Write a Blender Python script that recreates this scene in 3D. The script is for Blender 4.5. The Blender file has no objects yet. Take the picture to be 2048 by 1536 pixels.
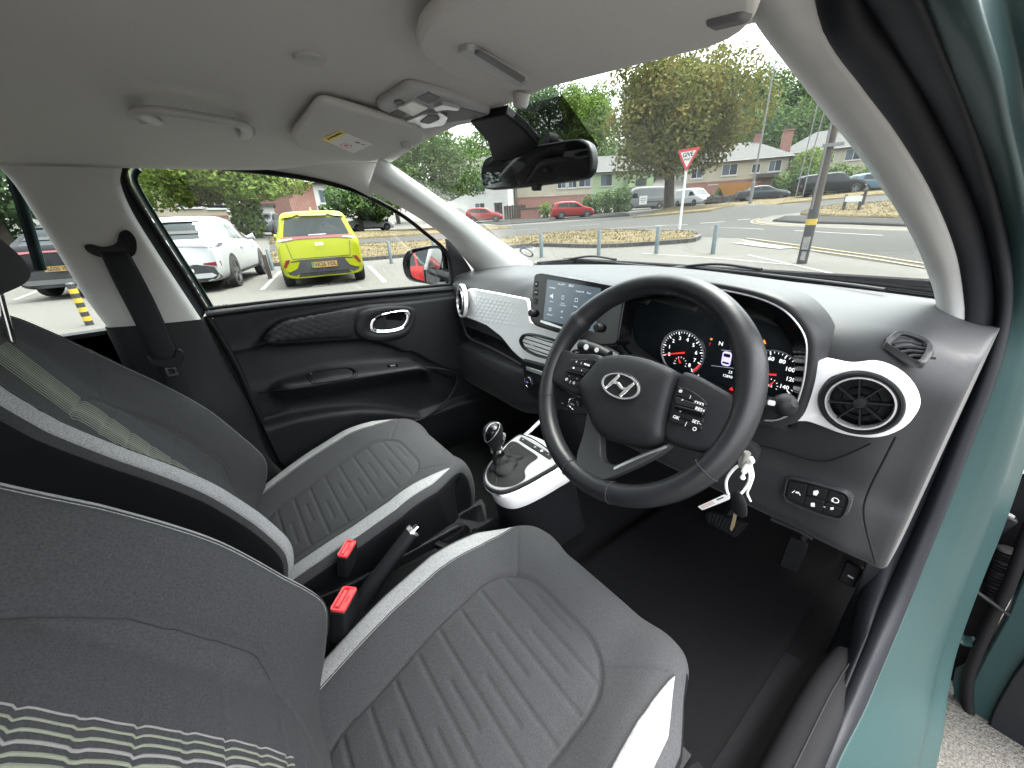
import bpy, bmesh, math, random
import numpy as np
from mathutils import Vector, Matrix
from mathutils.bvhtree import BVHTree

SC = bpy.context.scene
COL = SC.collection
rad = math.radians
random.seed(7)

# ------------------------------------------------------------------ camera
# car frame: x to the car's right, y forward, z up, ground z = 0, metres
CAM = np.array([0.682, -0.48, 1.188]); FPX = 769.454
_y, _p, _r = rad(53.817), rad(23.087), rad(-2.903)
_f = np.array([-math.sin(_y)*math.cos(_p), math.cos(_y)*math.cos(_p), -math.sin(_p)])
_rt = np.array([math.cos(_y), math.sin(_y), 0.0]); _up = np.cross(_rt, _f)
_rt2 = _rt*math.cos(_r) + _up*math.sin(_r); _up2 = np.cross(_rt2, _f)
ROT = np.array([_rt2, _up2, _f])
cam_data = bpy.data.cameras.new("camera"); cam = bpy.data.objects.new("camera", cam_data)
cam_data.sensor_width = 36; cam_data.lens = 36*FPX/2048; cam_data.clip_start = 0.01; cam_data.clip_end = 2000
M = Matrix.Identity(4)
for i in range(3):
    M[i][0] = _rt2[i]; M[i][1] = _up2[i]; M[i][2] = -_f[i]; M[i][3] = CAM[i]
cam.matrix_world = M
COL.objects.link(cam); SC.camera = cam

# ------------------------------------------------------------------ sky, sun, exposure (bright overcast day)
SUN_EL, SUN_AZ = 74.0, 20.0        # azimuth measured from +y towards +x
world = bpy.data.worlds.new("World"); SC.world = world; world.use_nodes = True
nt = world.node_tree; nt.nodes.clear()
_sky = nt.nodes.new("ShaderNodeTexSky"); _sky.sky_type = 'NISHITA'; _sky.sun_disc = False
_sky.sun_elevation = rad(SUN_EL); _sky.sun_rotation = rad(SUN_AZ); _sky.air_density = 1.6; _sky.dust_density = 6.0; _sky.ozone_density = 1.0
_hs = nt.nodes.new("ShaderNodeHueSaturation"); _hs.inputs['Saturation'].default_value = 0.22
_bg = nt.nodes.new("ShaderNodeBackground"); _bg.inputs['Strength'].default_value = 0.15
_wo = nt.nodes.new("ShaderNodeOutputWorld")
nt.links.new(_sky.outputs[0], _hs.inputs['Color']); nt.links.new(_hs.outputs[0], _bg.inputs['Color']); nt.links.new(_bg.outputs[0], _wo.inputs['Surface'])
_sd = bpy.data.lights.new("sun", 'SUN'); _sd.energy = 0.6; _sd.angle = rad(35); _sd.color = (1.0, 0.96, 0.9)
_so = bpy.data.objects.new("sun", _sd); COL.objects.link(_so)
_dir = Vector((math.sin(rad(SUN_AZ))*math.cos(rad(SUN_EL)), math.cos(rad(SUN_AZ))*math.cos(rad(SUN_EL)), math.sin(rad(SUN_EL))))
_so.rotation_euler = _dir.to_track_quat('Z', 'Y').to_euler(); _so.location = (0, 0, 30)
SC.view_settings.view_transform = 'Standard'; SC.view_settings.look = 'None'
SC.view_settings.gamma = 1.0; SC.view_settings.use_curve_mapping = False
SC.view_settings.exposure = 3.4
SC.render.engine = 'CYCLES'
SC.cycles.max_bounces = 8; SC.cycles.diffuse_bounces = 5; SC.cycles.glossy_bounces = 4
SC.cycles.transparent_max_bounces = 16; SC.cycles.transmission_bounces = 4
SC.cycles.caustics_reflective = False; SC.cycles.caustics_refractive = False
SC.cycles.sample_clamp_indirect = 6; SC.cycles.use_denoising = True
# ------------------------------------------------------------------ helpers
def ray(u, v):
    return ROT.T @ np.array([(u-1024)/FPX, -(v-768)/FPX, 1.0])
def A(u, v, ax, val):
    """measured point: the photograph's pixel on the plane ax = val"""
    d = ray(u, v); k = 'xyz'.index(ax); return CAM + d*(val-CAM[k])/d[k]
def PL(u, v, P0, n):
    d = ray(u, v); n = np.asarray(n, float); return CAM + d*(((np.asarray(P0)-CAM)@n)/(d@n))
def cr(P, n):
    """Catmull-Rom through the points, n samples, spaced by arc length of the control polygon"""
    P = np.asarray(P, float); m = len(P)
    if m == 2: 
        t = np.linspace(0, 1, n)[:, None]; return P[0]*(1-t)+P[1]*t
    L = np.r_[0, np.cumsum(np.linalg.norm(np.diff(P, axis=0), axis=1)+1e-9)]
    s = np.linspace(0, L[-1], n); i = np.clip(np.searchsorted(L, s, side='right')-1, 0, m-2)
    t = ((s-L[i])/(L[i+1]-L[i]))[:, None]
    def tang(k):
        a = np.clip(k-1, 0, m-1); b = np.clip(k+1, 0, m-1)
        return (P[b]-P[a])/np.maximum(L[b]-L[a], 1e-9)[:, None]
    h = (L[i+1]-L[i])[:, None]
    return (2*t**3-3*t**2+1)*P[i] + (t**3-2*t**2+t)*h*tang(i) + (-2*t**3+3*t**2)*P[i+1] + (t**3-t**2)*h*tang(i+1)
def crc(P, n):
    P = np.asarray(P, float); Q = np.vstack([P[-2:], P, P[:3]])
    m = len(P); full = cr(Q, n*4*(m+4)//m)
    # keep the lap from P[0] to P[0]
    d = np.linalg.norm(full-P[0], axis=1); a = d[:len(d)//2].argmin(); b = len(d)//2 + d[len(d)//2:].argmin()
    seg = full[a:b]; L = np.r_[0, np.cumsum(np.linalg.norm(np.diff(seg, axis=0), axis=1))]
    s = np.linspace(0, L[-1], n, endpoint=False)
    return np.stack([np.interp(s, L, seg[:, k]) for k in range(P.shape[1])], 1)
def net(rows, nu, nv):
    R = [cr(r, nv) for r in rows]; R = np.array(R)
    return np.stack([cr(R[:, j], nu) for j in range(nv)], 1)
def sstep(a, b, x):
    t = np.clip((np.asarray(x, float)-a)/(b-a), 0, 1); return t*t*(3-2*t)
def tag(o, label=None, cat=None, group=None, kind=None):
    if label: o['label'] = label
    if cat: o['category'] = cat
    if group: o['group'] = group
    if kind: o['kind'] = kind
    return o
def thing(name, label, cat, loc=(0, 0, 0), group=None, kind=None):
    o = bpy.data.objects.new(name, None); COL.objects.link(o); o.location = loc; o.empty_display_size = 0.05
    o['_inv'] = [-c for c in loc]
    return tag(o, label, cat, group, kind)
def adopt(o, parent):
    if parent is not None:
        o.parent = parent
        if '_inv' in parent.keys(): o.matrix_parent_inverse = Matrix.Translation(parent['_inv'])
def mk(name, verts, faces, mat, parent=None, smooth=True, bevel=0, seg=2, solid=0, angle=38, off=-1, fixn=False):
    me = bpy.data.meshes.new(name)
    me.from_pydata([tuple(map(float, v)) for v in verts], [], [tuple(f) for f in faces])
    if fixn:
        bm = bmesh.new(); bm.from_mesh(me); bmesh.ops.remove_doubles(bm, verts=bm.verts, dist=1e-6)
        bmesh.ops.recalc_face_normals(bm, faces=bm.faces); bm.to_mesh(me); bm.free()
    me.update()
    if smooth:
        me.polygons.foreach_set('use_smooth', [True]*len(me.polygons))
        if angle: me.set_sharp_from_angle(angle=rad(angle))
    o = bpy.data.objects.new(name, me); COL.objects.link(o)
    if mat: me.materials.append(MATS[mat] if isinstance(mat, str) else mat)
    if solid:
        m = o.modifiers.new('solid', 'SOLIDIFY'); m.thickness = solid; m.offset = off
    if bevel:
        m = o.modifiers.new('bevel', 'BEVEL'); m.width = bevel; m.segments = seg; m.limit_method = 'ANGLE'; m.angle_limit = rad(35)
        m.harden_normals = False
    adopt(o, parent)
    return o
def gfaces(nu, nv, cu=False, cv=False, flip=False, skip=None):
    F = []
    for i in range(nu if cu else nu-1):
        for j in range(nv if cv else nv-1):
            if skip is not None and skip(i, j): continue
            a, b = i*nv+j, i*nv+(j+1) % nv; c, d = ((i+1) % nu)*nv+(j+1) % nv, ((i+1) % nu)*nv+j
            F.append((a, d, c, b) if flip else (a, b, c, d))
    return F
def grid(name, G, mat, parent=None, cu=False, cv=False, flip=False, skip=None, **k):
    G = np.asarray(G); nu, nv = G.shape[:2]
    return mk(name, G.reshape(-1, 3), gfaces(nu, nv, cu, cv, flip, skip), mat, parent, **k)
def frames(P):
    P = np.asarray(P, float); T = np.gradient(P, axis=0); T /= np.linalg.norm(T, axis=1)[:, None]+1e-12
    n = np.cross(T[0], [0, 0, 1.0])
    if np.linalg.norm(n) < 1e-3: n = np.cross(T[0], [1.0, 0, 0])
    n /= np.linalg.norm(n); Ns = []
    for t in T:
        n = n - t*(n@t); n /= np.linalg.norm(n)+1e-12; Ns.append(n)
    Ns = np.array(Ns); return T, Ns, np.cross(T, Ns)
def tube(name, P, r, mat, parent=None, n=10, closed=False, caps=True, smooth_n=0, **k):
    if smooth_n: P = crc(P, smooth_n) if closed else cr(P, smooth_n)
    P = np.asarray(P, float); T, N, B = frames(P)
    if closed:
        T = np.roll(P, -1, 0)-np.roll(P, 1, 0); T /= np.linalg.norm(T, axis=1)[:, None]
        c = P.mean(0); N = P-c; N -= T*(N*T).sum(1)[:, None]; N /= np.linalg.norm(N, axis=1)[:, None]; B = np.cross(T, N)
    r = np.broadcast_to(np.asarray(r, float), (len(P),)) if np.ndim(r) < 2 else np.asarray(r)
    a = np.linspace(0, 2*math.pi, n, endpoint=False)
    ra, rb = (r, r) if r.ndim == 1 else (r[:, 0], r[:, 1])
    G = P[:, None] + N[:, None]*(np.cos(a)[None, :, None]*ra[:, None, None]) + B[:, None]*(np.sin(a)[None, :, None]*rb[:, None, None])
    F = gfaces(len(P), n, closed, True)
    if caps and not closed:
        F.append(tuple(range(n))); F.append(tuple((len(P)-1)*n+j for j in reversed(range(n))))
    return mk(name, G.reshape(-1, 3), F, mat, parent, fixn=True, **k)
class Fr:
    """local frame: origin o, axes u, v (n = u x v)"""
    def __init__(s, o, u=(1, 0, 0), v=(0, 0, 1)):
        s.o = np.asarray(o, float); s.u = np.asarray(u, float)/np.linalg.norm(u); v = np.asarray(v, float)
        v = v - s.u*(v@s.u); s.v = v/np.linalg.norm(v); s.n = np.cross(s.u, s.v)
    def w(s, a, b, c=0.0): return s.o + s.u*a + s.v*b + s.n*c
    def at(s, a, b, c=0.0): return Fr(s.w(a, b, c), s.u, s.v)
    def px(s, u, v, off=0.0):
        P = PL(u, v, s.o+s.n*off, s.n)-s.o; return (P@s.u, P@s.v)
    def rot(s, deg):
        a = rad(deg); return Fr(s.o, s.u*math.cos(a)+s.v*math.sin(a), -s.u*math.sin(a)+s.v*math.cos(a))
def rrect(w, h, r, n=5, cx=0, cy=0):
    r = min(r, w/2-1e-5, h/2-1e-5); out = []
    for sx, sy, a0 in ((1, 1, 0), (-1, 1, 90), (-1, -1, 180), (1, -1, 270)):
        for k in range(n+1):
            a = rad(a0+90*k/n); out.append((cx+sx*(w/2-r)+r*math.cos(a), cy+sy*(h/2-r)+r*math.sin(a)))
    return out
def ell(a, b, n=32, cx=0, cy=0): return [(cx+a*math.cos(2*math.pi*k/n), cy+b*math.sin(2*math.pi*k/n)) for k in range(n)]
def plate(name, out, fr, depth, mat, parent=None, c=0.0, bevel=0.0, seg=2, **k):
    """solid slab: outline in the frame's plane, front face at n = c, going back by depth"""
    out = list(out); n = len(out)
    ar = sum(out[i][0]*out[(i+1) % n][1]-out[(i+1) % n][0]*out[i][1] for i in range(n))
    if ar < 0: out = out[::-1]
    V = [fr.w(a, b, c) for a, b in out] + [fr.w(a, b, c-depth) for a, b in out]
    F = [tuple(range(n)), tuple(reversed(range(n, 2*n)))] + [(i, i+n, (i+1) % n+n, (i+1) % n) for i in range(n)]
    return mk(name, V, F, mat, parent, bevel=bevel, seg=seg, **k)
def ring(name, outs, fr, mat, parent=None, close=True, **k):
    """lofted band through equally sampled outlines [(pts, c), ...]"""
    G = np.array([[fr.w(a, b, c) for a, b in o] for o, c in outs])
    return grid(name, G, mat, parent, cu=False, cv=True, fixn=True, **k)
def lathe(name, prof, fr, mat, parent=None, n=32, **k):
    """prof: (radius, n-offset) list"""
    G = np.array([[fr.w(r*math.cos(2*math.pi*j/n), r*math.sin(2*math.pi*j/n), c) for j in range(n)] for r, c in prof])
    return grid(name, G, mat, parent, cv=True, fixn=True, **k)
def box(name, fr, sx, sy, sz, mat, parent=None, bevel=0.0, **k):
    """centred in the frame's u, v; from n = 0 down to -sz"""
    return plate(name, [(-sx/2, -sy/2), (sx/2, -sy/2), (sx/2, sy/2), (-sx/2, sy/2)], fr, sz, mat, parent, bevel=bevel, **k)
def bx(name, x0, x1, y0, y1, z0, z1, mat, parent=None, bevel=0.0, **k):
    return box(name, Fr(((x0+x1)/2, (y0+y1)/2, z1), (1, 0, 0), (0, 1, 0)), x1-x0, y1-y0, z1-z0, mat, parent, bevel, **k)
def txt(s, size, fr, mat, parent=None, name='lettering', c=0.0006, align='CENTER', bold=0.0, sx=1.0, depth=0.0002, shear=0):
    cu = bpy.data.curves.new(name, 'FONT'); cu.body = s; cu.size = size; cu.align_x = align; cu.align_y = 'CENTER'
    cu.extrude = depth; cu.offset = bold; cu.resolution_u = 2; cu.shear = shear
    t = bpy.data.objects.new('t', cu); COL.objects.link(t)
    me = bpy.data.meshes.new_from_object(t.evaluated_get(bpy.context.evaluated_depsgraph_get()))
    bpy.data.objects.remove(t); bpy.data.curves.remove(cu)
    for v in me.vertices: v.co = Vector(fr.w(v.co.x*sx, v.co.y, c+v.co.z))
    me.name = name; me.materials.clear(); me.materials.append(MATS[mat])
    o = bpy.data.objects.new(name, me); COL.objects.link(o); adopt(o, parent); return o
def dup(root, loc=None, rz=None, label=None, group=None):
    r = root.copy(); COL.objects.link(r)
    if loc is not None: r.location = loc
    if rz is not None: r.rotation_euler = (0, 0, rz)
    tag(r, label, None, group)
    for ch in list(root.children):
        c = ch.copy(); COL.objects.link(c); c.parent = r
        for g in ch.children:
            d = g.copy(); COL.objects.link(d); d.parent = c
    return r
def bvh_of(G):
    G = np.asarray(G); return BVHTree.FromPolygons([Vector(p) for p in G.reshape(-1, 3)], gfaces(*G.shape[:2]))
def cast(B, u, v, lift=0.0):
    d = Vector(ray(u, v)).normalized(); h = B.ray_cast(Vector(CAM), d); return None if h[0] is None else np.array(h[0])-np.array(d)*lift
def merge(parts):
    """[(verts, faces), ...] -> one (verts, faces)"""
    V, F = [], []
    for v, f in parts:
        n = len(V); V += [tuple(p) for p in v]; F += [tuple(i+n for i in q) for q in f]
    return V, F
def pipe(P, r, n=6):
    P = np.asarray(P, float); T, N, B = frames(P); r = np.broadcast_to(np.asarray(r, float), (len(P),))
    a = np.linspace(0, 2*math.pi, n, endpoint=False)
    G = P[:, None]+N[:, None]*(np.cos(a)[None, :, None]*r[:, None, None])+B[:, None]*(np.sin(a)[None, :, None]*r[:, None, None])
    return G.reshape(-1, 3).tolist(), gfaces(len(P), n, False, True)+[tuple(range(n)), tuple((len(P)-1)*n+j for j in reversed(range(n)))]
def boxvf(x0, x1, y0, y1, z0, z1):
    return ([(x0,y0,z0),(x1,y0,z0),(x1,y1,z0),(x0,y1,z0),(x0,y0,z1),(x1,y0,z1),(x1,y1,z1),(x0,y1,z1)],
            [(0,3,2,1),(4,5,6,7),(0,1,5,4),(1,2,6,5),(2,3,7,6),(3,0,4,7)])

# ------------------------------------------------------------------ materials
MATS = {}
def mat(name, col, rough=0.5, metal=0.0, spec=0.5, var=0.0, vscale=8.0, bump=0.0, bscale=600.0, bdist=0.001, coat=0.0, sheen=0.0, emit=0.0, col2=None, rvar=0.0, detail=4.0, ecol=None):
    m = bpy.data.materials.new(name); m.use_nodes = True; MATS[name] = m
    t = m.node_tree; b = t.nodes['Principled BSDF']
    b.inputs['Base Color'].default_value = (*col, 1); b.inputs['Roughness'].default_value = rough; b.inputs['Metallic'].default_value = metal
    b.inputs['Specular IOR Level'].default_value = spec; b.inputs['Coat Weight'].default_value = coat; b.inputs['Coat Roughness'].default_value = 0.05
    b.inputs['Sheen Weight'].default_value = sheen; b.inputs['Sheen Roughness'].default_value = 0.4
    if emit: b.inputs['Emission Color'].default_value = (*(ecol or col), 1); b.inputs['Emission Strength'].default_value = emit
    if var or col2 or rvar or bump:
        tc = t.nodes.new('ShaderNodeTexCoord')
    if var or col2 or rvar:
        n = t.nodes.new('ShaderNodeTexNoise'); n.inputs['Scale'].default_value = vscale; n.inputs['Detail'].default_value = detail; n.inputs['Roughness'].default_value = 0.6
        t.links.new(tc.outputs['Object'], n.inputs['Vector'])
        mp = t.nodes.new('ShaderNodeMapRange'); mp.inputs['From Min'].default_value = 0.3; mp.inputs['From Max'].default_value = 0.7
        t.links.new(n.outputs['Fac'], mp.inputs['Value'])
        if var or col2:
            mx = t.nodes.new('ShaderNodeMix'); mx.data_type = 'RGBA'
            c1 = [c*(1-var) for c in col]; c2 = col2 or [min(1, c*(1+var)) for c in col]
            mx.inputs[6].default_value = (*c1, 1); mx.inputs[7].default_value = (*c2, 1)
            t.links.new(mp.outputs[0], mx.inputs[0]); t.links.new(mx.outputs[2], b.inputs['Base Color'])
        if rvar:
            m2 = t.nodes.new('ShaderNodeMapRange'); m2.inputs['From Min'].default_value = 0.3; m2.inputs['From Max'].default_value = 0.7
            m2.inputs['To Min'].default_value = rough-rvar; m2.inputs['To Max'].default_value = rough+rvar
            t.links.new(n.outputs['Fac'], m2.inputs['Value']); t.links.new(m2.outputs[0], b.inputs['Roughness'])
    if bump:
        nb = t.nodes.new('ShaderNodeTexNoise'); nb.inputs['Scale'].default_value = bscale; nb.inputs['Detail'].default_value = 2.0
        bp = t.nodes.new('ShaderNodeBump'); bp.inputs['Strength'].default_value = bump; bp.inputs['Distance'].default_value = bdist
        t.links.new(tc.outputs['Object'], nb.inputs['Vector']); t.links.new(nb.outputs['Fac'], bp.inputs['Height']); t.links.new(bp.outputs[0], b.inputs['Normal'])
    return m
def glass(name, tint=(0.93, 0.97, 0.95), refl=1.0, rough=0.0, ior=1.5, veil=None):
    m = bpy.data.materials.new(name); m.use_nodes = True; MATS[name] = m
    t = m.node_tree; t.nodes.clear()
    o = t.nodes.new('ShaderNodeOutputMaterial'); mx = t.nodes.new('ShaderNodeMixShader')
    tr = t.nodes.new('ShaderNodeBsdfTransparent'); tr.inputs[0].default_value = (*tint, 1)
    gl = t.nodes.new('ShaderNodeBsdfGlossy'); gl.inputs['Roughness'].default_value = rough
    ge = t.nodes.new('ShaderNodeNewGeometry'); dp = t.nodes.new('ShaderNodeVectorMath'); dp.operation = 'DOT_PRODUCT'
    t.links.new(ge.outputs['Incoming'], dp.inputs[0]); t.links.new(ge.outputs['Normal'], dp.inputs[1])
    def mt(op, a, b):
        q = t.nodes.new('ShaderNodeMath'); q.operation = op
        for i, x in enumerate((a, b)):
            if x is None: continue
            if isinstance(x, (int, float)): q.inputs[i].default_value = x
            else: t.links.new(x, q.inputs[i])
        return q.outputs[0]
    ca = mt('ABSOLUTE', dp.outputs['Value'], None); sch = mt('POWER', mt('SUBTRACT', 1.0, ca), 5.0)
    t.links.new(mt('MULTIPLY', mt('ADD', mt('MULTIPLY', sch, 0.92), 0.07), refl), mx.inputs[0])
    t.links.new(tr.outputs[0], mx.inputs[1]); t.links.new(gl.outputs[0], mx.inputs[2]); t.links.new(mx.outputs[0], o.inputs[0])
    return m
def weave(name, c1, c2, sc=700.0, rough=0.9):
    m = mat(name, c1, rough, spec=0.1, sheen=0.05); t = m.node_tree; b = t.nodes['Principled BSDF']
    tc = t.nodes.new('ShaderNodeTexCoord'); vo = t.nodes.new('ShaderNodeTexVoronoi'); vo.inputs['Scale'].default_value = sc; t.links.new(tc.outputs['Object'], vo.inputs['Vector'])
    mp = t.nodes.new('ShaderNodeMapRange'); mp.inputs['From Min'].default_value = 0.15; mp.inputs['From Max'].default_value = 0.75; t.links.new(vo.outputs['Distance'], mp.inputs['Value'])
    mx = t.nodes.new('ShaderNodeMix'); mx.data_type = 'RGBA'; mx.inputs[6].default_value = (*c1, 1); mx.inputs[7].default_value = (*c2, 1)
    t.links.new(mp.outputs[0], mx.inputs[0]); t.links.new(mx.outputs[2], b.inputs['Base Color'])
    bp = t.nodes.new('ShaderNodeBump'); bp.inputs['Strength'].default_value = 0.35; bp.inputs['Distance'].default_value = 0.0006
    t.links.new(mp.outputs[0], bp.inputs['Height']); t.links.new(bp.outputs[0], b.inputs['Normal'])
mat('fabric_dark', (0.04031, 0.04109, 0.04342), 0.95, spec=0.06, var=0.22, vscale=420, bump=0.5, bscale=700, bdist=0.0008, sheen=0.03)
mat('fabric_insert', (0.03876, 0.03876, 0.03876), 0.95, spec=0.06, var=0.22, vscale=420, bump=0.4, bscale=1100, bdist=0.0008, sheen=0.03)
mat('fabric_side', (0.00608, 0.006688, 0.00798), 0.8, spec=0.1, var=0.15, vscale=500, bump=0.3, bscale=1200, bdist=0.0006)
weave('fabric_light', (0.29, 0.293, 0.297), (0.19, 0.192, 0.195), 480)
mat('thread', (0.1824, 0.1824, 0.1748), 0.9)
mat('thread_lime', (0.1672, 0.1786, 0.1368), 0.9)
mat('thread_dark', (0.02, 0.02, 0.022), 0.9)
mat('headliner', (0.58, 0.57, 0.55), 0.97, spec=0.15, var=0.06, vscale=500, bump=0.25, bscale=900, bdist=0.0008)
mat('visor_fabric', (0.58, 0.57, 0.55), 0.97, spec=0.15, var=0.05, vscale=500, bump=0.2, bscale=900, bdist=0.0006)
mat('pillar_grey', (0.45, 0.45, 0.441), 0.62, spec=0.35, var=0.03, vscale=30, bump=0.15, bscale=1500, bdist=0.0004)
mat('grey_plastic', (0.40, 0.40, 0.40), 0.55, var=0.03, vscale=30, bump=0.1, bscale=1500, bdist=0.0003)
mat('grey_plastic_dark', (0.13, 0.13, 0.13), 0.6)
mat('dash', (0.01946, 0.02006, 0.02189), 0.5, spec=0.3, sheen=0.07, var=0.05, vscale=60, bump=0.35, bscale=900, bdist=0.0006)
mat('plastic_black', (0.00798, 0.008269, 0.00969), 0.5, spec=0.22, var=0.08, vscale=40, bump=0.25, bscale=1200, bdist=0.0004)
mat('plastic_soft', (0.009044, 0.009576, 0.01117), 0.55, spec=0.22, var=0.08, vscale=40, bump=0.3, bscale=1000, bdist=0.0005)
mat('gloss_black', (0.003, 0.003, 0.004), 0.14, spec=0.25)
mat('screen_glass', (0.012, 0.016, 0.02), 0.18, spec=0.5)
mat('white_trim', (0.84, 0.84, 0.85), 0.3, spec=0.45, var=0.02, vscale=20)
mat('silver', (0.62, 0.62, 0.64), 0.32, metal=0.85)
mat('chrome', (0.85, 0.85, 0.87), 0.1, metal=1.0)
mat('leather', (0.009044, 0.00969, 0.01163), 0.42, spec=0.4, var=0.1, vscale=40, bump=0.3, bscale=700, bdist=0.0006, rvar=0.05)
mat('plate_silver', (0.24, 0.24, 0.245), 0.5, spec=0.3)
mat('sill_plastic', (0.006, 0.0062, 0.007), 0.7, spec=0.1, bump=0.3, bscale=900, bdist=0.0005)
mat('satin_grey', (0.035, 0.036, 0.038), 0.4, spec=0.4)
mat('leather_soft', (0.004, 0.004, 0.0045), 0.7, spec=0.25, bump=0.4, bscale=500, bdist=0.0008)
mat('carpet', (0.004864, 0.004864, 0.005472), 1.0, spec=0.1, var=0.4, vscale=700, bump=0.8, bscale=900, bdist=0.002)
mat('rubber', (0.005472, 0.005472, 0.006384), 0.6, spec=0.2)
mat('seal', (0.007296, 0.008208, 0.01094), 0.55, spec=0.22, bump=0.1, bscale=300, bdist=0.0005)
mat('belt', (0.00608, 0.00684, 0.00912), 0.7, spec=0.3, bump=0.3, bscale=900, bdist=0.0005)
mat('red_plastic', (0.72, 0.035, 0.04), 0.35, spec=0.5)
mat('red_deep', (0.3, 0.008, 0.012), 0.5)
mat('teal_paint', (0.016, 0.035, 0.0355), 0.38, spec=0.18, coat=0.06, var=0.03, vscale=400)
mat('paper', (0.8, 0.8, 0.79), 0.7)
mat('label_yellow', (0.78, 0.62, 0.12), 0.6)
mat('label_white', (0.75, 0.74, 0.72), 0.6)
mat('label_ink', (0.35, 0.12, 0.16), 0.7)
mat('ink_black', (0.02, 0.02, 0.02), 0.7)
mat('mark_white', (0.75, 0.75, 0.75), 0.6)
mat('glow_white', (0.9, 0.92, 0.95), 0.6, emit=0.11)
mat('glow_red', (0.9, 0.03, 0.03), 0.5, emit=0.13)
mat('glow_amber', (0.9, 0.3, 0.03), 0.5, emit=0.12)
mat('glow_blue', (0.2, 0.25, 0.9), 0.5, emit=0.13)
mat('glow_lilac', (0.55, 0.5, 0.9), 0.5, emit=0.12)
mat('screen_on', (0.02, 0.03, 0.04), 0.2, emit=0.02, ecol=(0.30, 0.40, 0.50))
mat('screen_icon', (0.5, 0.55, 0.6), 0.5, emit=0.05)
mat('mirror_glass', (0.9, 0.92, 0.93), 0.01, metal=1.0)
mat('dim_mirror', (0.05, 0.052, 0.056), 0.02, metal=1.0)
mat('lamp_lens', (0.85, 0.82, 0.76), 0.3, spec=0.5)
mat('bright_metal', (0.9, 0.9, 0.91), 0.22, metal=0.85)
mat('metal_bare', (0.5, 0.49, 0.47), 0.35, metal=0.9)
glass('windscreen_glass', (0.82, 0.88, 0.85), 0.75)
glass('side_glass', (0.80, 0.86, 0.83), 0.6)
# ------------------------------------------------------------------ our car: body shell
car = thing('hatchback', 'teal hatchback body shell seen from inside, with grey roof lining and pillars', 'car body')
def wb(x): return 0.735 - 0.135*(np.asarray(x)/0.62)**2
# roof lining
def roofz(x, y):
    x = np.abs(x); front = sstep(-0.25, 0.03, y)
    return 1.402 - 0.025*front - (0.05-0.012*front)*(x/0.5)**2.6
rows = []
for y in (0.02, -0.05, -0.15, -0.28, -0.45, -0.7, -1.1, -1.5, -1.9):
    w = 0.46 + 0.115*float(sstep(0.02, -0.35, y)) if y > -1.0 else 0.575
    w = max(0.455, w); r = []
    for k in range(-8, 9):
        x = w*k/8; r.append((x, y - 0.03*(k/8)**2*(1 if y > 0 else 0), float(roofz(x, y))))
    rows.append(r)
grid('roof_lining', net(rows, 60, 60), 'headliner', car, solid=0.012, off=-1, angle=0)
# outer roof skin keeps the sky out above the lining
grid('roof_skin', net([[(x*1.12, y*1.02, 1.475-0.05*(x/0.6)**2-0.05*max(0, (y+0.1)/0.15)) for x in np.linspace(-0.58, 0.58, 9)] for y in (0.03, -0.2, -0.6, -1.2, -1.95)], 20, 20), 'teal_paint', car, solid=0.004)
# windscreen
ws_top = [(x, 0.012-0.06*(x/0.46)**2, 1.368-0.03*(x/0.46)**2) for x in np.linspace(-0.47, 0.455, 9)]
ws_bot = [(x, float(wb(x))+0.015, 1.015) for x in np.linspace(-0.66, 0.625, 9)]
ws_mid = [((a[0]+b[0])/2, (a[1]+b[1])/2+0.012, (a[2]+b[2])/2+0.018) for a, b in zip(ws_top, ws_bot)]
WS = net([ws_top, ws_mid, ws_bot], 24, 40)
grid('windscreen', WS, 'windscreen_glass', car, angle=0)
def ws_pt(u, v, lift=0.0):
    """pixel -> point on the windscreen (plane fit near the centre line)"""
    P0 = np.array([0, 0.37, 1.21]); n = np.array([0, 0.345, 0.72]); n = n/np.linalg.norm(n)
    return PL(u, v, P0 - n*lift, n)
# black frit band along the top and bottom of the glass
fb = [[(np.array(a)*(1-t)+np.array(b)*t)+np.array([0, -0.002, -0.003]) for a, b in zip(WS[-1], WS[-2])] for t in (0, 0.22)]
grid('frit_band', np.array(fb), 'gloss_black', car)
tr = bpy.data.materials.new('frit_dots'); MATS['frit_dots'] = tr; tr.use_nodes = True
t_ = tr.node_tree; t_.nodes.clear(); _o = t_.nodes.new('ShaderNodeOutputMaterial'); _m = t_.nodes.new('ShaderNodeMixShader')
_a = t_.nodes.new('ShaderNodeBsdfTransparent'); _b = t_.nodes.new('ShaderNodeBsdfDiffuse'); _b.inputs[0].default_value = (0.01, 0.01, 0.012, 1)
_c = t_.nodes.new('ShaderNodeTexCoord'); _w = t_.nodes.new('ShaderNodeTexWave'); _w.inputs['Scale'].default_value = 130; _w.bands_direction = 'X'
_rg = t_.nodes.new('ShaderNodeMapRange'); _rg.inputs['To Min'].default_value = 0.72; _rg.inputs['To Max'].default_value = 0.97
t_.links.new(_c.outputs['Object'], _w.inputs['Vector']); t_.links.new(_w.outputs['Fac'], _rg.inputs['Value']); t_.links.new(_rg.outputs[0], _m.inputs[0])
t_.links.new(_a.outputs[0], _m.inputs[1]); t_.links.new(_b.outputs[0], _m.inputs[2]); t_.links.new(_m.outputs[0], _o.inputs[0])
fp = [ws_pt(u, v, 0.012) for u, v in ((1035, 215), (1125, 190), (1160, 240), (1197, 292), (1180, 300), (1060, 315), (1000, 320))]
mk('frit_patch', fp, [tuple(range(len(fp)))], 'frit_dots', car, smooth=False)
fp = [ws_pt(u, v, 0.02) for u, v in ((940, 245), (1010, 228), (1050, 262), (1075, 292), (1040, 318), (985, 322), (975, 285))]
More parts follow.
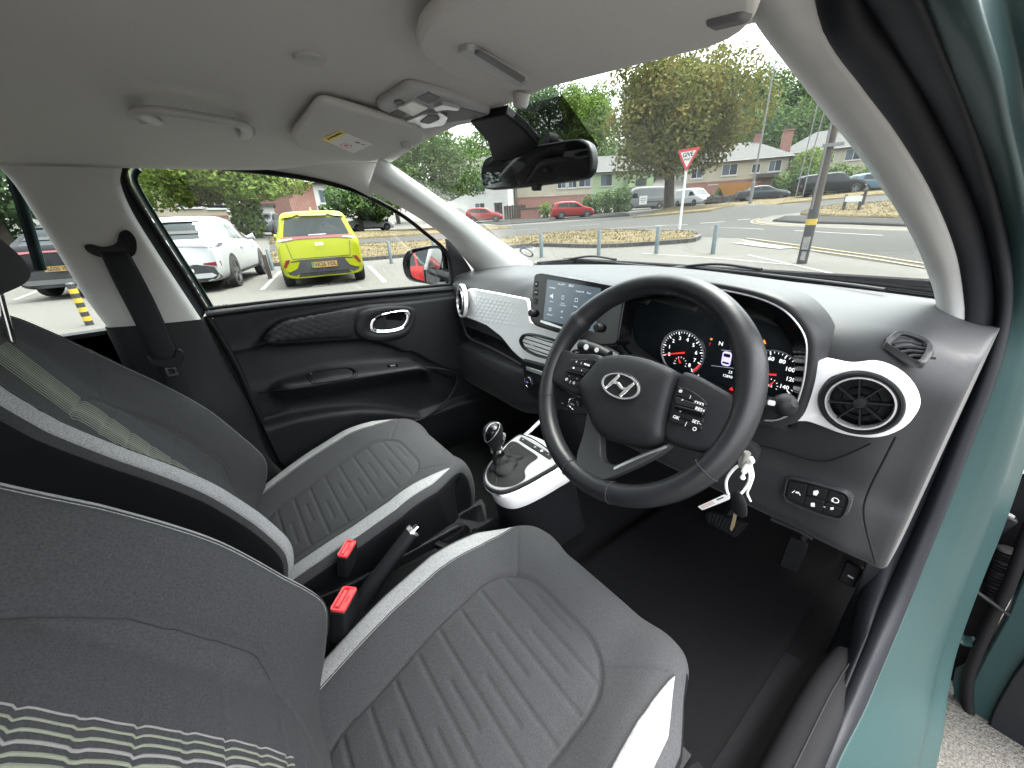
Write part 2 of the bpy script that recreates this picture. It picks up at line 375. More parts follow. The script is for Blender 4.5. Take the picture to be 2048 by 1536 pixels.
mk('sensor_cover', fp + [p + np.array([0, 0.008, 0.016]) for p in fp], [tuple(range(7)), tuple(reversed(range(7, 14)))] + [(i, i+7, (i+1) % 7+7, (i+1) % 7) for i in range(7)], 'plastic_black', car, bevel=0.003)
# small oval sticker in the lower passenger corner of the glass
st = Fr(ws_pt(1052, 506, 0.012) , (1, 0, 0), (0, -0.72, 0.345))
mat('sticker', (0.35, 0.42, 0.6), 0.6); 
ring('screen_sticker', [(ell(0.030, 0.030), 0), (ell(0.023, 0.022), 0.0004)], Fr(A(1053, 505, 'x', -0.55), (1, 0.2, 0), (0, 0.6, -0.5)), 'sticker', car)
# --- passenger A pillar (grey trim), windscreen edge to side-window edge
pa = np.array([-0.43, -0.06, 1.345]); pb = np.array([-0.645, 0.63, 1.0])
e1 = [pa+(pb-pa)*t for t in np.linspace(0, 1, 6)]
wpx = [(735, 380, -0.575), (830, 430, -0.605), (900, 480, -0.632), (935, 520, -0.645), (960, 552, -0.652), (968, 575, -0.655)]
e3 = [A(u, v, 'x', x) for u, v, x in wpx]
rows = []
for a, c in zip(e1, e3):
    a = np.array(a); m1 = a*0.7+c*0.3+np.array([0.024, -0.014, -0.012]); m2 = a*0.3+c*0.7+np.array([0.026, -0.012, -0.006])
    rows.append([a+np.array([-0.01, 0.015, 0.01]), a, m1, m2, c, c+np.array([-0.02, 0.0, 0.004])])
grid('pillar_trim', net(rows, 40, 20), 'pillar_grey', car, angle=0)
# mirror-corner sail panel
sp = [A(u, v, 'x', -0.668) for u, v in ((893, 478), (905, 482), (930, 520), (955, 560), (955, 580), (905, 578), (900, 540))]
mk('sail_panel', sp+[p-np.array([0.012, 0, 0]) for p in sp], [tuple(range(7)), tuple(reversed(range(7, 14)))]+[(i, i+7, (i+1) % 7+7, (i+1) % 7) for i in range(7)], 'plastic_black', car, fixn=True)
# --- driver A pillar trim, seal and painted frame
inn = [(1500, 10, -0.03), (1530, 55, 0.0), (1640, 200, 0.14), (1740, 330, 0.28), (1830, 470, 0.42), (1872, 575, 0.50), (1884, 640, 0.50), (1893, 700, 0.49), (1912, 748, 0.475)]
out = [(1625, -60, -0.05), (1655, 60, -0.02), (1730, 170, 0.07), (1804, 271, 0.17), (1872, 390, 0.29), (1918, 510, 0.40), (1933, 610, 0.45), (1929, 675, 0.465), (1914, 750, 0.47)]
I3 = np.array([A(u, v, 'y', y) for u, v, y in inn]); O3 = np.array([A(u, v, 'y', y) for u, v, y in out])
rows = []
for i, o in zip(I3, O3):
    b = np.array([-0.006, -0.014, -0.004])
    rows.append([i+np.array([0.01, 0.03, 0.0]), i, i*0.62+o*0.38+b, i*0.25+o*0.75+b, o])
PN = net(rows, 48, 18); grid('pillar_trim', PN, 'pillar_grey', car, angle=0, solid=0.003); PB = bvh_of(PN)
j = [p for p in (cast(PB, u, v, 0.0028) for u, v in cr(np.array([(1640, 178), (1655, 188), (1680, 194), (1705, 188), (1722, 178)], float), 20)) if p is not None]
if len(j) > 4: tube('trim_joint', j, 0.0012, 'grey_plastic_dark', car, n=6)
gro = [(1690, -60, -0.06), (1735, 10, -0.02), (1800, 110, 0.05), (1860, 212, 0.15), (1920, 335, 0.27), (1968, 460, 0.39), (1989, 575, 0.46), (1985, 655, 0.49), (1955, 750, 0.49), (1905, 870, 0.48), (1858, 985, 0.46), (1815, 1085, 0.43), (1766, 1195, 0.37), (1722, 1310, 0.27), (1690, 1385, 0.205), (1640, 1490, 0.115), (1600, 1580, 0.05)]
rid = [(1790, -60, -0.07), (1830, 10, -0.03), (1880, 120, 0.05), (1925, 222, 0.15), (1970, 335, 0.27), (2004, 460, 0.39), (2018, 575, 0.46), (2011, 655, 0.49), (1985, 750, 0.49), (1940, 870, 0.48), (1896, 985, 0.46), (1855, 1085, 0.43), (1806, 1205, 0.37), (1748, 1345, 0.26), (1718, 1415, 0.20), (1670, 1510, 0.11), (1632, 1600, 0.045)]
G3 = np.array([A(u, v, 'y', y) for u, v, y in gro]); R3 = np.array([A(u, v, 'y', y) for u, v, y in rid])
O4 = np.vstack([O3, [A(u, v, 'y', y) for u, v, y in ((1868, 870, 0.46), (1815, 985, 0.45), (1768, 1085, 0.42), (1722, 1195, 0.38), (1690, 1320, 0.29), (1655, 1395, 0.215), (1605, 1500, 0.125), (1565, 1590, 0.06))]])
rows = []
for o, g, r in zip(O4, G3, R3):
    tow = (CAM-g)/np.linalg.norm(CAM-g)
    rows.append([o-tow*0.01, o+tow*0.004, o*0.5+g*0.5+tow*0.010, g*0.88+o*0.12+tow*0.003, g-tow*0.007, g*0.8+r*0.2+tow*0.006, g*0.4+r*0.6+tow*0.015, r+tow*0.009, r+(r-g)*0.22-tow*0.008, r+(r-g)*0.2-tow*0.03])
grid('door_seal', net(rows, 110, 44), 'seal', car, angle=0, solid=0.002)
# painted door frame outside the seal, down to the sill
fr1 = [r+(r-g)*0.16-(CAM-g)/np.linalg.norm(CAM-g)*0.012 for r, g in zip(R3, G3)]
crs = [(1925, -60, -0.04), (1950, 30, 0.0), (1988, 150, 0.08), (2012, 255, 0.18), (2040, 370, 0.30), (2062, 490, 0.42), (2075, 600, 0.50), (2072, 690, 0.55), (2050, 800, 0.56), (2005, 950, 0.56), (1966, 1060, 0.55), (1930, 1150, 0.53), (1880, 1290, 0.48), (1856, 1385, 0.42), (1842, 1460, 0.35), (1815, 1560, 0.26), (1790, 1650, 0.2)]
C3 = np.array([A(u, v, 'y', y) for u, v, y in crs])
rows = []
for q, (a, c) in enumerate(zip(fr1, C3)):
    tow = (CAM-a)/np.linalg.norm(CAM-a); d = c-a; e = np.array([0.03, 0.05, 0.0])
    rows.append([a, a*0.8+c*0.2+tow*0.006, a*0.45+c*0.55+tow*0.012, c+tow*0.006, c+d*0.10-tow*0.02, c+d*0.25+e*0.3-tow*0.05, c+d*(0.55 if q < 7 else 0.28)+e*(0.5 if q < 7 else 0.3)-tow*0.05, c+d*(1.3 if q < 7 else 0.3)+e*(0.8 if q < 7 else 0.3)-tow*0.06])
grid('door_frame', net(rows, 90, 40), 'teal_paint', car, angle=0, solid=0.003)
# sill: black scuff plate inside, painted step outside
ys = np.linspace(0.30, -0.75, 14); rows = []
for y in ys:
    k = float(sstep(0.15, 0.5, y)); rows.append([(0.50, y, 0.285), (0.60+0.03*k, y, 0.29), (0.632+0.03*k, y, 0.345), (0.645+0.03*k, y, 0.388), (0.66+0.024*k, y, 0.397), (0.690+0.016*k, y, 0.399), (0.701+0.012*k, y, 0.392), (0.704+0.012*k, y, 0.36)])
grid('sill_trim', net(rows, 40, 40), 'sill_plastic', car, angle=0)
tube('sill_seam', [(0.675+0.02*float(sstep(0.15, 0.5, y)), y, 0.4065) for y in np.linspace(0.28, -0.7, 20)], 0.0012, 'rubber', car, n=6)
rows = []
for y in np.linspace(0.12, -0.75, 14):
    k = 0.0; g = 0.03+0.12*float(sstep(-0.1, 0.12, y)); rows.append([(0.704+0.02*k, y, 0.385-g), (0.712+0.022*k, y, 0.392-g), (0.745+0.02*k, y, 0.388-g), (0.772+0.02*k, y, 0.368-g), (0.79+0.016*k, y, 0.31), (0.797+0.02*k, y, 0.25), (0.79+0.02*k, y, 0.2), (0.70, y, 0.17)])
grid('sill_panel', net(rows, 40, 40), 'teal_paint', car, angle=0, solid=0.003)
# kick panel beside the pedals, dash end cap
kp = [[A(u, v, 'y', y) for u, v, y in r] for r in (((1755, 1010, 0.36), (1800, 1000, 0.43), (1850, 960, 0.46)), ((1735, 1110, 0.36), (1775, 1110, 0.41), (1800, 1100, 0.43)), ((1690, 1230, 0.40), (1715, 1230, 0.38), (1745, 1230, 0.36)), ((1640, 1345, 0.30), (1680, 1340, 0.28), (1718, 1335, 0.27)))]
grid('kick_panel', net(kp, 16, 12), 'plastic_soft', car, angle=0, solid=0.003)
# floor carpet with tunnel and toe board
ysf = np.linspace(-1.9, 0.95, 50); xsf = np.linspace(-0.74, 0.70, 60); G = np.zeros((50, 60, 3))
for i, y in enumerate(ysf):
    for k, x in enumerate(xsf):
        z = 0.275 + 0.15*math.exp(-(x/0.09)**4) + 0.45*float(sstep(0.62, 0.95, y)) + 0.02*float(sstep(-0.1, -0.5, y))
        z += 0.012*math.sin(9*x+3*y)*math.sin(7*y) * (1 if abs(x) > 0.12 else 0)
        G[i, k] = (x, y, z)
grid('floor_carpet', G, 'carpet', car, angle=0)
bx('bulkhead', -0.76, 0.72, 0.93, 0.97, 0.2, 1.0, 'carpet', car)
bx('underfloor', -0.74, 0.74, -1.95, 0.95, 0.14, 0.2, 'rubber', car)
# bonnet and cowl ahead of the glass
grid('cowl', np.array([[(x, float(wb(x))+d, z) for x in np.linspace(-0.70, 0.70, 21)] for d, z in ((0.0, 1.0), (0.03, 0.992), (0.10, 0.985), (0.16, 0.982))]), 'plastic_black', car)
grid('bonnet', np.array([[(x, float(wb(x))+d, z-0.06*(x/0.7)**2) for x in np.linspace(-0.76, 0.76, 21)] for d, z in ((0.13, 0.972), (0.3, 0.955), (0.55, 0.90), (0.72, 0.80), (0.78, 0.6), (0.78, 0.25))]), 'teal_paint', car, angle=0)
# left B pillar: grey upper, black lower
def bp(u, v, x): return A(u, v, 'x', x)
rear = [(-60, 240, -0.575), (-40, 300, -0.59), (20, 362, -0.603), (62, 425, -0.61), (112, 505, -0.618), (165, 592, -0.622), (213, 657, -0.622)]
fron = [(228, 270, -0.57), (242, 325, -0.585), (240, 365, -0.6), (262, 420, -0.608), (308, 495, -0.618), (355, 567, -0.625), (403, 640, -0.628)]
rows = []
for a, b in zip(rear, fron):
    P, Q = bp(*a), bp(*b)
    rows.append([P+np.array([-0.045, 0.012, 0]), P+np.array([-0.012, 0, 0]), P*0.9+Q*0.1+np.array([0.006, 0, 0]), P*0.6+Q*0.4+np.array([0.012, 0, 0]), P*0.25+Q*0.75+np.array([0.011, 0, 0]), P*0.06+Q*0.94+np.array([0.004, 0, 0]), Q+np.array([-0.014, 0, 0]), Q+np.array([-0.045, 0.0, 0])])
grid('pillar_trim', net(rows, 50, 36), 'pillar_grey', car, angle=0)
rl = [(213, 655, -0.619), (262, 760, -0.615), (310, 860, -0.612), (360, 960, -0.61), (420, 1060, -0.61)]
fl = [(404, 638, -0.625), (455, 740, -0.625), (498, 815, -0.63), (548, 930, -0.63), (625, 985, -0.64)]
rows = []
for k, (a, b) in enumerate(zip(rl, fl)):
    P, Q = bp(*a), bp(*b); h = [0.012, 0.018, 0.03, 0.02, 0.0][k]
    rows.append([P+np.array([-0.04, 0, 0]), P, P*0.6+Q*0.4+np.array([h, 0, 0]), P*0.2+Q*0.8+np.array([h*0.8, 0, 0]), Q, Q+np.array([-0.035, 0.004, 0])])
grid('pillar_base', net(rows, 30, 26), 'plastic_soft', car, angle=0)
bx('kick_panel', -0.70, -0.685, 0.25, 0.97, 0.2, 1.0, 'plastic_black', car)
bx('pillar_core', -0.715, -0.66, -0.80, -0.40, 0.2, 0.975, 'rubber', car)
# window aperture rubber of the passenger door + painted frame edge
ap = [(413, 622), (375, 560), (330, 490), (285, 420), (256, 372), (246, 345), (256, 328), (285, 325), (400, 331), (550, 347), (640, 362), (720, 386), (800, 428), (855, 470), (893, 505), (903, 545), (905, 575)]
apx = [-0.665, -0.655, -0.645, -0.633, -0.624, -0.614, -0.605, -0.6, -0.6, -0.6, -0.602, -0.606, -0.62, -0.635, -0.648, -0.66, -0.668]
AP = np.array([A(u, v, 'x', x) for (u, v), x in zip(ap, apx)])
tube('window_seal', cr(AP, 70), 0.0065, 'rubber', car, n=8)
tube('door_edge', cr(AP[:7]+np.array([-0.02, 0.014, -0.004]), 30), np.array([[0.012, 0.004]]*30), 'teal_paint', car, n=8)
fr_in = [A(u, v, 'x', x-0.012) for u, v, x in fron[6:0:-1]]; fr_out = cr(AP[:6], 6)
grid('window_frame', net([fr_in, (np.array(fr_in)+fr_out)/2+np.array([-0.004, 0, 0]), fr_out], 8, 24), 'seal', car, angle=0)
# roof side rail between lining and window (passenger)
rl_ = [(-60, 240, -0.575), (120, 255, -0.572), (235, 268, -0.572), (400, 285, -0.565), (560, 310, -0.555), (680, 345, -0.55), (742, 385, -0.575)]
top = [(-0.545, -0.80), (-0.545, -0.68), (-0.545, -0.58), (-0.542, -0.42), (-0.53, -0.25), (-0.50, -0.12), (-0.47, -0.03)]
wn = [(-60, 325, -0.592), (120, 325, -0.596), (246, 326, -0.598), (400, 327, -0.6), (560, 344, -0.6), (690, 372, -0.603), (742, 396, -0.606)]
rows = []
for (x, y), m, w_ in zip(top, rl_, wn):
    a = np.array([x, y, float(roofz(x, y))+0.004]); rows.append([a, bp(*m)+np.array([0.012, 0, 0]), bp(*w_), bp(*w_)+np.array([-0.03, 0, -0.002])])
grid('roof_rail', net(rows, 40, 16), 'headliner', car, angle=0, solid=0.003)
# right-hand roof rail above the open door
rows = [[(0.545, y, float(roofz(0.545, y))+0.004), (0.572, y, 1.345), (0.60, y, 1.338), (0.64, y, 1.35), (0.655, y, 1.40)] for y in (-0.08, -0.3, -0.6, -0.9)]
grid('roof_rail', net(rows, 12, 12), 'headliner', car, angle=0, solid=0.003)
# rear cabin: doors, pillars, tailgate with their glass
for s in (-1, 1):
    y1 = -0.68 if s < 0 else -0.62
    bx('rear_door_trim', *(sorted((s*0.66, s*0.70))), -1.75, y1, 0.25, 0.985, 'plastic_soft', car)
    G = np.array([[(s*0.70, -1.62, 0.985), (s*0.70, y1, 0.985)], [(s*0.60, -1.45, 1.335), (s*0.60, y1, 1.335)]])
    grid('rear_side_glass', G, 'side_glass', car)
    rows = [[(s*0.70, -1.62, 0.98), (s*0.70, -1.95, 0.98)], [(s*0.60, -1.42, 1.34), (s*0.58, -1.95, 1.34)]]
    grid('rear_pillar', np.array(rows), 'pillar_grey', car, solid=0.02)
    rows = [[(s*0.53, y, float(roofz(0.53, y))+0.004), (s*0.585, y, 1.345), (s*0.612, y, 1.325)] for y in ((-0.8, -1.4, -1.95))]
    grid('roof_rail', np.array(rows), 'headliner', car, solid=0.003)
bx('rear_pillar', 0.60, 0.70, -0.76, -0.62, 0.3, 1.35, 'pillar_grey', car, bevel=0.01)
bx('tailgate', -0.70, 0.70, -1.99, -1.95, 0.2, 1.0, 'plastic_soft', car)
grid('rear_window', np.array([[(-0.62, -1.97, 1.0), (0.62, -1.97, 1.0)], [(-0.55, -1.9, 1.36), (0.55, -1.9, 1.36)]]), 'side_glass', car)
# rear door sash strips seen through the left rear window
for u0, u1, m_ in ((12, 74, 'teal_paint'), (30, 90, 'teal_paint'), (21, 82, 'rubber')):
    a, b = A(u0, 335, 'x', -0.665), A(u1, 540, 'x', -0.705)
    tube('door_sash', [a, (a+b)/2, b], np.array([[0.0045, 0.003]]*3), m_, car, n=6)
# passenger window glass
bl = [A(u, v, 'x', -0.672) for u, v in ((405, 630), (905, 582))]
gl = np.vstack([AP[4:], ])
Gt = cr(AP[6:17], 30); Gb = cr(np.vstack([AP[6], AP[3], AP[0], (AP[0]+AP[-1])/2, AP[-1]]), 30)
grid('side_glass', np.array([Gt, (Gt+Gb)/2, Gb])+np.array([-0.012, 0, 0]), 'side_glass', car, angle=0)
txt('▪▪ ▪▪▪ ▪▪', 0.012, Fr(A(432, 612, 'x', -0.676), (0, 1, 0), (0, 0, 1)), 'ink_black', car, 'glass_marking', depth=0)

# --- things fixed to the shell
gh = thing('grab_handle', 'grey moulded grab handle on the roof edge above the passenger window', 'grab handle', (-0.5, -0.42, 1.36))
P = [(300, 243, -0.475), (262, 222, -0.47), (300, 214, -0.455), (400, 226, -0.45), (480, 240, -0.455), (505, 250, -0.465), (500, 268, -0.475)]
# lies against the lining: find the height from the lining itself
def on_roof(u, v, drop):
    d = ray(u, v); lo, hi = 0.05, 3.0
    for _ in range(50):
        m = (lo+hi)/2; q = CAM+d*m
        if q[2] < float(roofz(np.clip(q[0], -0.56, 0.56), q[1]))-drop: lo = m
        else: hi = m
    return CAM+d*lo
hp = [on_roof(u, v, dr) for u, v, dr in ((312, 244, 0.0), (300, 238, 0.016), (275, 222, 0.024), (320, 222, 0.027), (400, 233, 0.028), (470, 245, 0.027), (490, 254, 0.022), (493, 266, 0.012), (488, 272, 0.0))]
tube('grip', cr(hp, 40), np.array([[0.0105, 0.007]]*40), 'grey_plastic', gh, n=12)
for u, v in ((300, 241), (492, 262)):
    q = on_roof(u, v, 0.003); lathe('mount', [(0.0005, -0.008), (0.014, -0.008), (0.018, 0), (0.018, 0.006)], Fr(q, (1, 0, 0), (0, 1, 0.0)), 'grey_plastic', gh, n=16)
mc = thing('microphone_cover', 'small round grey cover set in the roof lining', 'cover', on_roof(620, 114, 0))
q = on_roof(620, 114, -0.001); lathe('disc', [(0.0002, -0.006), (0.018, -0.0055), (0.0205, -0.004), (0.0225, 0.002)], Fr(q, (1, 0, 0), (0, 1, 0.05)), 'grey_plastic', mc, n=28)
# sun visors: slabs just under the lining
def visor(name, px, label, drop, par=None):
    P = [on_roof(u, v, drop) for u, v in px]; v = thing(name, label, 'sun visor', P[0], 'front sun visors')
    c = np.mean(P, 0); n = np.cross(P[2]-P[0], P[3]-P[1]); n /= np.linalg.norm(n); n = n if n[2] < 0 else -n
    u = P[1]-P[0]; fr = Fr(c, u, np.cross(n, u)); o2 = [((p-c)@fr.u, (p-c)@fr.v) for p in P]
    return v, fr, o2
def round_poly(pts, r, n=5):
    out = []; m = len(pts); pts = [np.array(p) for p in pts]; rs = r if isinstance(r, (list, tuple)) else [r]*m
    for i in range(m):
        a, b, c = pts[i-1], pts[i], pts[(i+1) % m]; d1 = (a-b)/np.linalg.norm(a-b); d2 = (c-b)/np.linalg.norm(c-b)
        q = min(rs[i], 0.45*np.linalg.norm(a-b), 0.45*np.linalg.norm(c-b)); p, s = b+d1*q, b+d2*q
        for k in range(n+1):
            t = k/n; out.append(tuple(p*(1-t)**2+2*b*t*(1-t)+s*t*t))
    return out
v1, f1, o1 = visor('sun_visor', [(838, 30), (1030, -90), (1530, -60), (1508, 62), (1060, 203), (905, 178), (828, 100)], 'driver sun visor with a grey ticket clip, folded up against the roof', 0.026)
plate('visor_pad', round_poly(o1, 0.05), f1, 0.016, 'visor_fabric', v1, bevel=0.007, seg=3)
def on_fr(f, u, v, off=0.0): return f.px(u, v, off)
cl = [on_fr(f1, *p) for p in ((912, 92), (940, 84), (1060, 152), (1040, 166))]
plate('ticket_clip', round_poly(cl, 0.008), f1, 0.006, 'grey_plastic', v1, c=0.006, bevel=0.002)
cl = [on_fr(f1, *p) for p in ((948, 90), (960, 88), (1052, 146), (1044, 152))]
plate('clip_slot', round_poly(cl, 0.003), f1, 0.003, 'grey_plastic_dark', v1, c=0.0072)
a = f1.px(1042, 198); lathe('pivot_hook', [(0.0003, 0.012), (0.010, 0.012), (0.013, 0.006), (0.014, -0.006)], f1.at(a[0], a[1]), 'grey_plastic', v1, n=16)
b_ = f1.px(1455, 38); box('hinge_block', f1.at(*b_), 0.03, 0.016, 0.02, 'grey_plastic_dark', v1, bevel=0.004).location = (0, 0, -0.004)
v2, f2, o2 = visor('sun_visor', [(640, 203), (845, 262), (850, 285), (735, 328), (600, 300), (580, 272)], 'passenger sun visor carrying the airbag warning label, folded up against the roof', 0.020)
plate('visor_pad', round_poly(o2, 0.03), f2, 0.014, 'visor_fabric', v2, bevel=0.006, seg=3)
lab = [f2.px(*p) for p in ((642, 277), (678, 260), (745, 288), (706, 306))]
plate('warning_label', lab, f2, 0.001, 'label_white', v2, c=0.0008)
hd = [f2.px(*p) for p in ((642, 277), (678, 260), (693, 267), (657, 284))]
plate('label_header', hd, f2, 0.001, 'label_yellow', v2, c=0.0011)
lf = Fr(f2.w(*f2.px(668, 271)), f2.w(*f2.px(693, 267))-f2.w(*f2.px(657, 284)), f2.w(*f2.px(642, 277))-f2.w(*f2.px(657, 284)))
if lf.n@f2.n < 0: lf = Fr(lf.o, -lf.u, lf.v)
txt('▲ WARNING', 0.009, lf, 'ink_black', v2, 'label_text', c=0.0014)
cc = f2.px(692, 290); ring('prohibition_ring', [(ell(0.013, 0.013), 0.0012), (ell(0.0105, 0.0105), 0.0013)], f2.at(*cc), 'red_plastic', v2)
for (u, v, w_, h_) in ((692, 290, 0.010, 0.008), (715, 284, 0.012, 0.010), (726, 288, 0.010, 0.004)):
    cc = f2.px(u, v); plate('label_figure', ell(w_/2, h_/2, 10), f2.at(*cc), 0.0006, 'label_ink', v2, c=0.0012)
a = f2.px(812, 286); lathe('pivot_hook', [(0.0003, 0.010), (0.009, 0.010), (0.012, 0.005), (0.013, -0.006)], f2.at(*a), 'grey_plastic', v2, n=16)
# overhead console with map light
oc = thing('overhead_console', 'grey overhead console with map light and sunglasses holder in the roof centre', 'roof console', on_roof(865, 220, 0))
P = [on_roof(u, v, 0.010) for u, v in ((748, 212), (815, 168), (905, 195), (985, 226), (965, 244), (880, 264), (800, 240))]
c = np.mean(P, 0); fo = Fr(c, (1, 0, 0), (0, -1, 0.08)); 
if fo.n[2] > 0: fo = Fr(c, (-1, 0, 0), (0, -1, 0.08))
oo = [((p-c)@fo.u, (p-c)@fo.v) for p in P]
plate('console_panel', round_poly(oo, 0.02), fo, 0.014, 'grey_plastic', oc, bevel=0.005, seg=3)
def opl(name, px, m_, c_, d_, r_=0.003): return plate(name, round_poly([fo.px(*p) for p in px], r_), fo, d_, m_, oc, c=c_, bevel=0.001)
opl('map_light', [(795, 213), (824, 200), (856, 213), (826, 229)], 'lamp_lens', 0.003, 0.004)
opl('light_bezel', [(790, 214), (824, 197), (861, 213), (827, 232)], 'grey_plastic', 0.0015, 0.003)
opl('speaker_grille', [(832, 195), (856, 184), (882, 194), (858, 207)], 'grey_plastic_dark', 0.0012, 0.003)
opl('speaker_grille', [(776, 228), (795, 219), (815, 227), (795, 239)], 'grey_plastic_dark', 0.0012, 0.003)
opl('switch', [(787, 201), (800, 198), (808, 204), (793, 208)], 'grey_plastic_dark', 0.003, 0.004)
opl('holder_lid', [(806, 240), (846, 222), (880, 218), (896, 228), (888, 244), (850, 250), (822, 248)], 'silver', 0.006, 0.007, 0.008)
opl('holder_recess', [(838, 236), (856, 222), (876, 222), (880, 230), (858, 240)], 'grey_plastic_dark', 0.0075, 0.003, 0.006)
opl('holder_lip', [(866, 208), (884, 202), (920, 210), (915, 214), (890, 212), (872, 216)], 'silver', 0.006, 0.007)
opl('holder_pocket', [(893, 212), (925, 216), (975, 228), (960, 234), (894, 244)], 'grey_plastic_dark', 0.0014, 0.003)
# rear-view mirror
rv = thing('rear_view_mirror', 'black frameless rear view mirror hanging from the windscreen', 'mirror', (0, 0.13, 1.33))
mo = np.array([-0.02, 0.10, 1.283]); fm = Fr(mo, A(1182, 295, 'y', 0.075)-A(960, 350, 'y', 0.125), (0.0, 0.12, 1.0))
if fm.n[1] > 0: fm = Fr(mo, -fm.u, fm.v)
mp = [fm.px(*p) for p in ((961, 345), (968, 318), (1000, 305), (1150, 277), (1172, 282), (1182, 296), (1183, 335), (1174, 352), (1150, 360), (985, 379), (965, 372))]
mp = [tuple(q) for q in crc(np.array(mp), 60)]
plate('housing', mp, fm, 0.016, 'plastic_black', rv, bevel=0.004, seg=3)
cm = np.mean(mp, 0); plate('mirror_glass', [tuple(cm+(np.array(q)-cm)*np.array([0.965, 0.9])) for q in mp], fm, 0.002, 'dim_mirror', rv, c=0.0009)
plate('dip_tab', [fm.px(*p) for p in ((1060, 370), (1075, 368), (1074, 380), (1061, 381))], fm, 0.01, 'plastic_black', rv, c=-0.002, bevel=0.002)
q0 = fm.w(*fm.px(1085, 300), -0.02); tube('stalk', cr([q0, q0+np.array([0.0, 0.03, 0.012]), ws_pt(1092, 282, 0.006)], 14), [0.010]*5+[0.009]*5+[0.016]*4, 'plastic_black', rv, n=14)
# seat belt on the B pillar
sb = thing('seat_belt', 'black passenger seat belt hanging from the left door pillar with its metal tongue', 'seat belt', bp(220, 500, -0.6))
fb_ = Fr(bp(222, 490, -0.588), (0, 1, 0), (0, 0, 1))
op = [fb_.px(*p) for p in ((168, 492), (180, 488), (205, 494), (232, 486), (240, 465), (255, 460), (271, 478), (272, 503), (262, 514), (200, 514), (176, 504))]
plate('guide_recess', [tuple(q) for q in crc(np.array(op), 44)], fb_, 0.01, 'gloss_black', sb, c=0.0)
st = [((200, 505), (258, 505), -0.582), ((226, 560), (284, 552), -0.572), ((262, 630), (318, 620), -0.565), ((297, 700), (350, 695), -0.558), ((318, 742), (372, 736), -0.558), ((345, 800), (390, 792), -0.562), ((385, 900), (430, 895), -0.57)]
grid('strap', net([[bp(*a, x), (bp(*a, x)+bp(*b, x))/2+np.array([0.003, 0, 0]), bp(*b, x)] for a, b, x in st], 30, 8), 'belt', sb, angle=0, solid=0.002)
fs = Fr(bp(330, 718, -0.548), (0, 1, 0.05), (0, 0.25, 1))
pl = [fs.px(*p) for p in ((294, 712), (305, 718), (345, 715), (350, 702), (358, 698), (367, 706), (366, 722), (352, 734), (318, 735), (298, 726))]
plate('stopper', [tuple(q) for q in crc(np.array(pl), 40)], fs, 0.012, 'plastic_black', sb, bevel=0.003)
tg = [fs.px(*p) for p in ((328, 734), (350, 732), (358, 750), (336, 754))]; tgi = [fs.px(*p) for p in ((335, 739), (347, 737), (351, 747), (339, 749))]
n_ = 24; to = round_poly(tg, 0.004, 5); ti = round_poly(tgi, 0.003, 5)
ring('tongue', [(to, -0.004), (to, -0.002), (ti, -0.002), (ti, -0.004)], fs, 'chrome', sb)
# ------------------------------------------------------------------ front seats
SEAT_X = 0.338
def sdf_rr(x, y, hw, hh, r):
    qx = np.abs(x)-hw+r; qy = np.abs(y)-hh+r
    return np.hypot(np.maximum(qx, 0), np.maximum(qy, 0))+np.minimum(np.maximum(qx, qy), 0)-r
def groove(d, w, depth): return -depth*np.exp(-(d/w)**2)
def seg_d(x, y, a, b):
    a = np.array(a); b = np.array(b); ab = b-a; t = np.clip(((x-a[0])*ab[0]+(y-a[1])*ab[1])/(ab@ab), 0, 1)
    return np.hypot(x-a[0]-t*ab[0], y-a[1]-t*ab[1])
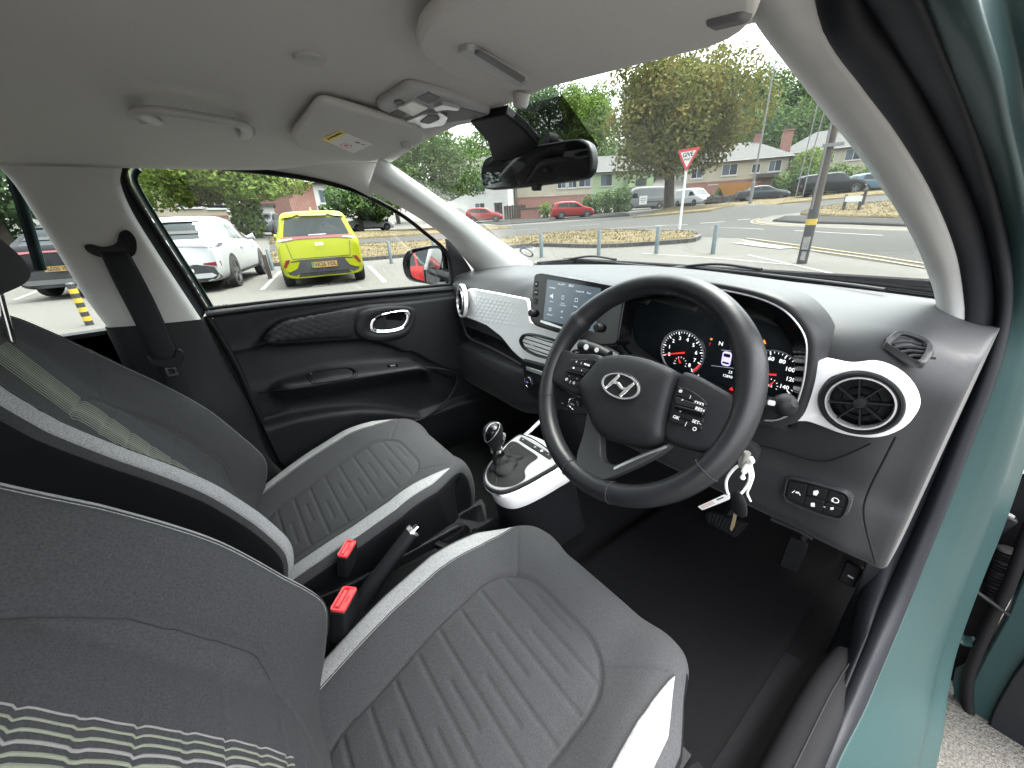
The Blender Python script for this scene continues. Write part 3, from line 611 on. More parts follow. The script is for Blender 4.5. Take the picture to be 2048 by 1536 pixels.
# cushion centre line (y, z)
CC = np.array([(-0.64, 0.425), (-0.56, 0.44), (-0.46, 0.465), (-0.36, 0.492), (-0.27, 0.517), (-0.19, 0.538), (-0.12, 0.551), (-0.085, 0.553), (-0.058, 0.545), (-0.036, 0.524), (-0.022, 0.49), (-0.018, 0.44), (-0.028, 0.37), (-0.05, 0.30)])
CCs = cr(CC, 260); _T = np.gradient(CCs, axis=0); _T /= np.linalg.norm(_T, axis=1)[:, None]; CN = np.stack([-_T[:, 1], _T[:, 0]], 1)
def cushion_surface(S, lift=0.0):
    """S: lateral parameter array in [-1, 1]; returns grid (len(CCs), len(S), 3)"""
    y0 = CCs[:, 0][:, None]; n = len(CCs); s = np.asarray(S)[None, :]*np.ones((n, 1)); a = np.abs(s); sg = np.sign(s)
    v = np.arange(n)[:, None]/(n-1)
    W = np.interp(y0, [-0.6, -0.53, -0.46, -0.37, -0.27, -0.17, -0.10, -0.05, -0.02], [0.202, 0.206, 0.217, 0.230, 0.234, 0.218, 0.186, 0.168, 0.162]); W = np.where(v > 0.72, W[int(n*0.72)], W)
    s1 = 0.62; q = np.clip((a-s1)/(1-s1), 0, 1)
    x = np.where(a <= s1, W*a/s1, 0); ang = np.clip(q/0.42, 0, 1)*math.pi/2; r = 0.03
    bol = 0.042*sstep(0.5, 0.93, np.minimum(a/s1, 1))*(0.55+0.45*sstep(0.0, 0.3, v))*(1-0.7*sstep(0.46, 0.66, v))
    down = np.clip((q-0.42)/0.58, 0, 1)*0.20
    x = np.where(a > s1, W+r*np.sin(ang)-0.02*np.clip((q-0.42)/0.58, 0, 1), x)*sg
    off = bol - np.where(a > s1, r*(1-np.cos(ang))+down, 0)
    # stitched channels, insert outline, piping grooves (only on the top)
    yy = np.where(v < 0.66, y0, CCs[int(n*0.66), 0]+(v-0.66)*0.6)
    d = sdf_rr(x, yy+0.36, 0.138-0.02*sstep(-0.3, -0.5, yy), 0.215, 0.085)
    g = groove(d, 0.0035, 0.0045) + 0.003*sstep(0.0, -0.03, d)
    ins = sstep(-0.002, -0.008, d)
    for k in range(9):
        yk = -0.185-0.047*k
        g = g + ins*groove(yy-yk, 0.0030, 0.0032)
        stag = sstep(-0.055, -0.045, x)*(1-sstep(0.035+0.02*(k % 2), 0.045+0.02*(k % 2), x))
        if k % 2: stag = sstep(-0.015, -0.005, x)*(1-sstep(0.075, 0.085, x))
        g = g + ins*stag*groove(yy-yk-0.0235, 0.0032, 0.0028)
    for s_ in (1, -1):
        g = g + groove(seg_d(x*s_, yy, (0.105, -0.165), (0.19, -0.085)), 0.003, 0.003)
    off = off + np.where(a < s1+0.1, g, 0)*(v < 0.8) + lift
    cy = 0.055*np.clip(np.abs(x)/0.25, 0, 1)**3.5*sstep(0.55, 0.8, v)
    Y = CCs[:, 0][:, None]+CN[:, 0][:, None]*off - cy; Z = CCs[:, 1][:, None]+CN[:, 1][:, None]*off
    return np.stack([x, Y, Z], 2)
REC = rad(22.2); BO = np.array([0, -0.573, 0.556]); BU = np.array([0, -math.sin(REC), math.cos(REC)]); BN = np.array([0, math.cos(REC), math.sin(REC)])
# back centre line (t up the back, n forward)
BC = np.array([(-0.16, -0.02), (-0.10, -0.004), (-0.03, 0.014), (0.06, 0.024), (0.16, 0.02), (0.28, 0.008), (0.40, 0.0), (0.50, -0.002), (0.57, -0.004), (0.605, -0.014), (0.622, -0.035), (0.628, -0.065), (0.61, -0.10), (0.55, -0.115), (0.40, -0.125), (0.2, -0.13), (0.0, -0.13)])
BCs = cr(BC, 300); _T = np.gradient(BCs, axis=0); _T /= np.linalg.norm(_T, axis=1)[:, None]; BNN = np.stack([-_T[:, 1], _T[:, 0]], 1)
if BNN[100, 1] < 0: BNN = -BNN
def back_surface(S, lift=0.0):
    n = len(BCs); t = BCs[:, 0][:, None]; nf = BCs[:, 1][:, None]; v = np.arange(n)[:, None]/(n-1)
    s = np.asarray(S)[None, :]*np.ones((n, 1)); a = np.abs(s); sg = np.sign(s)
    W = np.interp(t, [-0.16, 0.0, 0.12, 0.25, 0.36, 0.45, 0.52, 0.575, 0.615, 0.63], [0.199, 0.214, 0.198, 0.204, 0.207, 0.199, 0.175, 0.130, 0.096, 0.089])
    s1 = 0.60; q = np.clip((a-s1)/(1-s1), 0, 1); xx = W*np.minimum(a, s1)/s1; front = 1-sstep(0.50, 0.56, v)
    bol = 0.089*sstep(0.55, 1.0, np.minimum(a, s1)/s1)*sstep(-0.14, 0.05, t)*(1-0.84*sstep(0.20, 0.60, t))*front
    r = 0.03; ang = np.clip(q/0.40, 0, 1)*math.pi/2; down = np.clip((q-0.40)/0.6, 0, 1)*(0.10+bol)
    x = (np.where(a > s1, W+r*np.sin(ang)-0.012*np.clip((q-0.4)/0.6, 0, 1), xx))*sg
    off = bol - np.where(a > s1, r*(1-np.cos(ang))+down*front, 0)
    d = sdf_rr(x, t-0.17, 0.142-0.045*sstep(0.12, -0.1, t)-0.02*sstep(0.25, 0.4, t), 0.255, 0.10)
    g = groove(d, 0.0035, 0.005)+0.003*sstep(0.0, -0.03, d); ins = sstep(-0.002, -0.008, d)
    for k in range(10):
        g = g + ins*groove(t-(0.372-0.047*k), 0.0034, 0.0030)
    for s_ in (1, -1): g = g + groove(seg_d(x*s_, t, (0.105, 0.395), (0.19, 0.475)), 0.003, 0.004)
    off = off + np.where(a < s1+0.05, g, 0)*front + lift
    dn = BNN[:, 0][:, None]*off; nn = BNN[:, 1][:, None]*off
    P = BO[None, None, :] + (t+dn)[:, :, None]*BU + (nf+nn)[:, :, None]*BN
    P[:, :, 0] = x; return P
def build_seat():
    st = thing('car_seat', 'x', 'car seat', (0, 0, 0), 'front seats')
    S = np.r_[np.linspace(-1, -0.62, 24), np.linspace(-0.61, 0.61, 150), np.linspace(0.62, 1, 24)]
    def split(name, surf, top, side, nmax):
        G = surf(S); cut = 0.74
        core = np.where(np.abs(S) <= cut+1e-6)[0]
        Sc = S[core]; a = grid(name, G[:, core], top, st, angle=0)
        for sgn in (-1, 1):
            w = np.where(S*sgn >= cut-0.03)[0]; grid(name+'_side', surf(S[w], -0.0008), side, st, angle=0)
        return a
    cu = split('cushion', cushion_surface, 'fabric_dark', 'fabric_side', 0)
    ba = split('backrest', back_surface, 'fabric_dark', 'fabric_side', 0)
    # light woven trim strips along the bolsters, with seam tubes
    def strip(name, surf, i0, i1, sa, sb, parent):
        idx = np.arange(i0, i1); ncol = 9
        for sg in (-1, 1):
            rows = []; k = (idx-i0)/(len(idx)-1)
            a_, b_ = sa(k), sb(k); Sg = np.linspace(0, 1, ncol)
            allS = np.unique(np.round(np.r_[np.linspace(0.4, 0.9, 251)], 5)); GG = surf(allS*sg, 0.0)
            G1 = surf(allS*sg, 0.0022)
            out = np.zeros((len(idx), ncol+2, 3))
            for r_, i in enumerate(idx):
                ss = a_[r_]+(b_[r_]-a_[r_])*Sg
                for c_ in range(3): out[r_, 1:-1, c_] = np.interp(ss, allS, G1[i, :, c_])
                for c_ in range(3):
                    out[r_, 0, c_] = np.interp(ss[0]-0.002, allS, GG[i, :, c_])-0; out[r_, -1, c_] = np.interp(ss[-1]+0.002, allS, GG[i, :, c_])
            grid(name, out, 'fabric_light', parent, angle=0)
            pp = out[:, 1]; tube('piping', pp[::3], 0.0010, 'thread_dark', parent, n=5)
            mid = out[:, 2]*0.6+out[:, 1]*0.4
            # stitches: short raised dashes next to the seam
            D = [];
            for r_ in range(0, len(idx)-2, 3): D.append(pipe([mid[r_], mid[r_+1]*0.5+mid[r_+2]*0.5], 0.0006, 4))
            V_, F_ = merge(D); tag(mk('stitching', V_, F_, 'thread', parent), kind='stuff')
    strip('trim_strip', cushion_surface, 34, 170, lambda k: 0.545+0.105*np.clip((k-0.80)/0.2, 0, 1)**1.5, lambda k: 0.66-0.008*k, cu)
    strip('trim_strip', back_surface, 28, 156, lambda k: 0.605+0.0*k, lambda k: 0.70-0.02*k, ba)
    def seam(surf, i0, i1, D, par):
        Sx = np.linspace(-0.7, 0.7, 281); Gs = surf(Sx, 0.0006); L_, R_ = [], []
        for i in range(i0, i1):
            x = Gs[i, :, 0]; d = D(x, i); ok = np.where(d < 0)[0]
            if len(ok) > 1: L_.append(Gs[i, ok[0]]); R_.append(Gs[i, ok[-1]])
        if len(L_) > 6:
            P = np.array(L_+R_[::-1]); k = [0]
            for q_ in range(1, len(P)):
                if np.linalg.norm(P[q_]-P[k[-1]]) > 0.006: k.append(q_)
            tube('insert_seam', cr(P[k], len(k)*2), 0.0011, 'thread_dark', par, n=5)
    seam(cushion_surface, 30, 172, lambda x, i: sdf_rr(x, CCs[i, 0]+0.36, 0.138-0.02*sstep(-0.3, -0.5, CCs[i, 0]), 0.215, 0.085), cu)
    seam(back_surface, 45, 150, lambda x, i: sdf_rr(x, BCs[i, 0]-0.17, 0.142-0.045*sstep(0.12, -0.1, BCs[i, 0])-0.02*sstep(0.25, 0.4, BCs[i, 0]), 0.255, 0.10), ba)
    # pinstripes woven down the middle of the backrest
    for k in range(11):
        x0 = -0.036+0.0088*k; S_ = np.linspace(-0.3, 0.3, 241); G = back_surface(S_, 0.0012); G2 = back_surface(S_, 0.0003)
        w = 0.75*[0.0009, 0.0011, 0.0014, 0.0016, 0.0018, 0.0028, 0.0018, 0.0016, 0.0014, 0.0011, 0.0009][k]; rows = []
        for i in range(40, 148):
            t = BCs[i, 0]; xm = x0+0.0006*math.sin(t*2*math.pi/0.047+0.6*k); r = []
            for dx, GG in ((-w*1.2, G2), (-w, G), (w, G), (w*1.2, G2)):
                r.append([np.interp(xm+dx, G[i, :, 0], GG[i, :, c_]) if c_ else xm+dx for c_ in range(3)])
            rows.append(r)
        grid('pinstripe', np.array(rows), 'thread_lime' if k % 3 else 'thread', ba, angle=0)
    # headrest on two posts
    hc = BO+BU*0.70+BN*0.05; G = []
    for i in range(25):
        ph = math.pi*(i/24-0.5); row = []
        for k in range(40):
            th = 2*math.pi*k/40; f = lambda c: math.copysign(abs(c)**0.55, c)
            a, b, c_ = 0.128*f(math.cos(ph))*f(math.cos(th)), 0.05*f(math.cos(ph))*f(math.sin(th)), 0.072*f(math.sin(ph))
            a *= 1-0.12*(c_/0.072)*(1 if c_ > 0 else 0.6)
            row.append(hc+np.array([a, 0, 0])+BN*b+BU*c_)
        G.append(row)
    grid('headrest', np.array(G), 'fabric_dark', st, cv=True, angle=0)
    for s in (-1, 1): tube('headrest_post', [BO+BU*0.52+BN*-0.03+np.array([s*0.06, 0, 0]), hc+np.array([s*0.06, 0, 0])-BU*0.05], 0.006, 'chrome', st, n=10)
    # plastic base, recliner cover and rails
    plate('base_cover', round_poly([(-0.50, 0.30), (-0.08, 0.30), (-0.06, 0.36), (-0.12, 0.42), (-0.42, 0.42), (-0.55, 0.44), (-0.56, 0.36)], 0.02), Fr((0.255, 0, 0), (0, 1, 0), (0, 0, 1)), 0.02, 'plastic_black', st, bevel=0.004)
    plate('base_cover', round_poly([(-0.50, 0.30), (-0.08, 0.30), (-0.06, 0.36), (-0.12, 0.42), (-0.42, 0.42), (-0.55, 0.44), (-0.56, 0.36)], 0.02), Fr((-0.235, 0, 0), (0, 1, 0), (0, 0, 1)), 0.02, 'plastic_black', st, bevel=0.004)
    for s in (-1, 1): bx('rail', s*0.20-0.02, s*0.20+0.02, -0.62, -0.04, 0.27, 0.31, 'plastic_black', st)
    return st
seat = build_seat()
seat['label'] = 'nearer grey and black fabric front seat, in front of the steering wheel'
seat.location = (SEAT_X, 0, 0)
seat2 = dup(seat, (-SEAT_X, 0, 0), label='farther grey and black fabric front seat, beside the passenger door')
# the passenger back sits a little lower and more upright
_T2 = Matrix.Translation((0, -0.5975, 0.507)) @ Matrix.Rotation(rad(-1.7), 4, 'X') @ Matrix.Translation((0, 0.573, -0.556))
for c_ in seat2.children:
    if c_.name.startswith(('backrest', 'headrest')): c_.matrix_basis = _T2
# rear bench behind the front seats
rb = thing('rear_bench', 'dark fabric rear bench seat behind the front seats', 'car seat', (0, -1.4, 0.3))
bx('cushion', -0.60, 0.60, -1.65, -1.18, 0.30, 0.55, 'fabric_dark', rb, bevel=0.05, seg=4)
plate('backrest', round_poly([(-1.72, 0.5), (-1.6, 0.5), (-1.78, 1.02), (-1.9, 1.02)], 0.04), Fr((0.60, 0, 0), (0, 1, 0), (0, 0, 1)), 1.2, 'fabric_dark', rb, bevel=0.03)
# ------------------------------------------------------------------ dashboard
da = thing('dashboard', 'black and white dashboard with instruments, touch screen and round air vents', 'dashboard', (0, 0.4, 0.9))
xs = [-0.67, -0.60, -0.45, -0.30, -0.20, -0.08, 0.05, 0.14, 0.34, 0.50, 0.60, 0.645, 0.665]
def dsec(x):
    w = float(wb(x)); p = float(sstep(-0.14, -0.26, x)); d = float(sstep(0.05, 0.2, x)); e = float(sstep(0.60, 0.665, x))
    top = 1.028+0.012*math.cos(x*4); a = []
    a += [(w+0.01, 1.004), (w-0.05, 1.014), (w*0.72+0.05, top), (0.38, top), (0.30, top-0.012), (0.262+0.01*d, 0.995), (0.240+0.012*d, 0.965), (0.236+0.012*d, 0.92), (0.236+0.01*d, 0.865)]
    a += [(0.238+0.006*d, 0.822), (0.245+0.065*p, 0.800), (0.246+0.07*p, 0.768), (0.240-0.012*p, 0.742), (0.238-0.02*p, 0.69)]
    a += [(0.245, 0.645-0.06*p), (0.32, 0.60-0.07*p), (0.55, 0.52)]
    return [(x, y+0.03*e*(1 if z < 1.0 else 0.4), z-0.02*e) for y, z in a]
DG = net([dsec(x) for x in xs]+[[(0.671, y+0.012, z) for x, y, z in dsec(0.665)], [(0.673, y+0.30, z) for x, y, z in dsec(0.665)]], 140, 90)
def dskip(i, k):
    q = DG[i, k]; return 0.135 < q[0] < 0.492 and 0.845 < q[2] < 1.012 and q[1] < 0.285
grid('dash_body', DG, 'dash', da, angle=0, skip=dskip, solid=0.003)
DBV = BVHTree.FromPolygons([Vector(p) for p in DG.reshape(-1, 3)], gfaces(*DG.shape[:2]))
def on_dash(u, v, lift=0.0):
    d = Vector(ray(u, v)).normalized(); h = DBV.ray_cast(Vector(CAM), d); return np.array(h[0])-np.array(d)*lift
# defroster slot along the glass
grid('defroster', np.array([[(x, float(wb(x))-0.012-0.012*k, 1.0175+0.003*k) for x in np.linspace(-0.5, 0.52, 30)] for k in (0, 1)]), 'plastic_black', da)
FY = lambda y: Fr((0, y, 0), (1, 0, 0), (0, 0, 1))       # n points back to the occupants (-y)
z4 = lambda x, y: (880+x*.29297, 500+y*.29297)
z5 = lambda x, y: (1300+x*.3189, 550+y*.3189)
# white trim on the passenger side, under the screen
fw = FY(0.229)
wt = [z4(*p) for p in ((215, 262), (400, 295), (605, 335), (620, 490), (850, 560), (960, 600), (1060, 625), (1190, 690), (1225, 715), (1180, 730), (1000, 690), (930, 700), (850, 790), (700, 790), (560, 735), (500, 680), (430, 590), (330, 512), (240, 475), (170, 450), (150, 400), (160, 320), (180, 275))]
plate('white_trim', round_poly([fw.px(*p) for p in wt], 0.012, 3), fw, 0.012, 'white_trim', da, c=0.006, bevel=0.004, seg=3)
# embossed hexagon scales on the trim
hx = []
fh = FY(0.2225); rng = random.Random(3)
for r in range(9):
    for c_ in range(16):
        u, v = 952+c_*8.2+(r % 2)*4.1, 580+r*7.2+c_*1.25
        if v > 655-(c_ > 9)*(c_-9)*1 or u > 1046 or v < 586+(u-943)*0.17: continue
        px, pz = fh.px(u, v)
        if not (-0.53 < px < -0.19): continue
        fade = 1-sstep(-0.36, -0.20, px); R = 0.0125; h = 0.0018*float(fade)+0.0001
        V = [fh.w(px+R*0.62*math.cos(rad(60*k)), pz+R*0.62*math.sin(rad(60*k))*0.8, 0.0) for k in range(6)]+[fh.w(px, pz, h)]
        hx.append((V, [(k, (k+1) % 6, 6) for k in range(6)]))
V, F = merge(hx); tag(mk('embossed_scales', V, F, 'white_trim', da, angle=60), kind='stuff')
# glovebox front and the shelf lip
lip = [A(*z4(*p), 'y', 0.222) for p in ((150, 470), (190, 590), (330, 662), (450, 725), (560, 790))]
tube('shelf_lip', cr(lip, 20), 0.006, 'plastic_soft', da, n=8)
gb = [A(*p, 'y', 0.214) for p in ((915, 668), (975, 705), (1045, 745), (1048, 795), (985, 770), (915, 720))]
tube('glovebox_seam', cr(gb[:3]+[], 12)+np.array([0, 0, -0.05]), 0.0012, 'rubber', da, n=5)
# round vents: passenger and driver
def sc_(q, P): return [(r*q, c) for r, c in P]
def vent(cx, cz, y, tilt, name='air_vent', q=1.0):
    f = Fr((cx, y, cz), (1, tilt, 0), (0, 0.10, 1))
    v = lathe(name, sc_(q, [(0.061, -0.012), (0.062, 0.0), (0.060, 0.005), (0.056, 0.004), (0.054, 0.001)]), f, 'plastic_black', da, n=48)
    lathe('vent_rim', sc_(q, [(0.0555, 0.003), (0.0545, 0.0075), (0.0515, 0.0075), (0.050, 0.003), (0.049, -0.004)]), f, 'silver', v, n=48)
    lathe('vent_barrel', sc_(q, [(0.051, 0.004), (0.049, -0.02), (0.046, -0.035), (0.0005, -0.036)]), f, 'gloss_black', v, n=40)
    lathe('vent_hub', sc_(q, [(0.0003, 0.005), (0.010, 0.0045), (0.013, 0.001), (0.013, -0.02)]), f, 'plastic_black', v, n=24)
    lathe('inner_ring', sc_(q, [(0.031, -0.006), (0.031, -0.014), (0.0295, -0.014), (0.0295, -0.006)]), f, 'plastic_black', v, n=36)
    for k in range(8):
        g = f.rot(45*k+12); box('vent_blade', Fr(g.w(0.030*q, 0, -0.003), g.u, g.n), 0.038*q, 0.014, 0.0018, 'plastic_black', v)
    return f
white_ring = [(0.086, -0.006), (0.088, 0.0), (0.083, 0.006), (0.073, 0.006), (0.068, 0.001)]
cP = A(927, 601, 'y', 0.225); fP = vent(cP[0], cP[2], 0.215, -0.28, q=0.80)
lathe('vent_surround', sc_(0.80, [(0.074, -0.01), (0.075, 0.001), (0.071, 0.004), (0.066, 0.0)]), fP, 'white_trim', da, n=48)
cD = A(1722, 803, 'y', 0.228); fD = vent(cD[0], cD[2], 0.222, 0.10, q=0.72)
lathe('vent_collar', sc_(0.72, [(0.0575, 0.003), (0.060, 0.0085), (0.064, 0.008), (0.0675, 0.001)]), fD, 'plastic_black', da, n=48)
wd = [z5(*p) for p in ((1045, 530), (1250, 558), (1400, 548), (1530, 590), (1620, 665), (1675, 760), (1680, 840), (1630, 920), (1540, 975), (1440, 1002), (1330, 1000), (1200, 975), (1080, 930), (1000, 905), (918, 898), (960, 820), (1000, 720), (1030, 620))]
f_ = FY(0.236); wo = crc(np.array([f_.px(*p) for p in wd]), 96)
cvx = np.array(f_.px(1722, 803)); 
aa = np.arctan2(wo[:, 1]-cvx[1], wo[:, 0]-cvx[0]); inn_ = np.stack([cvx[0]+0.0475*np.cos(aa), cvx[1]+0.0475*np.sin(aa)], 1)
ring('vent_surround', [(wo, -0.012), (wo, 0.006), (wo*0.96+inn_*0.04, 0.011), (wo*0.6+inn_*0.4, 0.013), (wo*0.1+inn_*0.9, 0.012), (inn_, 0.004), (inn_, -0.01)], f_, 'white_trim', da, angle=60)
# side demister grille on the driver's end
_a, _b, _c = on_dash(1790, 690), on_dash(1840, 690), on_dash(1810, 660); _n = np.cross(_b-_a, _c-_a); f_ = Fr(on_dash(1812, 695, 0.003), _b-_a, _c-_a)
dz = lambda x, y: (1680+x*.2214, 560+y*.2214)
go = [f_.px(*dz(*p)) for p in ((398, 590), (440, 520), (520, 478), (700, 520), (800, 580), (838, 640), (800, 730), (740, 780), (600, 720), (470, 640))]
gi = [f_.px(*dz(*p)) for p in ((450, 598), (500, 540), (560, 508), (690, 545), (770, 590), (768, 640), (735, 700), (690, 742), (600, 700), (520, 650))]
go, gi = crc(np.array(go), 60), crc(np.array(gi), 60)
ring('demister_bezel', [(go, -0.004), (go, 0.004), (go*0.7+gi*0.3, 0.006), (gi, 0.004), (gi, -0.01)], f_, 'dash', da, angle=60)
plate('demister_cavity', [tuple(q) for q in gi*1.0], f_, 0.002, 'gloss_black', da, c=-0.002)
gc = gi.mean(0)
for k in range(5):
    t = -0.8+0.4*k; a_ = gi[np.argmin(gi[:, 0]-0*gi[:, 1])]; b_ = gi[np.argmax(gi[:, 0])]
    m = gc+np.array([0, t*0.5*(gi[:, 1].max()-gi[:, 1].min())*0.86]); hw = 0.5*(gi[:, 0].max()-gi[:, 0].min())*math.sqrt(max(0.1, 1-(t*0.86)**2))
    tube('demister_slat', cr([f_.w(m[0]-hw+t*-0.008, m[1], 0.0), f_.w(m[0], m[1]+0.003, 0.001), f_.w(m[0]+hw+t*-0.008, m[1]-0.002, 0.0)], 10), np.array([[0.0012, 0.0022]]*10), 'dash', da, n=6)
# --- touch screen unit
fsx = Fr(A(1065, 600, 'y', 0.195), (1, 0.02, 0), (0, 0.26, 1))
so = [fsx.px(*p) for p in ((1068, 548), (1080, 545), (1235, 572), (1250, 590), (1235, 690), (1200, 692), (1070, 652), (1059, 640))]
plate('screen_housing', round_poly(so, 0.012), fsx, 0.05, 'gloss_black', da, bevel=0.004, seg=3)
scr = [fsx.px(*z4(*p)) for p in ((735, 200), (1100, 262), (1060, 560), (706, 475))]
sp_ = plate('display', round_poly(scr, 0.003), fsx, 0.002, 'screen_on', da, c=0.0012)
def sfr(x, y):
    a, b = fsx.px(*z4(x, y)); return fsx.at(a, b, 0.0016)
up_ = fsx
for s_, x, y, h in (('Thu 2017', 832, 236, 0.0052), ('08:21', 900, 246, 0.0065), ('◂ Settings', 770, 258, 0.005), ('Display Off', 958, 285, 0.0046), ('Menu', 1020, 295, 0.0046), ('Sound', 764, 352, 0.0038), ('Device', 842, 366, 0.0036), ('connections', 842, 378, 0.0034), ('Display', 928, 386, 0.0038), ('Advanced', 752, 441, 0.0036), ('Wi-Fi', 834, 462, 0.0036)):
    txt(s_, h*1.25, sfr(x, y), 'screen_icon', sp_, 'screen_text', depth=0.0001, c=0.0004)
def icon(px, r=0.0): 
    plate('screen_icon', [fsx.px(*z4(*p)) for p in px], fsx, 0.0004, 'screen_icon', sp_, c=0.0018)
icon([(755, 308), (762, 308), (775, 298), (773, 333), (762, 322), (754, 320)])
for x, y, w_, h_ in ((843, 325, 0.008, 0.0095), (935, 342, 0.0095, 0.0095)):
    f = sfr(x, y); o_ = rrect(w_, h_, 0.0012, 3); i_ = rrect(w_*0.76, h_*0.76, 0.0009, 3); ring('screen_icon', [(o_, 0.0006), (i_, 0.0006)], f, 'screen_icon', sp_)
f = sfr(756, 406); ring('screen_icon', [(ell(0.0046, 0.0046), 0.0006), (ell(0.003, 0.003), 0.0006)], f, 'screen_icon', sp_)
f = sfr(836, 424)
for k in (1, 2, 3): 
    a_ = np.linspace(rad(50), rad(130), 8); r0 = 0.0018*k; ring_ = [(r0*math.cos(q), -0.003+r0*math.sin(q)) for q in a_]; r1 = r0+0.0009; ring2 = [(r1*math.cos(q), -0.003+r1*math.sin(q)) for q in a_]
    G = np.array([[f.w(a, b, 0.0006) for a, b in ring_], [f.w(a, b, 0.0006) for a, b in ring2]]); grid('screen_icon', G, 'screen_icon', sp_)
for k, (x, y) in enumerate(((660, 232), (658, 290), (655, 350))):
    a, b = fsx.px(*z4(x, y)); q = plate('screen_button', rrect(0.012, 0.016, 0.001, 2), fsx.at(a, b), 0.002, 'plastic_black', da, c=0.0014, bevel=0.0006)
    txt(('MAP', 'NAV', '◂')[k], 0.0042, fsx.at(a, b, 0.0015), 'mark_white', q, depth=0.0001)
for (x, y) in ((640, 432), (1092, 532)):
    a, b = fsx.px(*z4(x, y)); lathe('screen_knob', [(0.0002, 0.014), (0.0085, 0.0135), (0.0095, 0.012), (0.0105, 0.0)], fsx.at(a, b), 'plastic_black', da, n=24)
a_ = [fsx.px(*z4(*p)) for p in ((690, 478), (740, 492), (870, 540), (860, 548), (720, 505), (684, 490))]
plate('screen_strip', a_, fsx, 0.001, 'silver', da, c=0.001)
a_ = [fsx.px(*z4(*p)) for p in ((880, 182), (1080, 215), (1075, 222), (880, 188))]
plate('screen_strip', a_, fsx, 0.001, 'silver', da, c=0.001)
# --- centre vents
fc = FY(0.222)
def slotvent(px, nsl):
    o_ = crc(np.array([fc.px(*p) for p in px]), 56); c_ = o_.mean(0); i_ = c_+(o_-c_)*np.array([0.88, 0.80])
    v = ring('centre_vent', [(o_, -0.012), (o_, 0.004), (o_*0.5+i_*0.5, 0.006), (i_, 0.003), (i_, -0.02)], fc, 'plastic_black', da, angle=60)
    plate('vent_cavity', [tuple(q) for q in i_], fc, 0.002, 'gloss_black', v, c=-0.012)
    for k in range(nsl):
        t = -0.75+1.5*k/(nsl-1); zz = c_[1]+t*(i_[:, 1].max()-c_[1])
        near = np.abs(i_[:, 1]-zz) < 0.006; 
        xa, xb = i_[near, 0].min(), i_[near, 0].max()
        sl = [(xa, zz-0.0012), (xb, zz-0.0012), (xb, zz+0.0012), (xa, zz+0.0012)]
        plate('vent_slat', sl, fc, 0.014, 'plastic_soft', v, c=0.001, bevel=0.0006)
    return c_
cv = slotvent([z4(*p) for p in ((545, 620), (570, 575), (640, 570), (800, 615), (860, 650), (850, 745), (800, 755), (720, 740), (640, 715), (570, 670))], 4)
a, b = fc.px(*z4(635, 645)); box('vent_tab', fc.at(a, b, 0.006), 0.016, 0.005, 0.006, 'silver', da, bevel=0.001)
slotvent([z4(*p) for p in ((905, 690), (960, 680), (1060, 715), (1130, 745), (1120, 800), (1040, 790), (930, 750))], 3)
# --- climate panel
fk = FY(0.212)
cp = [z4(*p) for p in ((556, 745), (720, 790), (860, 840), (1000, 900), (1050, 1000), (1045, 1090), (1010, 1130), (930, 1125), (800, 1085), (690, 1045), (610, 990), (580, 930))]
plate('climate_panel', round_poly([fk.px(*p) for p in cp], 0.008), fk, 0.03, 'plastic_black', da, bevel=0.005, seg=3)
plate('climate_strip', [fk.px(*z4(*p)) for p in ((590, 795), (720, 835), (716, 862), (592, 818))], fk, 0.003, 'silver', da, c=0.002, bevel=0.0008)
plate('climate_display', round_poly([fk.px(*z4(*p)) for p in ((700, 860), (960, 935), (975, 990), (690, 930))], 0.003), fk, 0.002, 'gloss_black', da, c=0.001)
for (x, y, t_) in ((625, 893, '●'), (935, 1040, 'AUTO')):
    a, b = fk.px(*z4(x, y)); k_ = lathe('climate_knob', [(0.0002, 0.017), (0.012, 0.0165), (0.0145, 0.015), (0.0165, 0.004), (0.0165, 0.0)], fk.at(a, b), 'plastic_black', da, n=32)
    lathe('knob_ring', [(0.0150, 0.0148), (0.0162, 0.0155), (0.0168, 0.012), (0.0166, 0.008)], fk.at(a, b), 'chrome', k_, n=32)
    txt(t_ if t_ == 'AUTO' else 'OFF', 0.006, fk.at(a, b, 0.0172), 'mark_white' if t_ == 'AUTO' else 'glow_blue', k_, depth=0.0001)
for k, (x, y) in enumerate(((842, 1045), (880, 1062), (680, 1000), (720, 1018))):
    a, b = fk.px(*z4(x, y)); q = plate('climate_button', rrect(0.015, 0.010, 0.001, 2), fk.at(a, b), 0.003, 'plastic_soft', da, c=0.0025, bevel=0.0006)
    txt(('REAR', 'A/C', 'OFF', 'AUTO')[k], 0.0036, fk.at(a, b, 0.0026), 'mark_white', q, depth=0.0001)
# lower centre stack and the column shroud behind it
bx('stack_lower', -0.12, 0.10, 0.235, 0.5, 0.45, 0.72, 'plastic_black', da, bevel=0.02, seg=3)
tube('stack_trim', cr([A(1044, 876, 'x', -0.075), A(1060, 862, 'x', -0.08), A(1085, 838, 'x', -0.085), A(1110, 815, 'x', -0.088)], 12), np.array([[0.007, 0.004]]*12), 'silver', da, n=8)
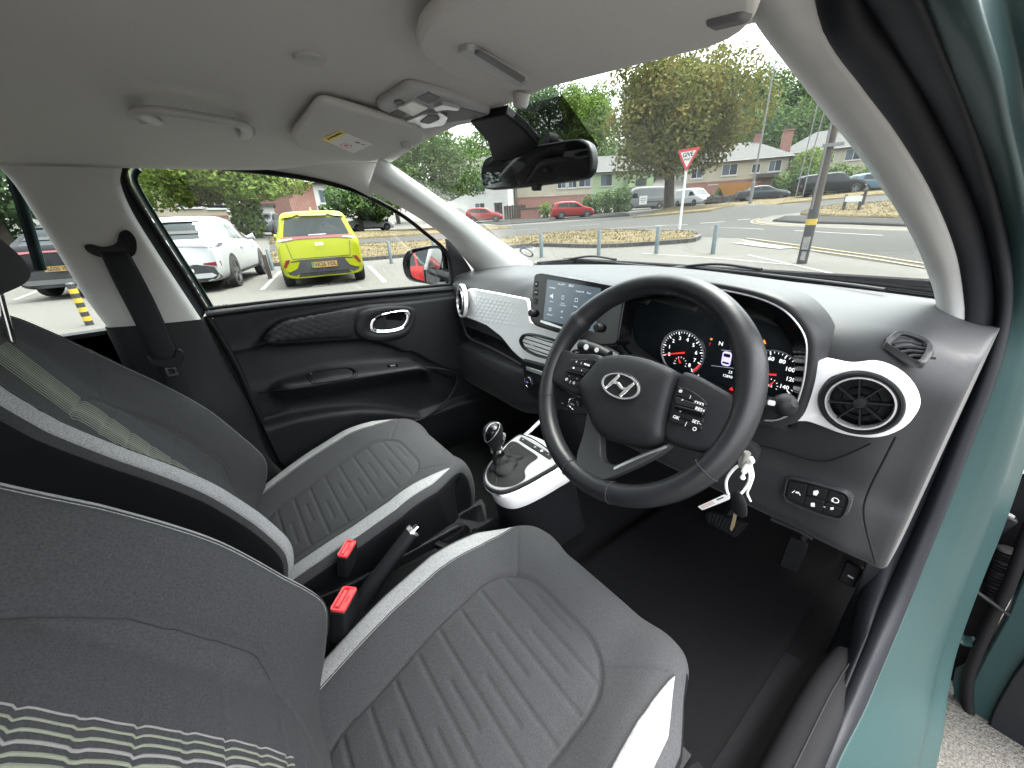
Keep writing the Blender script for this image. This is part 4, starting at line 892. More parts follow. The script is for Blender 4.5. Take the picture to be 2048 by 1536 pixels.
# --- instrument binnacle
fi = FY(0.215)
hoodpx = [(1240, 700), (1232, 640), (1245, 595), (1300, 568), (1400, 566), (1480, 578), (1545, 597), (1590, 625), (1622, 672), (1624, 725), (1612, 790), (1588, 838), (1540, 852), (1450, 820), (1340, 770)]
ho = crc(np.array([fi.px(*p) for p in hoodpx]), 120); hc_ = ho.mean(0); hi = hc_+(ho-hc_)*np.array([0.955, 0.935]); fi2 = FY(0.30)
face = crc(np.array([fi2.px(*p) for p in ((1258, 690), (1250, 640), (1262, 612), (1310, 596), (1400, 592), (1470, 600), (1525, 616), (1570, 645), (1598, 690), (1602, 740), (1592, 800), (1572, 830), (1520, 830), (1450, 800), (1350, 750))]), 120)
ho_out = hc_+(ho-hc_)*1.05
ring('binnacle_hood', [(ho_out, -0.075), (ho_out, -0.03), (ho*0.5+ho_out*0.5, -0.006), (ho, 0.0), (hi, -0.003)], fi, 'dash', da, angle=0)
G = np.array([[fi.w(a, b, -0.003) for a, b in hi], [fi.w(a, b, -0.012) for a, b in hc_+(hi-hc_)*0.99], [fi2.w(a, b, 0.03) for a, b in face], [fi2.w(a, b, 0.0) for a, b in face]])
grid('binnacle_lining', G, 'gloss_black', da, cv=True, fixn=True, angle=0)
tube('binnacle_edge', np.array([fi.w(a, b, -0.0015) for a, b in hi[20:85]]), 0.0016, 'silver', da, n=6)
ic = plate('instrument_face', [tuple(q) for q in face], fi2, 0.004, 'screen_glass', da, c=0.001)
def gauge(u, v, R, vals, a0, a1, ang, small):
    a, b = fi2.px(u, v); f = fi2.at(a, b, 0.001)
    lathe('gauge_ring', [(R*1.02, 0.0005), (R*1.03, 0.004), (R*0.985, 0.004), (R*0.97, 0.0005)], f, 'silver', ic, n=60)
    D = []
    n = (len(vals)-1)*4
    for k in range(n+1):
        t = rad(a0+(a1-a0)*k/n); big = k % 4 == 0; r0 = R*(0.80 if big else 0.87); w = R*(0.022 if big else 0.012)
        c_, s_ = math.cos(t), math.sin(t); q = [(r0*c_-w*s_, r0*s_+w*c_), (R*0.95*c_-w*s_, R*0.95*s_+w*c_), (R*0.95*c_+w*s_, R*0.95*s_-w*c_), (r0*c_+w*s_, r0*s_-w*c_)]
        D.append(([f.w(x, y, 0.001) for x, y in q], [(3, 2, 1, 0)]))
    V, F = merge(D); tag(mk('gauge_ticks', V, F, 'glow_white', ic, smooth=False), kind='stuff')
    for k, s_ in enumerate(vals):
        if not s_: continue
        t = rad(a0+(a1-a0)*k/(len(vals)-1)); txt(s_, R*0.23, f.at(R*0.64*math.cos(t), R*0.64*math.sin(t)), 'glow_white', ic, 'gauge_number', depth=0.0001, bold=0.0002)
    t = rad(ang); c_, s_ = math.cos(t), math.sin(t); w = R*0.035
    plate('needle', [(-0.15*R*c_-w*s_, -0.15*R*s_+w*c_), (R*0.86*c_-w*0.3*s_, R*0.86*s_+w*0.3*c_), (R*0.86*c_+w*0.3*s_, R*0.86*s_-w*0.3*c_), (-0.15*R*c_+w*s_, -0.15*R*s_-w*c_)], f, 0.001, 'glow_red', ic, c=0.004)
    # small inner gauge below the hub
    g = f.at(0.0, -R*0.48, 0.0005); D = []
    for k in range(9):
        t = rad(200-220*k/8); q = [(R*0.30*math.cos(t+e)*m, R*0.30*math.sin(t+e)*m) for m, e in ((0.8, -0.05), (1, -0.04), (1, 0.04), (0.8, 0.05))]
        D.append(([g.w(x, y, 0.001) for x, y in q], [(0, 1, 2, 3)]))
    V, F = merge(D); tag(mk('gauge_ticks', V, F, 'glow_white', ic, smooth=False), kind='stuff')
    t = rad(small); plate('needle', [(-0.002*math.sin(t), 0.002*math.cos(t)), (R*0.26*math.cos(t), R*0.26*math.sin(t)), (0.002*math.sin(t), -0.002*math.cos(t))], g, 0.001, 'glow_red', ic, c=0.003)
    return f
fg = gauge(1365, 705, 0.050, ['0', '1', '2', '3', '4', '5', '6', '7', '8'], 200, -50, 198, 120)
plate('red_zone', [(0.0475*math.cos(rad(t)), 0.0475*math.sin(rad(t))) for t in np.linspace(-20, -50, 8)]+[(0.044*math.cos(rad(t)), 0.044*math.sin(rad(t))) for t in np.linspace(-50, -20, 8)], fg, 0.0005, 'glow_red', ic, c=0.0014)
fg2 = gauge(1546, 748, 0.046, ['0', '20', '40', '60', '80', '100', '120', '140'], 215, -40, 192, 60)
for s_, u, v, h, m_ in (('N', 1443, 687, 0.012, 'glow_white'), ('D', 1465, 690, 0.010, 'glow_white'), ('0', 1398, 750, 0.006, 'glow_white'), ('1/2', 1541, 771, 0.0065, 'glow_white'), ('23', 1462, 744, 0.008, 'glow_white'), ('12890', 1456, 752, 0.008, 'glow_white'), ('!', 1421, 688, 0.010, 'glow_red'), ('●', 1424, 678, 0.006, 'glow_amber'), ('▲', 1529, 683, 0.010, 'glow_amber'), ('▲', 1464, 777, 0.009, 'glow_red'), ('◆', 1476, 780, 0.008, 'glow_red'), ('H', 1385, 742, 0.005, 'glow_white'), ('C', 1349, 726, 0.005, 'glow_white')):
    a, b = fi2.px(u, v); txt(s_, h, fi2.at(a, b, 0.002), m_, ic, 'dash_symbol', depth=0.0001)
a, b = fi2.px(1454, 717); fcar = fi2.at(a, b, 0.002)
plate('car_icon', rrect(0.018, 0.030, 0.006, 4), fcar, 0.0005, 'glow_lilac', ic, c=0.0004); plate('car_icon', rrect(0.013, 0.007, 0.002, 3, 0, 0.007), fcar, 0.0005, 'screen_glass', ic, c=0.0007); plate('car_icon', rrect(0.013, 0.004, 0.001, 3, 0, -0.009), fcar, 0.0005, 'screen_glass', ic, c=0.0007)
for p, q in (((1443, 700), (1475, 703)), ((1423, 731), (1480, 738))):
    a, b = fi2.px(*p), fi2.px(*q); plate('divider_line', [a, b, (b[0], b[1]+0.0008), (a[0], a[1]+0.0008)], fi2, 0.0004, 'screen_icon', ic, c=0.0016)
# driver knee panel seam, switch bank, lower flap
sm = [A(*p, 'y', 0.236) for p in ((1500, 886), (1560, 900), (1620, 919), (1655, 921), (1695, 908), (1742, 886))]
tube('panel_seam', cr(sm, 24)+np.array([0, -0.002, 0]), 0.0013, 'rubber', da, n=6)
sm = [A(*p, 'y', 0.236) for p in ((1785, 870), (1760, 920), (1735, 970), (1722, 1010), (1726, 1050), (1745, 1120))]
tube('panel_seam', cr(sm, 24)+np.array([0.004, -0.002, 0]), 0.0016, 'rubber', da, n=6)
zk = lambda x, y: (1380+x*.20833, 860+y*.20833)
fsw = Fr((0.55, 0.234, 0.72), (1, 0, 0), (0, 0.05, 1))
sw = [fsw.px(*zk(*p)) for p in ((950, 470), (1010, 462), (1300, 535), (1480, 590), (1530, 640), (1520, 720), (1470, 820), (1420, 840), (1200, 780), (960, 680), (915, 630), (925, 560))]
so_ = crc(np.array(sw), 60); sc_ = so_.mean(0); so2 = sc_+(so_-sc_)*1.07
sb_ = ring('switch_bezel', [(so2, -0.012), (so2, 0.004), (so_, 0.0055), (so_, -0.003)], fsw, 'dash', da, angle=60)
plate('switch_bank', [tuple(q) for q in so_], fsw, 0.01, 'plastic_black', sb_, c=0.001)
for px in (((955, 485), (1135, 515), (1090, 705), (925, 640)), ((1145, 520), (1330, 570), (1305, 668), (1120, 615)), ((1118, 622), (1302, 675), (1275, 775), (1095, 710)), ((1338, 575), (1500, 625), (1475, 740), (1310, 670)), ((1306, 680), (1470, 748), (1420, 828), (1282, 778))):
    plate('switch_key', round_poly([fsw.px(*zk(*p)) for p in px], 0.004), fsw, 0.006, 'plastic_black', sb_, c=0.004, bevel=0.001)
def mark(px): plate('switch_symbol', [fsw.px(*zk(*p)) for p in px], fsw, 0.0004, 'mark_white', sb_, c=0.0046)
mark([(985, 590), (1015, 570), (1020, 575), (992, 597)]); mark([(1020, 595), (1030, 580), (1050, 590), (1055, 603)]); mark([(1050, 582), (1070, 615), (1064, 620), (1045, 588)])
mark([(1195, 575), (1235, 568), (1245, 590), (1225, 620), (1190, 612)]); mark([(1170, 690), (1205, 690), (1208, 728), (1168, 724)]); mark([(1362, 660), (1385, 640), (1388, 682), (1370, 680)]); mark([(1290, 722), (1306, 727), (1305, 733), (1290, 728)]); mark([(1355, 735), (1385, 730), (1388, 752), (1358, 756)])
a, b = fsw.px(*zk(1405, 665)); ring('switch_symbol', [(ell(0.005, 0.005, 16), 0.0046), (ell(0.0035, 0.0035, 16), 0.0046)], fsw.at(a, b), 'mark_white', sb_)
tube('flap_lip', cr([A(*zk(*p), 'y', 0.245) for p in ((780, 855), (900, 905), (1050, 970), (1180, 1045))], 16), 0.004, 'plastic_soft', da, n=8)
# steering column shroud with stalks
tube('column_shroud', [(0.342, 0.27, 0.80), (0.342, 0.16, 0.845), (0.342, 0.085, 0.885)], np.array([[0.085, 0.06], [0.075, 0.055], [0.066, 0.05]]), 'plastic_black', da, n=24)
fst = A(1545, 845, 'y', 0.12)
sh = tube('wiper_stalk', cr([A(1500, 838, 'y', 0.10), A(1530, 822, 'y', 0.10), A(1560, 812, 'y', 0.10), A(1590, 806, 'y', 0.095)], 16), [0.011]*6+[0.014]*5+[0.0155, 0.016, 0.0155, 0.012, 0.006], 'plastic_black', da, n=16)
a = A(1543, 806, 'y', 0.083); plate('stalk_symbol', rrect(0.009, 0.007, 0.002, 3), Fr(a, (1, 0, 0.1), (0, 0.1, 1)), 0.0005, 'mark_white', sh)
lt = tube('light_stalk', cr([A(1218, 712, 'y', 0.10), A(1195, 700, 'y', 0.10), A(1172, 693, 'y', 0.10), A(1158, 690, 'y', 0.10)], 14), [0.011]*6+[0.0115]*4+[0.013, 0.0135, 0.012, 0.006], 'plastic_black', da, n=16)
for (u, v, w_) in ((1172, 694, 0.006), (1193, 700, 0.005)):
    a = A(u, v, 'y', 0.083); plate('stalk_symbol', ell(w_, w_, 12), Fr(a, (1, 0, 0), (0, 0.3, 1)), 0.0005, 'mark_white', lt)
tube('ignition_barrel', [A(1492, 912, 'y', 0.10), A(1500, 900, 'y', 0.16)], 0.016, 'plastic_black', da, n=16)
# ------------------------------------------------------------------ steering wheel
sw_ = thing('steering_wheel', 'black leather three spoke steering wheel with chrome oval emblem', 'steering wheel', (0.342, 0, 0.938))
_t = rad(31.2); fW = Fr((0.342, 0, 0.938), (1, 0, 0), (0, math.sin(_t), math.cos(_t)))
n = 160; a = np.linspace(0, 2*math.pi, n, endpoint=False); m = 20; b = np.linspace(0, 2*math.pi, m, endpoint=False)
R_, r_ = 0.1695, 0.0168
G = np.zeros((n, m, 3))
for i in range(n):
    bump = 1+0.14*math.exp(-((math.degrees(a[i])-150) % 360-0)**2/200)+0.14*math.exp(-((math.degrees(a[i])-30)/14)**2)+0.14*math.exp(-((math.degrees(a[i])-150)/14)**2)
    for k in range(m):
        rr = r_*bump; G[i, k] = fW.w((R_+rr*math.cos(b[k]))*math.cos(a[i]), (R_+rr*math.cos(b[k]))*math.sin(a[i]), rr*1.08*math.sin(b[k]))
rim = grid('rim', G, 'leather', sw_, cu=True, cv=True, angle=0, fixn=True)
# seams across the rim and stitching along its inner side
for deg in (40, 140, 205, 335, 255, 285):
    t = rad(deg); c_ = np.array(fW.w(R_*math.cos(t), R_*math.sin(t), 0)); ur = fW.u*math.cos(t)+fW.v*math.sin(t)
    tube('rim_seam', np.array([c_+ur*0.0176*math.cos(q)+fW.n*0.0188*math.sin(q) for q in np.linspace(0, 2*math.pi, 24, endpoint=False)]), 0.0007, 'thread_dark', rim, n=5, closed=True)
D = []
for i in range(300):
    t = 2*math.pi*i/300
    if not (rad(140) < t < rad(205) or t > rad(335) or t < rad(40) or rad(212) < t < rad(255)): continue
    rr = R_-0.0172*0.94
    p = [fW.w(rr*math.cos(t+e), rr*math.sin(t+e), h) for e, h in ((0, 0.0035), (0.012, -0.0035))]; D.append(pipe(p, 0.0007, 4))
V, F = merge(D); tag(mk('stitching', V, F, 'thread_dark', rim), kind='stuff')
# airbag cover: domed pad from its outline
ab = [(-0.074, -0.030), (-0.066, -0.003), (-0.051, 0.027), (-0.019, 0.040), (0.019, 0.045), (0.048, 0.044), (0.077, 0.038), (0.082, 0.014), (0.087, -0.018), (0.092, -0.040), (0.097, -0.058), (0.084, -0.073), (0.052, -0.086), (0.014, -0.092), (-0.012, -0.084), (-0.030, -0.070), (-0.052, -0.052)]
ab = [(x-0.008, y) for x, y in ab]
o_ = crc(np.array(ab), 96); c_ = np.array([0.0, -0.02]); rings = []
for k, (s, h) in enumerate(((1.0, -0.03), (1.0, 0.012), (0.985, 0.018), (0.95, 0.0215), (0.85, 0.0245), (0.7, 0.0265), (0.5, 0.028), (0.25, 0.029), (0.02, 0.0293))):
    rings.append((c_+(o_-c_)*s, h))
pad = ring('airbag_cover', rings, fW, 'plastic_soft', sw_, angle=0)
fr_ = np.array([(x, y) for x, y in o_ if y > 0.02])
# lower bevel crease
# emblem: chrome oval with the slanted letter
fe = fW.at(0.004, -0.008, 0.0302).rot(0)
plate('emblem_base', ell(0.036, 0.0215, 40), fe, 0.004, 'plastic_black', sw_, c=0.0, bevel=0.001)
em = ring('emblem_oval', [(ell(0.0345, 0.0195, 48), 0.0), (ell(0.034, 0.019, 48), 0.0018), (ell(0.0315, 0.017, 48), 0.0018), (ell(0.031, 0.0165, 48), 0.0)], fe, 'bright_metal', sw_, angle=50)
def stroke(P, w):
    P = cr(np.array(P, float), 14); T = np.gradient(P, axis=0); T /= np.linalg.norm(T, axis=1)[:, None]; N = np.stack([-T[:, 1], T[:, 0]], 1)
    w = np.interp(np.linspace(0, 1, 14), np.linspace(0, 1, len(w)), w)[:, None]
    return [tuple(q) for q in P+N*w]+[tuple(q) for q in (P-N*w)[::-1]]
for P, w in (([(-0.0215, -0.0105), (-0.016, -0.001), (-0.008, 0.0148)], [0.0016, 0.003, 0.0022]), ([(0.0075, -0.0150), (0.0155, 0.001), (0.0215, 0.0105)], [0.0022, 0.003, 0.0016]), ([(-0.016, -0.001), (-0.006, 0.0028), (0.006, -0.0028), (0.0155, 0.001)], [0.0012, 0.0020, 0.0020, 0.0012])):
    plate('emblem_letter', stroke(P, w), fe, 0.0018, 'bright_metal', em, c=0.0018, bevel=0.0004)
# spoke pods with buttons
pl_ = [(-0.158, 0.020), (-0.125, 0.022), (-0.066, 0.030), (-0.064, 0.0), (-0.076, -0.034), (-0.086, -0.048), (-0.120, -0.046), (-0.155, -0.040), (-0.163, -0.01)]
pr_ = [(0.154, 0.026), (0.135, 0.034), (0.078, 0.043), (0.074, 0.02), (0.082, -0.03), (0.088, -0.056), (0.13, -0.055), (0.152, -0.045), (0.163, -0.012)]
for o2 in (pl_, pr_):
    q = crc(np.array(o2), 72); c2 = q.mean(0)
    ring('spoke', [(q, -0.016), (q, 0.004), (c2+(q-c2)*0.95, 0.009), (c2+(q-c2)*0.85, 0.0105), (c2+(q-c2)*0.3, 0.0108), (c2+(q-c2)*0.01, 0.0108)], fW, 'plastic_soft', sw_, angle=0)
def btn(px, off, label=None, h=0.004, name='wheel_button', mt='plastic_black', up=0.0115):
    o2 = [fW.px(*z4(*p), off) for p in px]; b_ = plate(name, round_poly(o2, 0.003), fW, 0.006, mt, sw_, c=up+0.0015, bevel=0.001)
    if label:
        c2 = np.mean(o2, 0); 
        for (s_, dx, dy) in label: txt(s_, h, fW.at(c2[0]+dx, c2[1]+dy, up+0.0016), 'mark_white', b_, 'button_symbol', depth=0.0001, bold=0.0001)
    return b_
btn(((905, 760), (1062, 755), (1020, 805), (890, 785)), 0.013, [('A', -0.012, 0.0005), ('|', -0.001, 0.001), ('MODE', 0.012, 0.001)], 0.0045)
btn(((888, 792), (1018, 812), (998, 845), (868, 818)), 0.013, [('☼', -0.010, 0), ('˄', 0.009, 0)], 0.005, mt='plastic_soft')
btn(((868, 822), (988, 852), (980, 868), (862, 836)), 0.013, None, name='scroll_bar', mt='gloss_black', up=0.0155)
btn(((862, 842), (978, 874), (965, 905), (845, 865)), 0.013, [('◂', -0.010, 0), ('˅', 0.009, 0)], 0.005, mt='plastic_soft')
btn(((838, 868), (962, 908), (935, 932), (832, 890)), 0.013, [('✆', -0.010, 0.001), ('|', 0, 0), ('○', 0.009, 0)], 0.006)
btn(((1640, 945), (1700, 965), (1815, 1055), (1800, 1065), (1612, 990)), 0.013, [('▣', -0.016, 0.003), ('|', 0.0, 0.0), ('/∩∩∩\\', 0.014, -0.0045)], 0.005)
btn(((1610, 1000), (1820, 1075), (1812, 1105), (1600, 1050)), 0.013, [('˄', -0.012, 0.002), ('RES+', 0.015, -0.002)], 0.0062, mt='plastic_soft')
btn(((1606, 1060), (1808, 1112), (1802, 1140), (1608, 1085)), 0.013, None, name='scroll_bar', mt='gloss_black', up=0.0165)
btn(((1600, 1092), (1800, 1148), (1795, 1185), (1585, 1130)), 0.013, [('˅', -0.012, 0.002), ('SET–', 0.014, -0.003)], 0.0062, mt='plastic_soft')
btn(((1575, 1138), (1790, 1200), (1785, 1232), (1570, 1170)), 0.013, [('OK', -0.015, 0.003), ('|', 0.001, 0), ('○', 0.014, -0.003)], 0.0065)
cg = [fW.px(*z4(*p), 0.013) for p in ((1632, 938), (1700, 955), (1790, 1015), (1826, 1060))]
tube('button_trim', cr([fW.w(x, y, 0.0135) for x, y in cg], 16), 0.0009, 'chrome', sw_, n=5)
cg = [fW.px(*z4(*p), 0.013) for p in ((900, 752), (980, 748), (1066, 750), (1064, 760))]
tube('button_trim', cr([fW.w(x, y, 0.0135) for x, y in cg], 16), 0.0009, 'chrome', sw_, n=5)
# lower double spoke
lo = [(-0.050, -0.062), (-0.043, -0.10), (-0.034, -0.150), (-0.012, -0.162), (0.012, -0.160), (0.03, -0.148), (0.085, -0.085), (0.098, -0.06), (0.07, -0.085), (0.046, -0.112), (0.026, -0.126), (0.008, -0.124), (-0.004, -0.105), (-0.018, -0.08)]
q = crc(np.array(lo), 110); c2 = None
T = np.roll(q, -1, 0)-np.roll(q, 1, 0); T /= np.linalg.norm(T, axis=1)[:, None]; Nn = np.stack([T[:, 1], -T[:, 0]], 1)
ar = sum(q[i, 0]*q[(i+1) % len(q), 1]-q[(i+1) % len(q), 0]*q[i, 1] for i in range(len(q)))
if ar < 0: Nn = -Nn
plate('lower_spoke', [tuple(p) for p in q], fW, 0.018, 'satin_grey', sw_, c=0.006, bevel=0.004, seg=3)
tube('spoke_trim', cr([fW.w(0.095, -0.064, 0.004), fW.w(0.065, -0.095, 0.0075), (fW.w(0.036, -0.128, 0.008))], 14), np.array([[0.0035, 0.002]]*14), 'silver', sw_, n=8)
tube('hub_back', [fW.w(0, -0.01, -0.005), fW.w(0, -0.005, -0.06)], np.array([[0.075, 0.06], [0.065, 0.055]]), 'plastic_black', sw_, n=28)
# keys hanging from the ignition
ky = thing('key_bunch', 'car key with white ring and paper tag hanging from the ignition', 'keys', A(1490, 915, 'y', 0.085))
ky_y = 0.085
K = lambda x, y, dy=0.0: A(*zk(x, y), 'y', ky_y+dy)
tube('ignition_key', [K(545, 215), K(520, 290), K(495, 350)], [0.006, 0.008, 0.005], 'metal_bare', ky, n=10)
tube('key_tie', cr([K(580, 262, -0.008), K(600, 300, -0.01), K(560, 330, -0.006), K(530, 375, -0.008), K(508, 440, -0.01), K(506, 470, -0.01)], 24), [0.003]*10+[0.004]*8+[0.0022, 0.0022, 0.0025, 0.0035, 0.004, 0.003], 'paper', ky, n=8)
rp = [K(470, 345), K(400, 400), (K(352, 480)), K(350, 560), K(380, 640), K(430, 640, -0.006), K(500, 600, -0.006), K(555, 520), K(575, 430), K(545, 365)]
tube('key_ring', rp, 0.0022, 'paper', ky, n=8, closed=True, smooth_n=60)
tube('tie_tail', cr([K(580, 330, -0.005), K(602, 440, -0.007), K(575, 540, -0.006), K(550, 610, -0.005), K(585, 688, -0.006)], 24), np.linspace(0.0024, 0.0014, 24), 'paper', ky, n=8)
ft = Fr(K(250, 690, -0.012), K(380, 640, -0.012)-K(90, 750, -0.012), (0, 0.2, 1))
tq = [ft.px(*zk(*p)) for p in ((75, 735), (330, 618), (385, 640), (375, 668), (118, 770))]
tp_ = plate('paper_tag', round_poly(tq, 0.002), ft, 0.0008, 'paper', ky)
mat('tag_pink', (0.62, 0.5, 0.46), 0.7)
plate('tag_print', [ft.px(*zk(*p)) for p in ((95, 735), (215, 678), (245, 705), (125, 760))], ft, 0.0003, 'tag_pink', tp_, c=0.0004)
plate('tag_print', [ft.px(*zk(*p)) for p in ((255, 668), (320, 640), (325, 650), (262, 678))], ft, 0.0003, 'ink_black', tp_, c=0.0004)
tube('key_fob', cr([K(420, 605, -0.004), K(455, 660, -0.006), K(470, 730, -0.006), K(462, 800, -0.004)], 16), np.array([[0.0045, 0.011]]*2+[[0.006, 0.0135]]*12+[[0.005, 0.010]]*2), 'plastic_black', ky, n=14)
mat('brass', (0.75, 0.6, 0.35), 0.3, metal=0.9)
plate('key_blade', [(-0.0022, 0), (0.0022, 0), (0.0024, -0.026), (0.0004, -0.037), (-0.0022, -0.034)], Fr(K(434, 800, -0.004), (1, 0, 0), (0, 0, 1)), 0.002, 'brass', ky)
# ------------------------------------------------------------------ centre console, gear lever, handbrake, buckles, pedals
cn = thing('centre_console', 'black centre console with white band, grey gear plate and cup holders', 'console', (0, 0.05, 0.3))
zc = lambda x, y: (940+x*.15625, 820+y*.15625)
# gear plate lies on a tilted plane
PC = np.array([0.0, 0.02, 0.612]); nC = np.array([0.0, -0.16, 1.0]); fC = Fr(PC, (1, 0, 0), (0, 1, 0.16))
pe = [zc(*p) for p in ((640, 330), (540, 390), (440, 480), (320, 620), (230, 740), (190, 860), (215, 950), (290, 1010), (400, 1035), (520, 1010), (700, 930), (900, 820), (1110, 690), (1100, 640), (1000, 520), (850, 410), (720, 345))]
pp = crc(np.array([fC.px(*p) for p in pe]), 90); pc = pp.mean(0)
plate('gear_plate', [tuple(q) for q in pp], fC, 0.012, 'plate_silver', cn, c=0.003, bevel=0.002)
def loop(scale, z, grow=0.0):
    q = pc+(pp-pc)*scale; return q, z
w1 = pc+(pp-pc)*1.06; w2 = pc+(pp-pc)*1.16+np.array([0, 0.015]); w3 = pc+(pp-pc)*1.22+np.array([0.0, 0.03]); w4 = pc+(pp-pc)*1.20+np.array([0.0, 0.03])
ring('plate_surround', [(pp, 0.0), (pc+(pp-pc)*1.01, 0.004), (pc+(pp-pc)*1.05, 0.002), (w1, -0.006)], fC, 'plastic_soft', cn, angle=0)
ring('white_band', [(w1, -0.008), (pc+(pp-pc)*1.09+np.array([0, 0.003]), -0.006), (w2, -0.018), (w3, -0.038), (w4, -0.062), (w4*0.985+pc*0.015, -0.064)], fC, 'white_trim', cn, angle=0)
ring('console_base', [(w4*0.985+pc*0.015, -0.06), (w4*0.97+pc*0.03, -0.075), (w4, -0.15), (w4*1.05-pc*0.05, -0.26)], fC, 'plastic_black', cn, angle=0)
# row of buttons
bq = [fC.px(*zc(*p)) for p in ((625, 400), (660, 352), (1075, 595), (1025, 655))]
plate('button_row', round_poly(bq, 0.004), fC, 0.004, 'plastic_black', cn, c=0.0038, bevel=0.001)
a, b, c_, d = [np.array(q) for q in bq]
for k in range(5):
    t0, t1 = (k+0.04)/5, (k+0.96)/5; g = 0.08
    L0, L1 = a+(d-a)*t0, a+(d-a)*t1; U0, U1 = b+(c_-b)*t0, b+(c_-b)*t1
    q = plate('console_button', [tuple(L0+(U0-L0)*g), tuple(L1+(U1-L1)*g), tuple(U1+(L1-U1)*g), tuple(U0+(L0-U0)*g)], fC, 0.003, 'plastic_soft', cn, c=0.0055, bevel=0.0008)
    m_ = (L0+L1+U0+U1)/4
    if k != 1: txt('◂☐⊙◉▸'[k], 0.009, fC.at(m_[0], m_[1], 0.0056), 'mark_white', q, 'button_symbol', depth=0.0001)
for (x, y, s_, m_) in ((925, 672, 'R', 'mark_white'), (860, 720, '◀', 'glow_blue'), (855, 772, '•', 'mark_white'), (795, 780, 'N', 'mark_white'), (822, 800, '•', 'mark_white'), (790, 828, 'D', 'mark_white')):
    q = fC.px(*zc(x, y)); txt(s_, 0.009, fC.at(q[0], q[1], 0.0034), m_, cn, 'gate_symbol', depth=0.0001)
# gear lever
gl_ = thing('gear_lever', 'gear lever with chrome and black knob over a creased leather gaiter', 'gear lever', (0, -0.03, 0.62))
bo = [zc(*p) for p in ((540, 415), (500, 440), (400, 560), (290, 680), (220, 790), (225, 900), (290, 975), (420, 1005), (560, 985), (690, 915), (715, 870), (705, 790), (760, 710), (870, 630), (860, 600), (700, 490), (600, 425))]
bo = crc(np.array([fC.px(*p) for p in bo]), 72); bc_ = np.array(fC.px(*zc(430, 800)))
kt = A(*zc(375, 570), 'x', -0.012); kt2 = np.array([(kt-fC.o)@fC.u, (kt-fC.o)@fC.v, (kt-fC.o)@fC.n])
G = []
for k, t in enumerate(np.linspace(0, 1, 15)):
    row = []
    for i in range(72):
        e = bo[i]; th = 2*math.pi*i/72; s = t**0.75
        tp = np.array([kt2[0]+0.014*math.cos(math.atan2(e[1]-bc_[1], e[0]-bc_[0])), kt2[1]+0.014*math.sin(math.atan2(e[1]-bc_[1], e[0]-bc_[0]))])
        xy = e*(1-s)+tp*s; h = 0.004+(kt2[2]-0.004)*t**1.5
        cre = 0.0045*math.sin(th*6+5*t+math.sin(3*th))*math.sin(math.pi*min(1, t*1.1))+0.004*math.sin(t*16)*math.sin(math.pi*t)
        d_ = (xy-kt2[:2]); d_ = d_/(np.linalg.norm(d_)+1e-6); xy = xy+d_*cre
        row.append(fC.w(xy[0], xy[1], h))
    G.append(row)
grid('gaiter', np.array(G), 'leather_soft', gl_, cv=True, angle=0, fixn=True)
tube('gaiter_seam', cr([G[k][30] for k in range(0, 15, 2)], 20), 0.0008, 'thread_dark', gl_, n=5)
kb = [A(*zc(x, y), 'x', xx) for x, y, xx in ((375, 585, -0.012), (372, 540, -0.012), (350, 430, -0.012), (325, 320, -0.012), (318, 230, -0.012), (330, 165, -0.012))]
prof = cr(kb, 20)
kc = A(*zc(318, 300), 'x', -0.012); kx = prof[19]-prof[2]; kx /= np.linalg.norm(kx); ku = np.array([1.0, 0.2, 0]); ku -= kx*(ku@kx); ku /= np.linalg.norm(ku); kv = np.cross(kx, ku)
GK = []
for t in np.linspace(0, 1, 22):
    h = -0.047+0.078*t; r = np.interp(t, [0, 0.1, 0.28, 0.5, 0.7, 0.85, 0.94, 0.985, 1], [0.0125, 0.0125, 0.016, 0.0215, 0.0245, 0.0225, 0.017, 0.009, 0.0005])
    GK.append([kc+kx*h+(ku*math.cos(q)*r*0.96+kv*math.sin(q)*r*1.12)-kv*0.006*math.sin(t*2.6) for q in np.linspace(0, 2*math.pi, 28, endpoint=False)])
GK = np.array(GK); kn = grid('knob', GK, 'plastic_soft', gl_, cv=True, angle=0, fixn=True)
KB = BVHTree.FromPolygons([Vector(p) for p in GK.reshape(-1, 3)], gfaces(22, 28, False, True))
tube('knob_collar', [GK[0].mean(0)-kx*0.006, GK[0].mean(0)+kx*0.004], 0.0150, 'chrome', gl_, n=20)
gi_ = crc(np.array([zc(*p) for p in ((250, 195), (320, 165), (375, 172), (372, 230), (300, 345), (222, 410), (192, 385), (198, 295))]), 40); gm = gi_.mean(0)
rows = [[cast(KB, *(gm+(p-gm)*s_), l_) for p in gi_] for s_, l_ in ((1.0, 0.0), (0.98, 0.0012), (0.7, 0.0016), (0.35, 0.0016), (0.03, 0.0016))]
if all(p is not None for r in rows for p in r):
    grid('knob_inlay', np.array(rows), 'gloss_black', kn, cv=True, fixn=True, angle=0); tube('knob_bezel', np.array(rows[0]), 0.0012, 'silver', kn, n=6, closed=True)
tube('knob_trigger', cr([GK[5, 3]+ku*0.002, GK[9, 3]+ku*0.003, GK[13, 3]+ku*0.002], 12), np.array([[0.004, 0.006]]*12), 'chrome', kn, n=10)
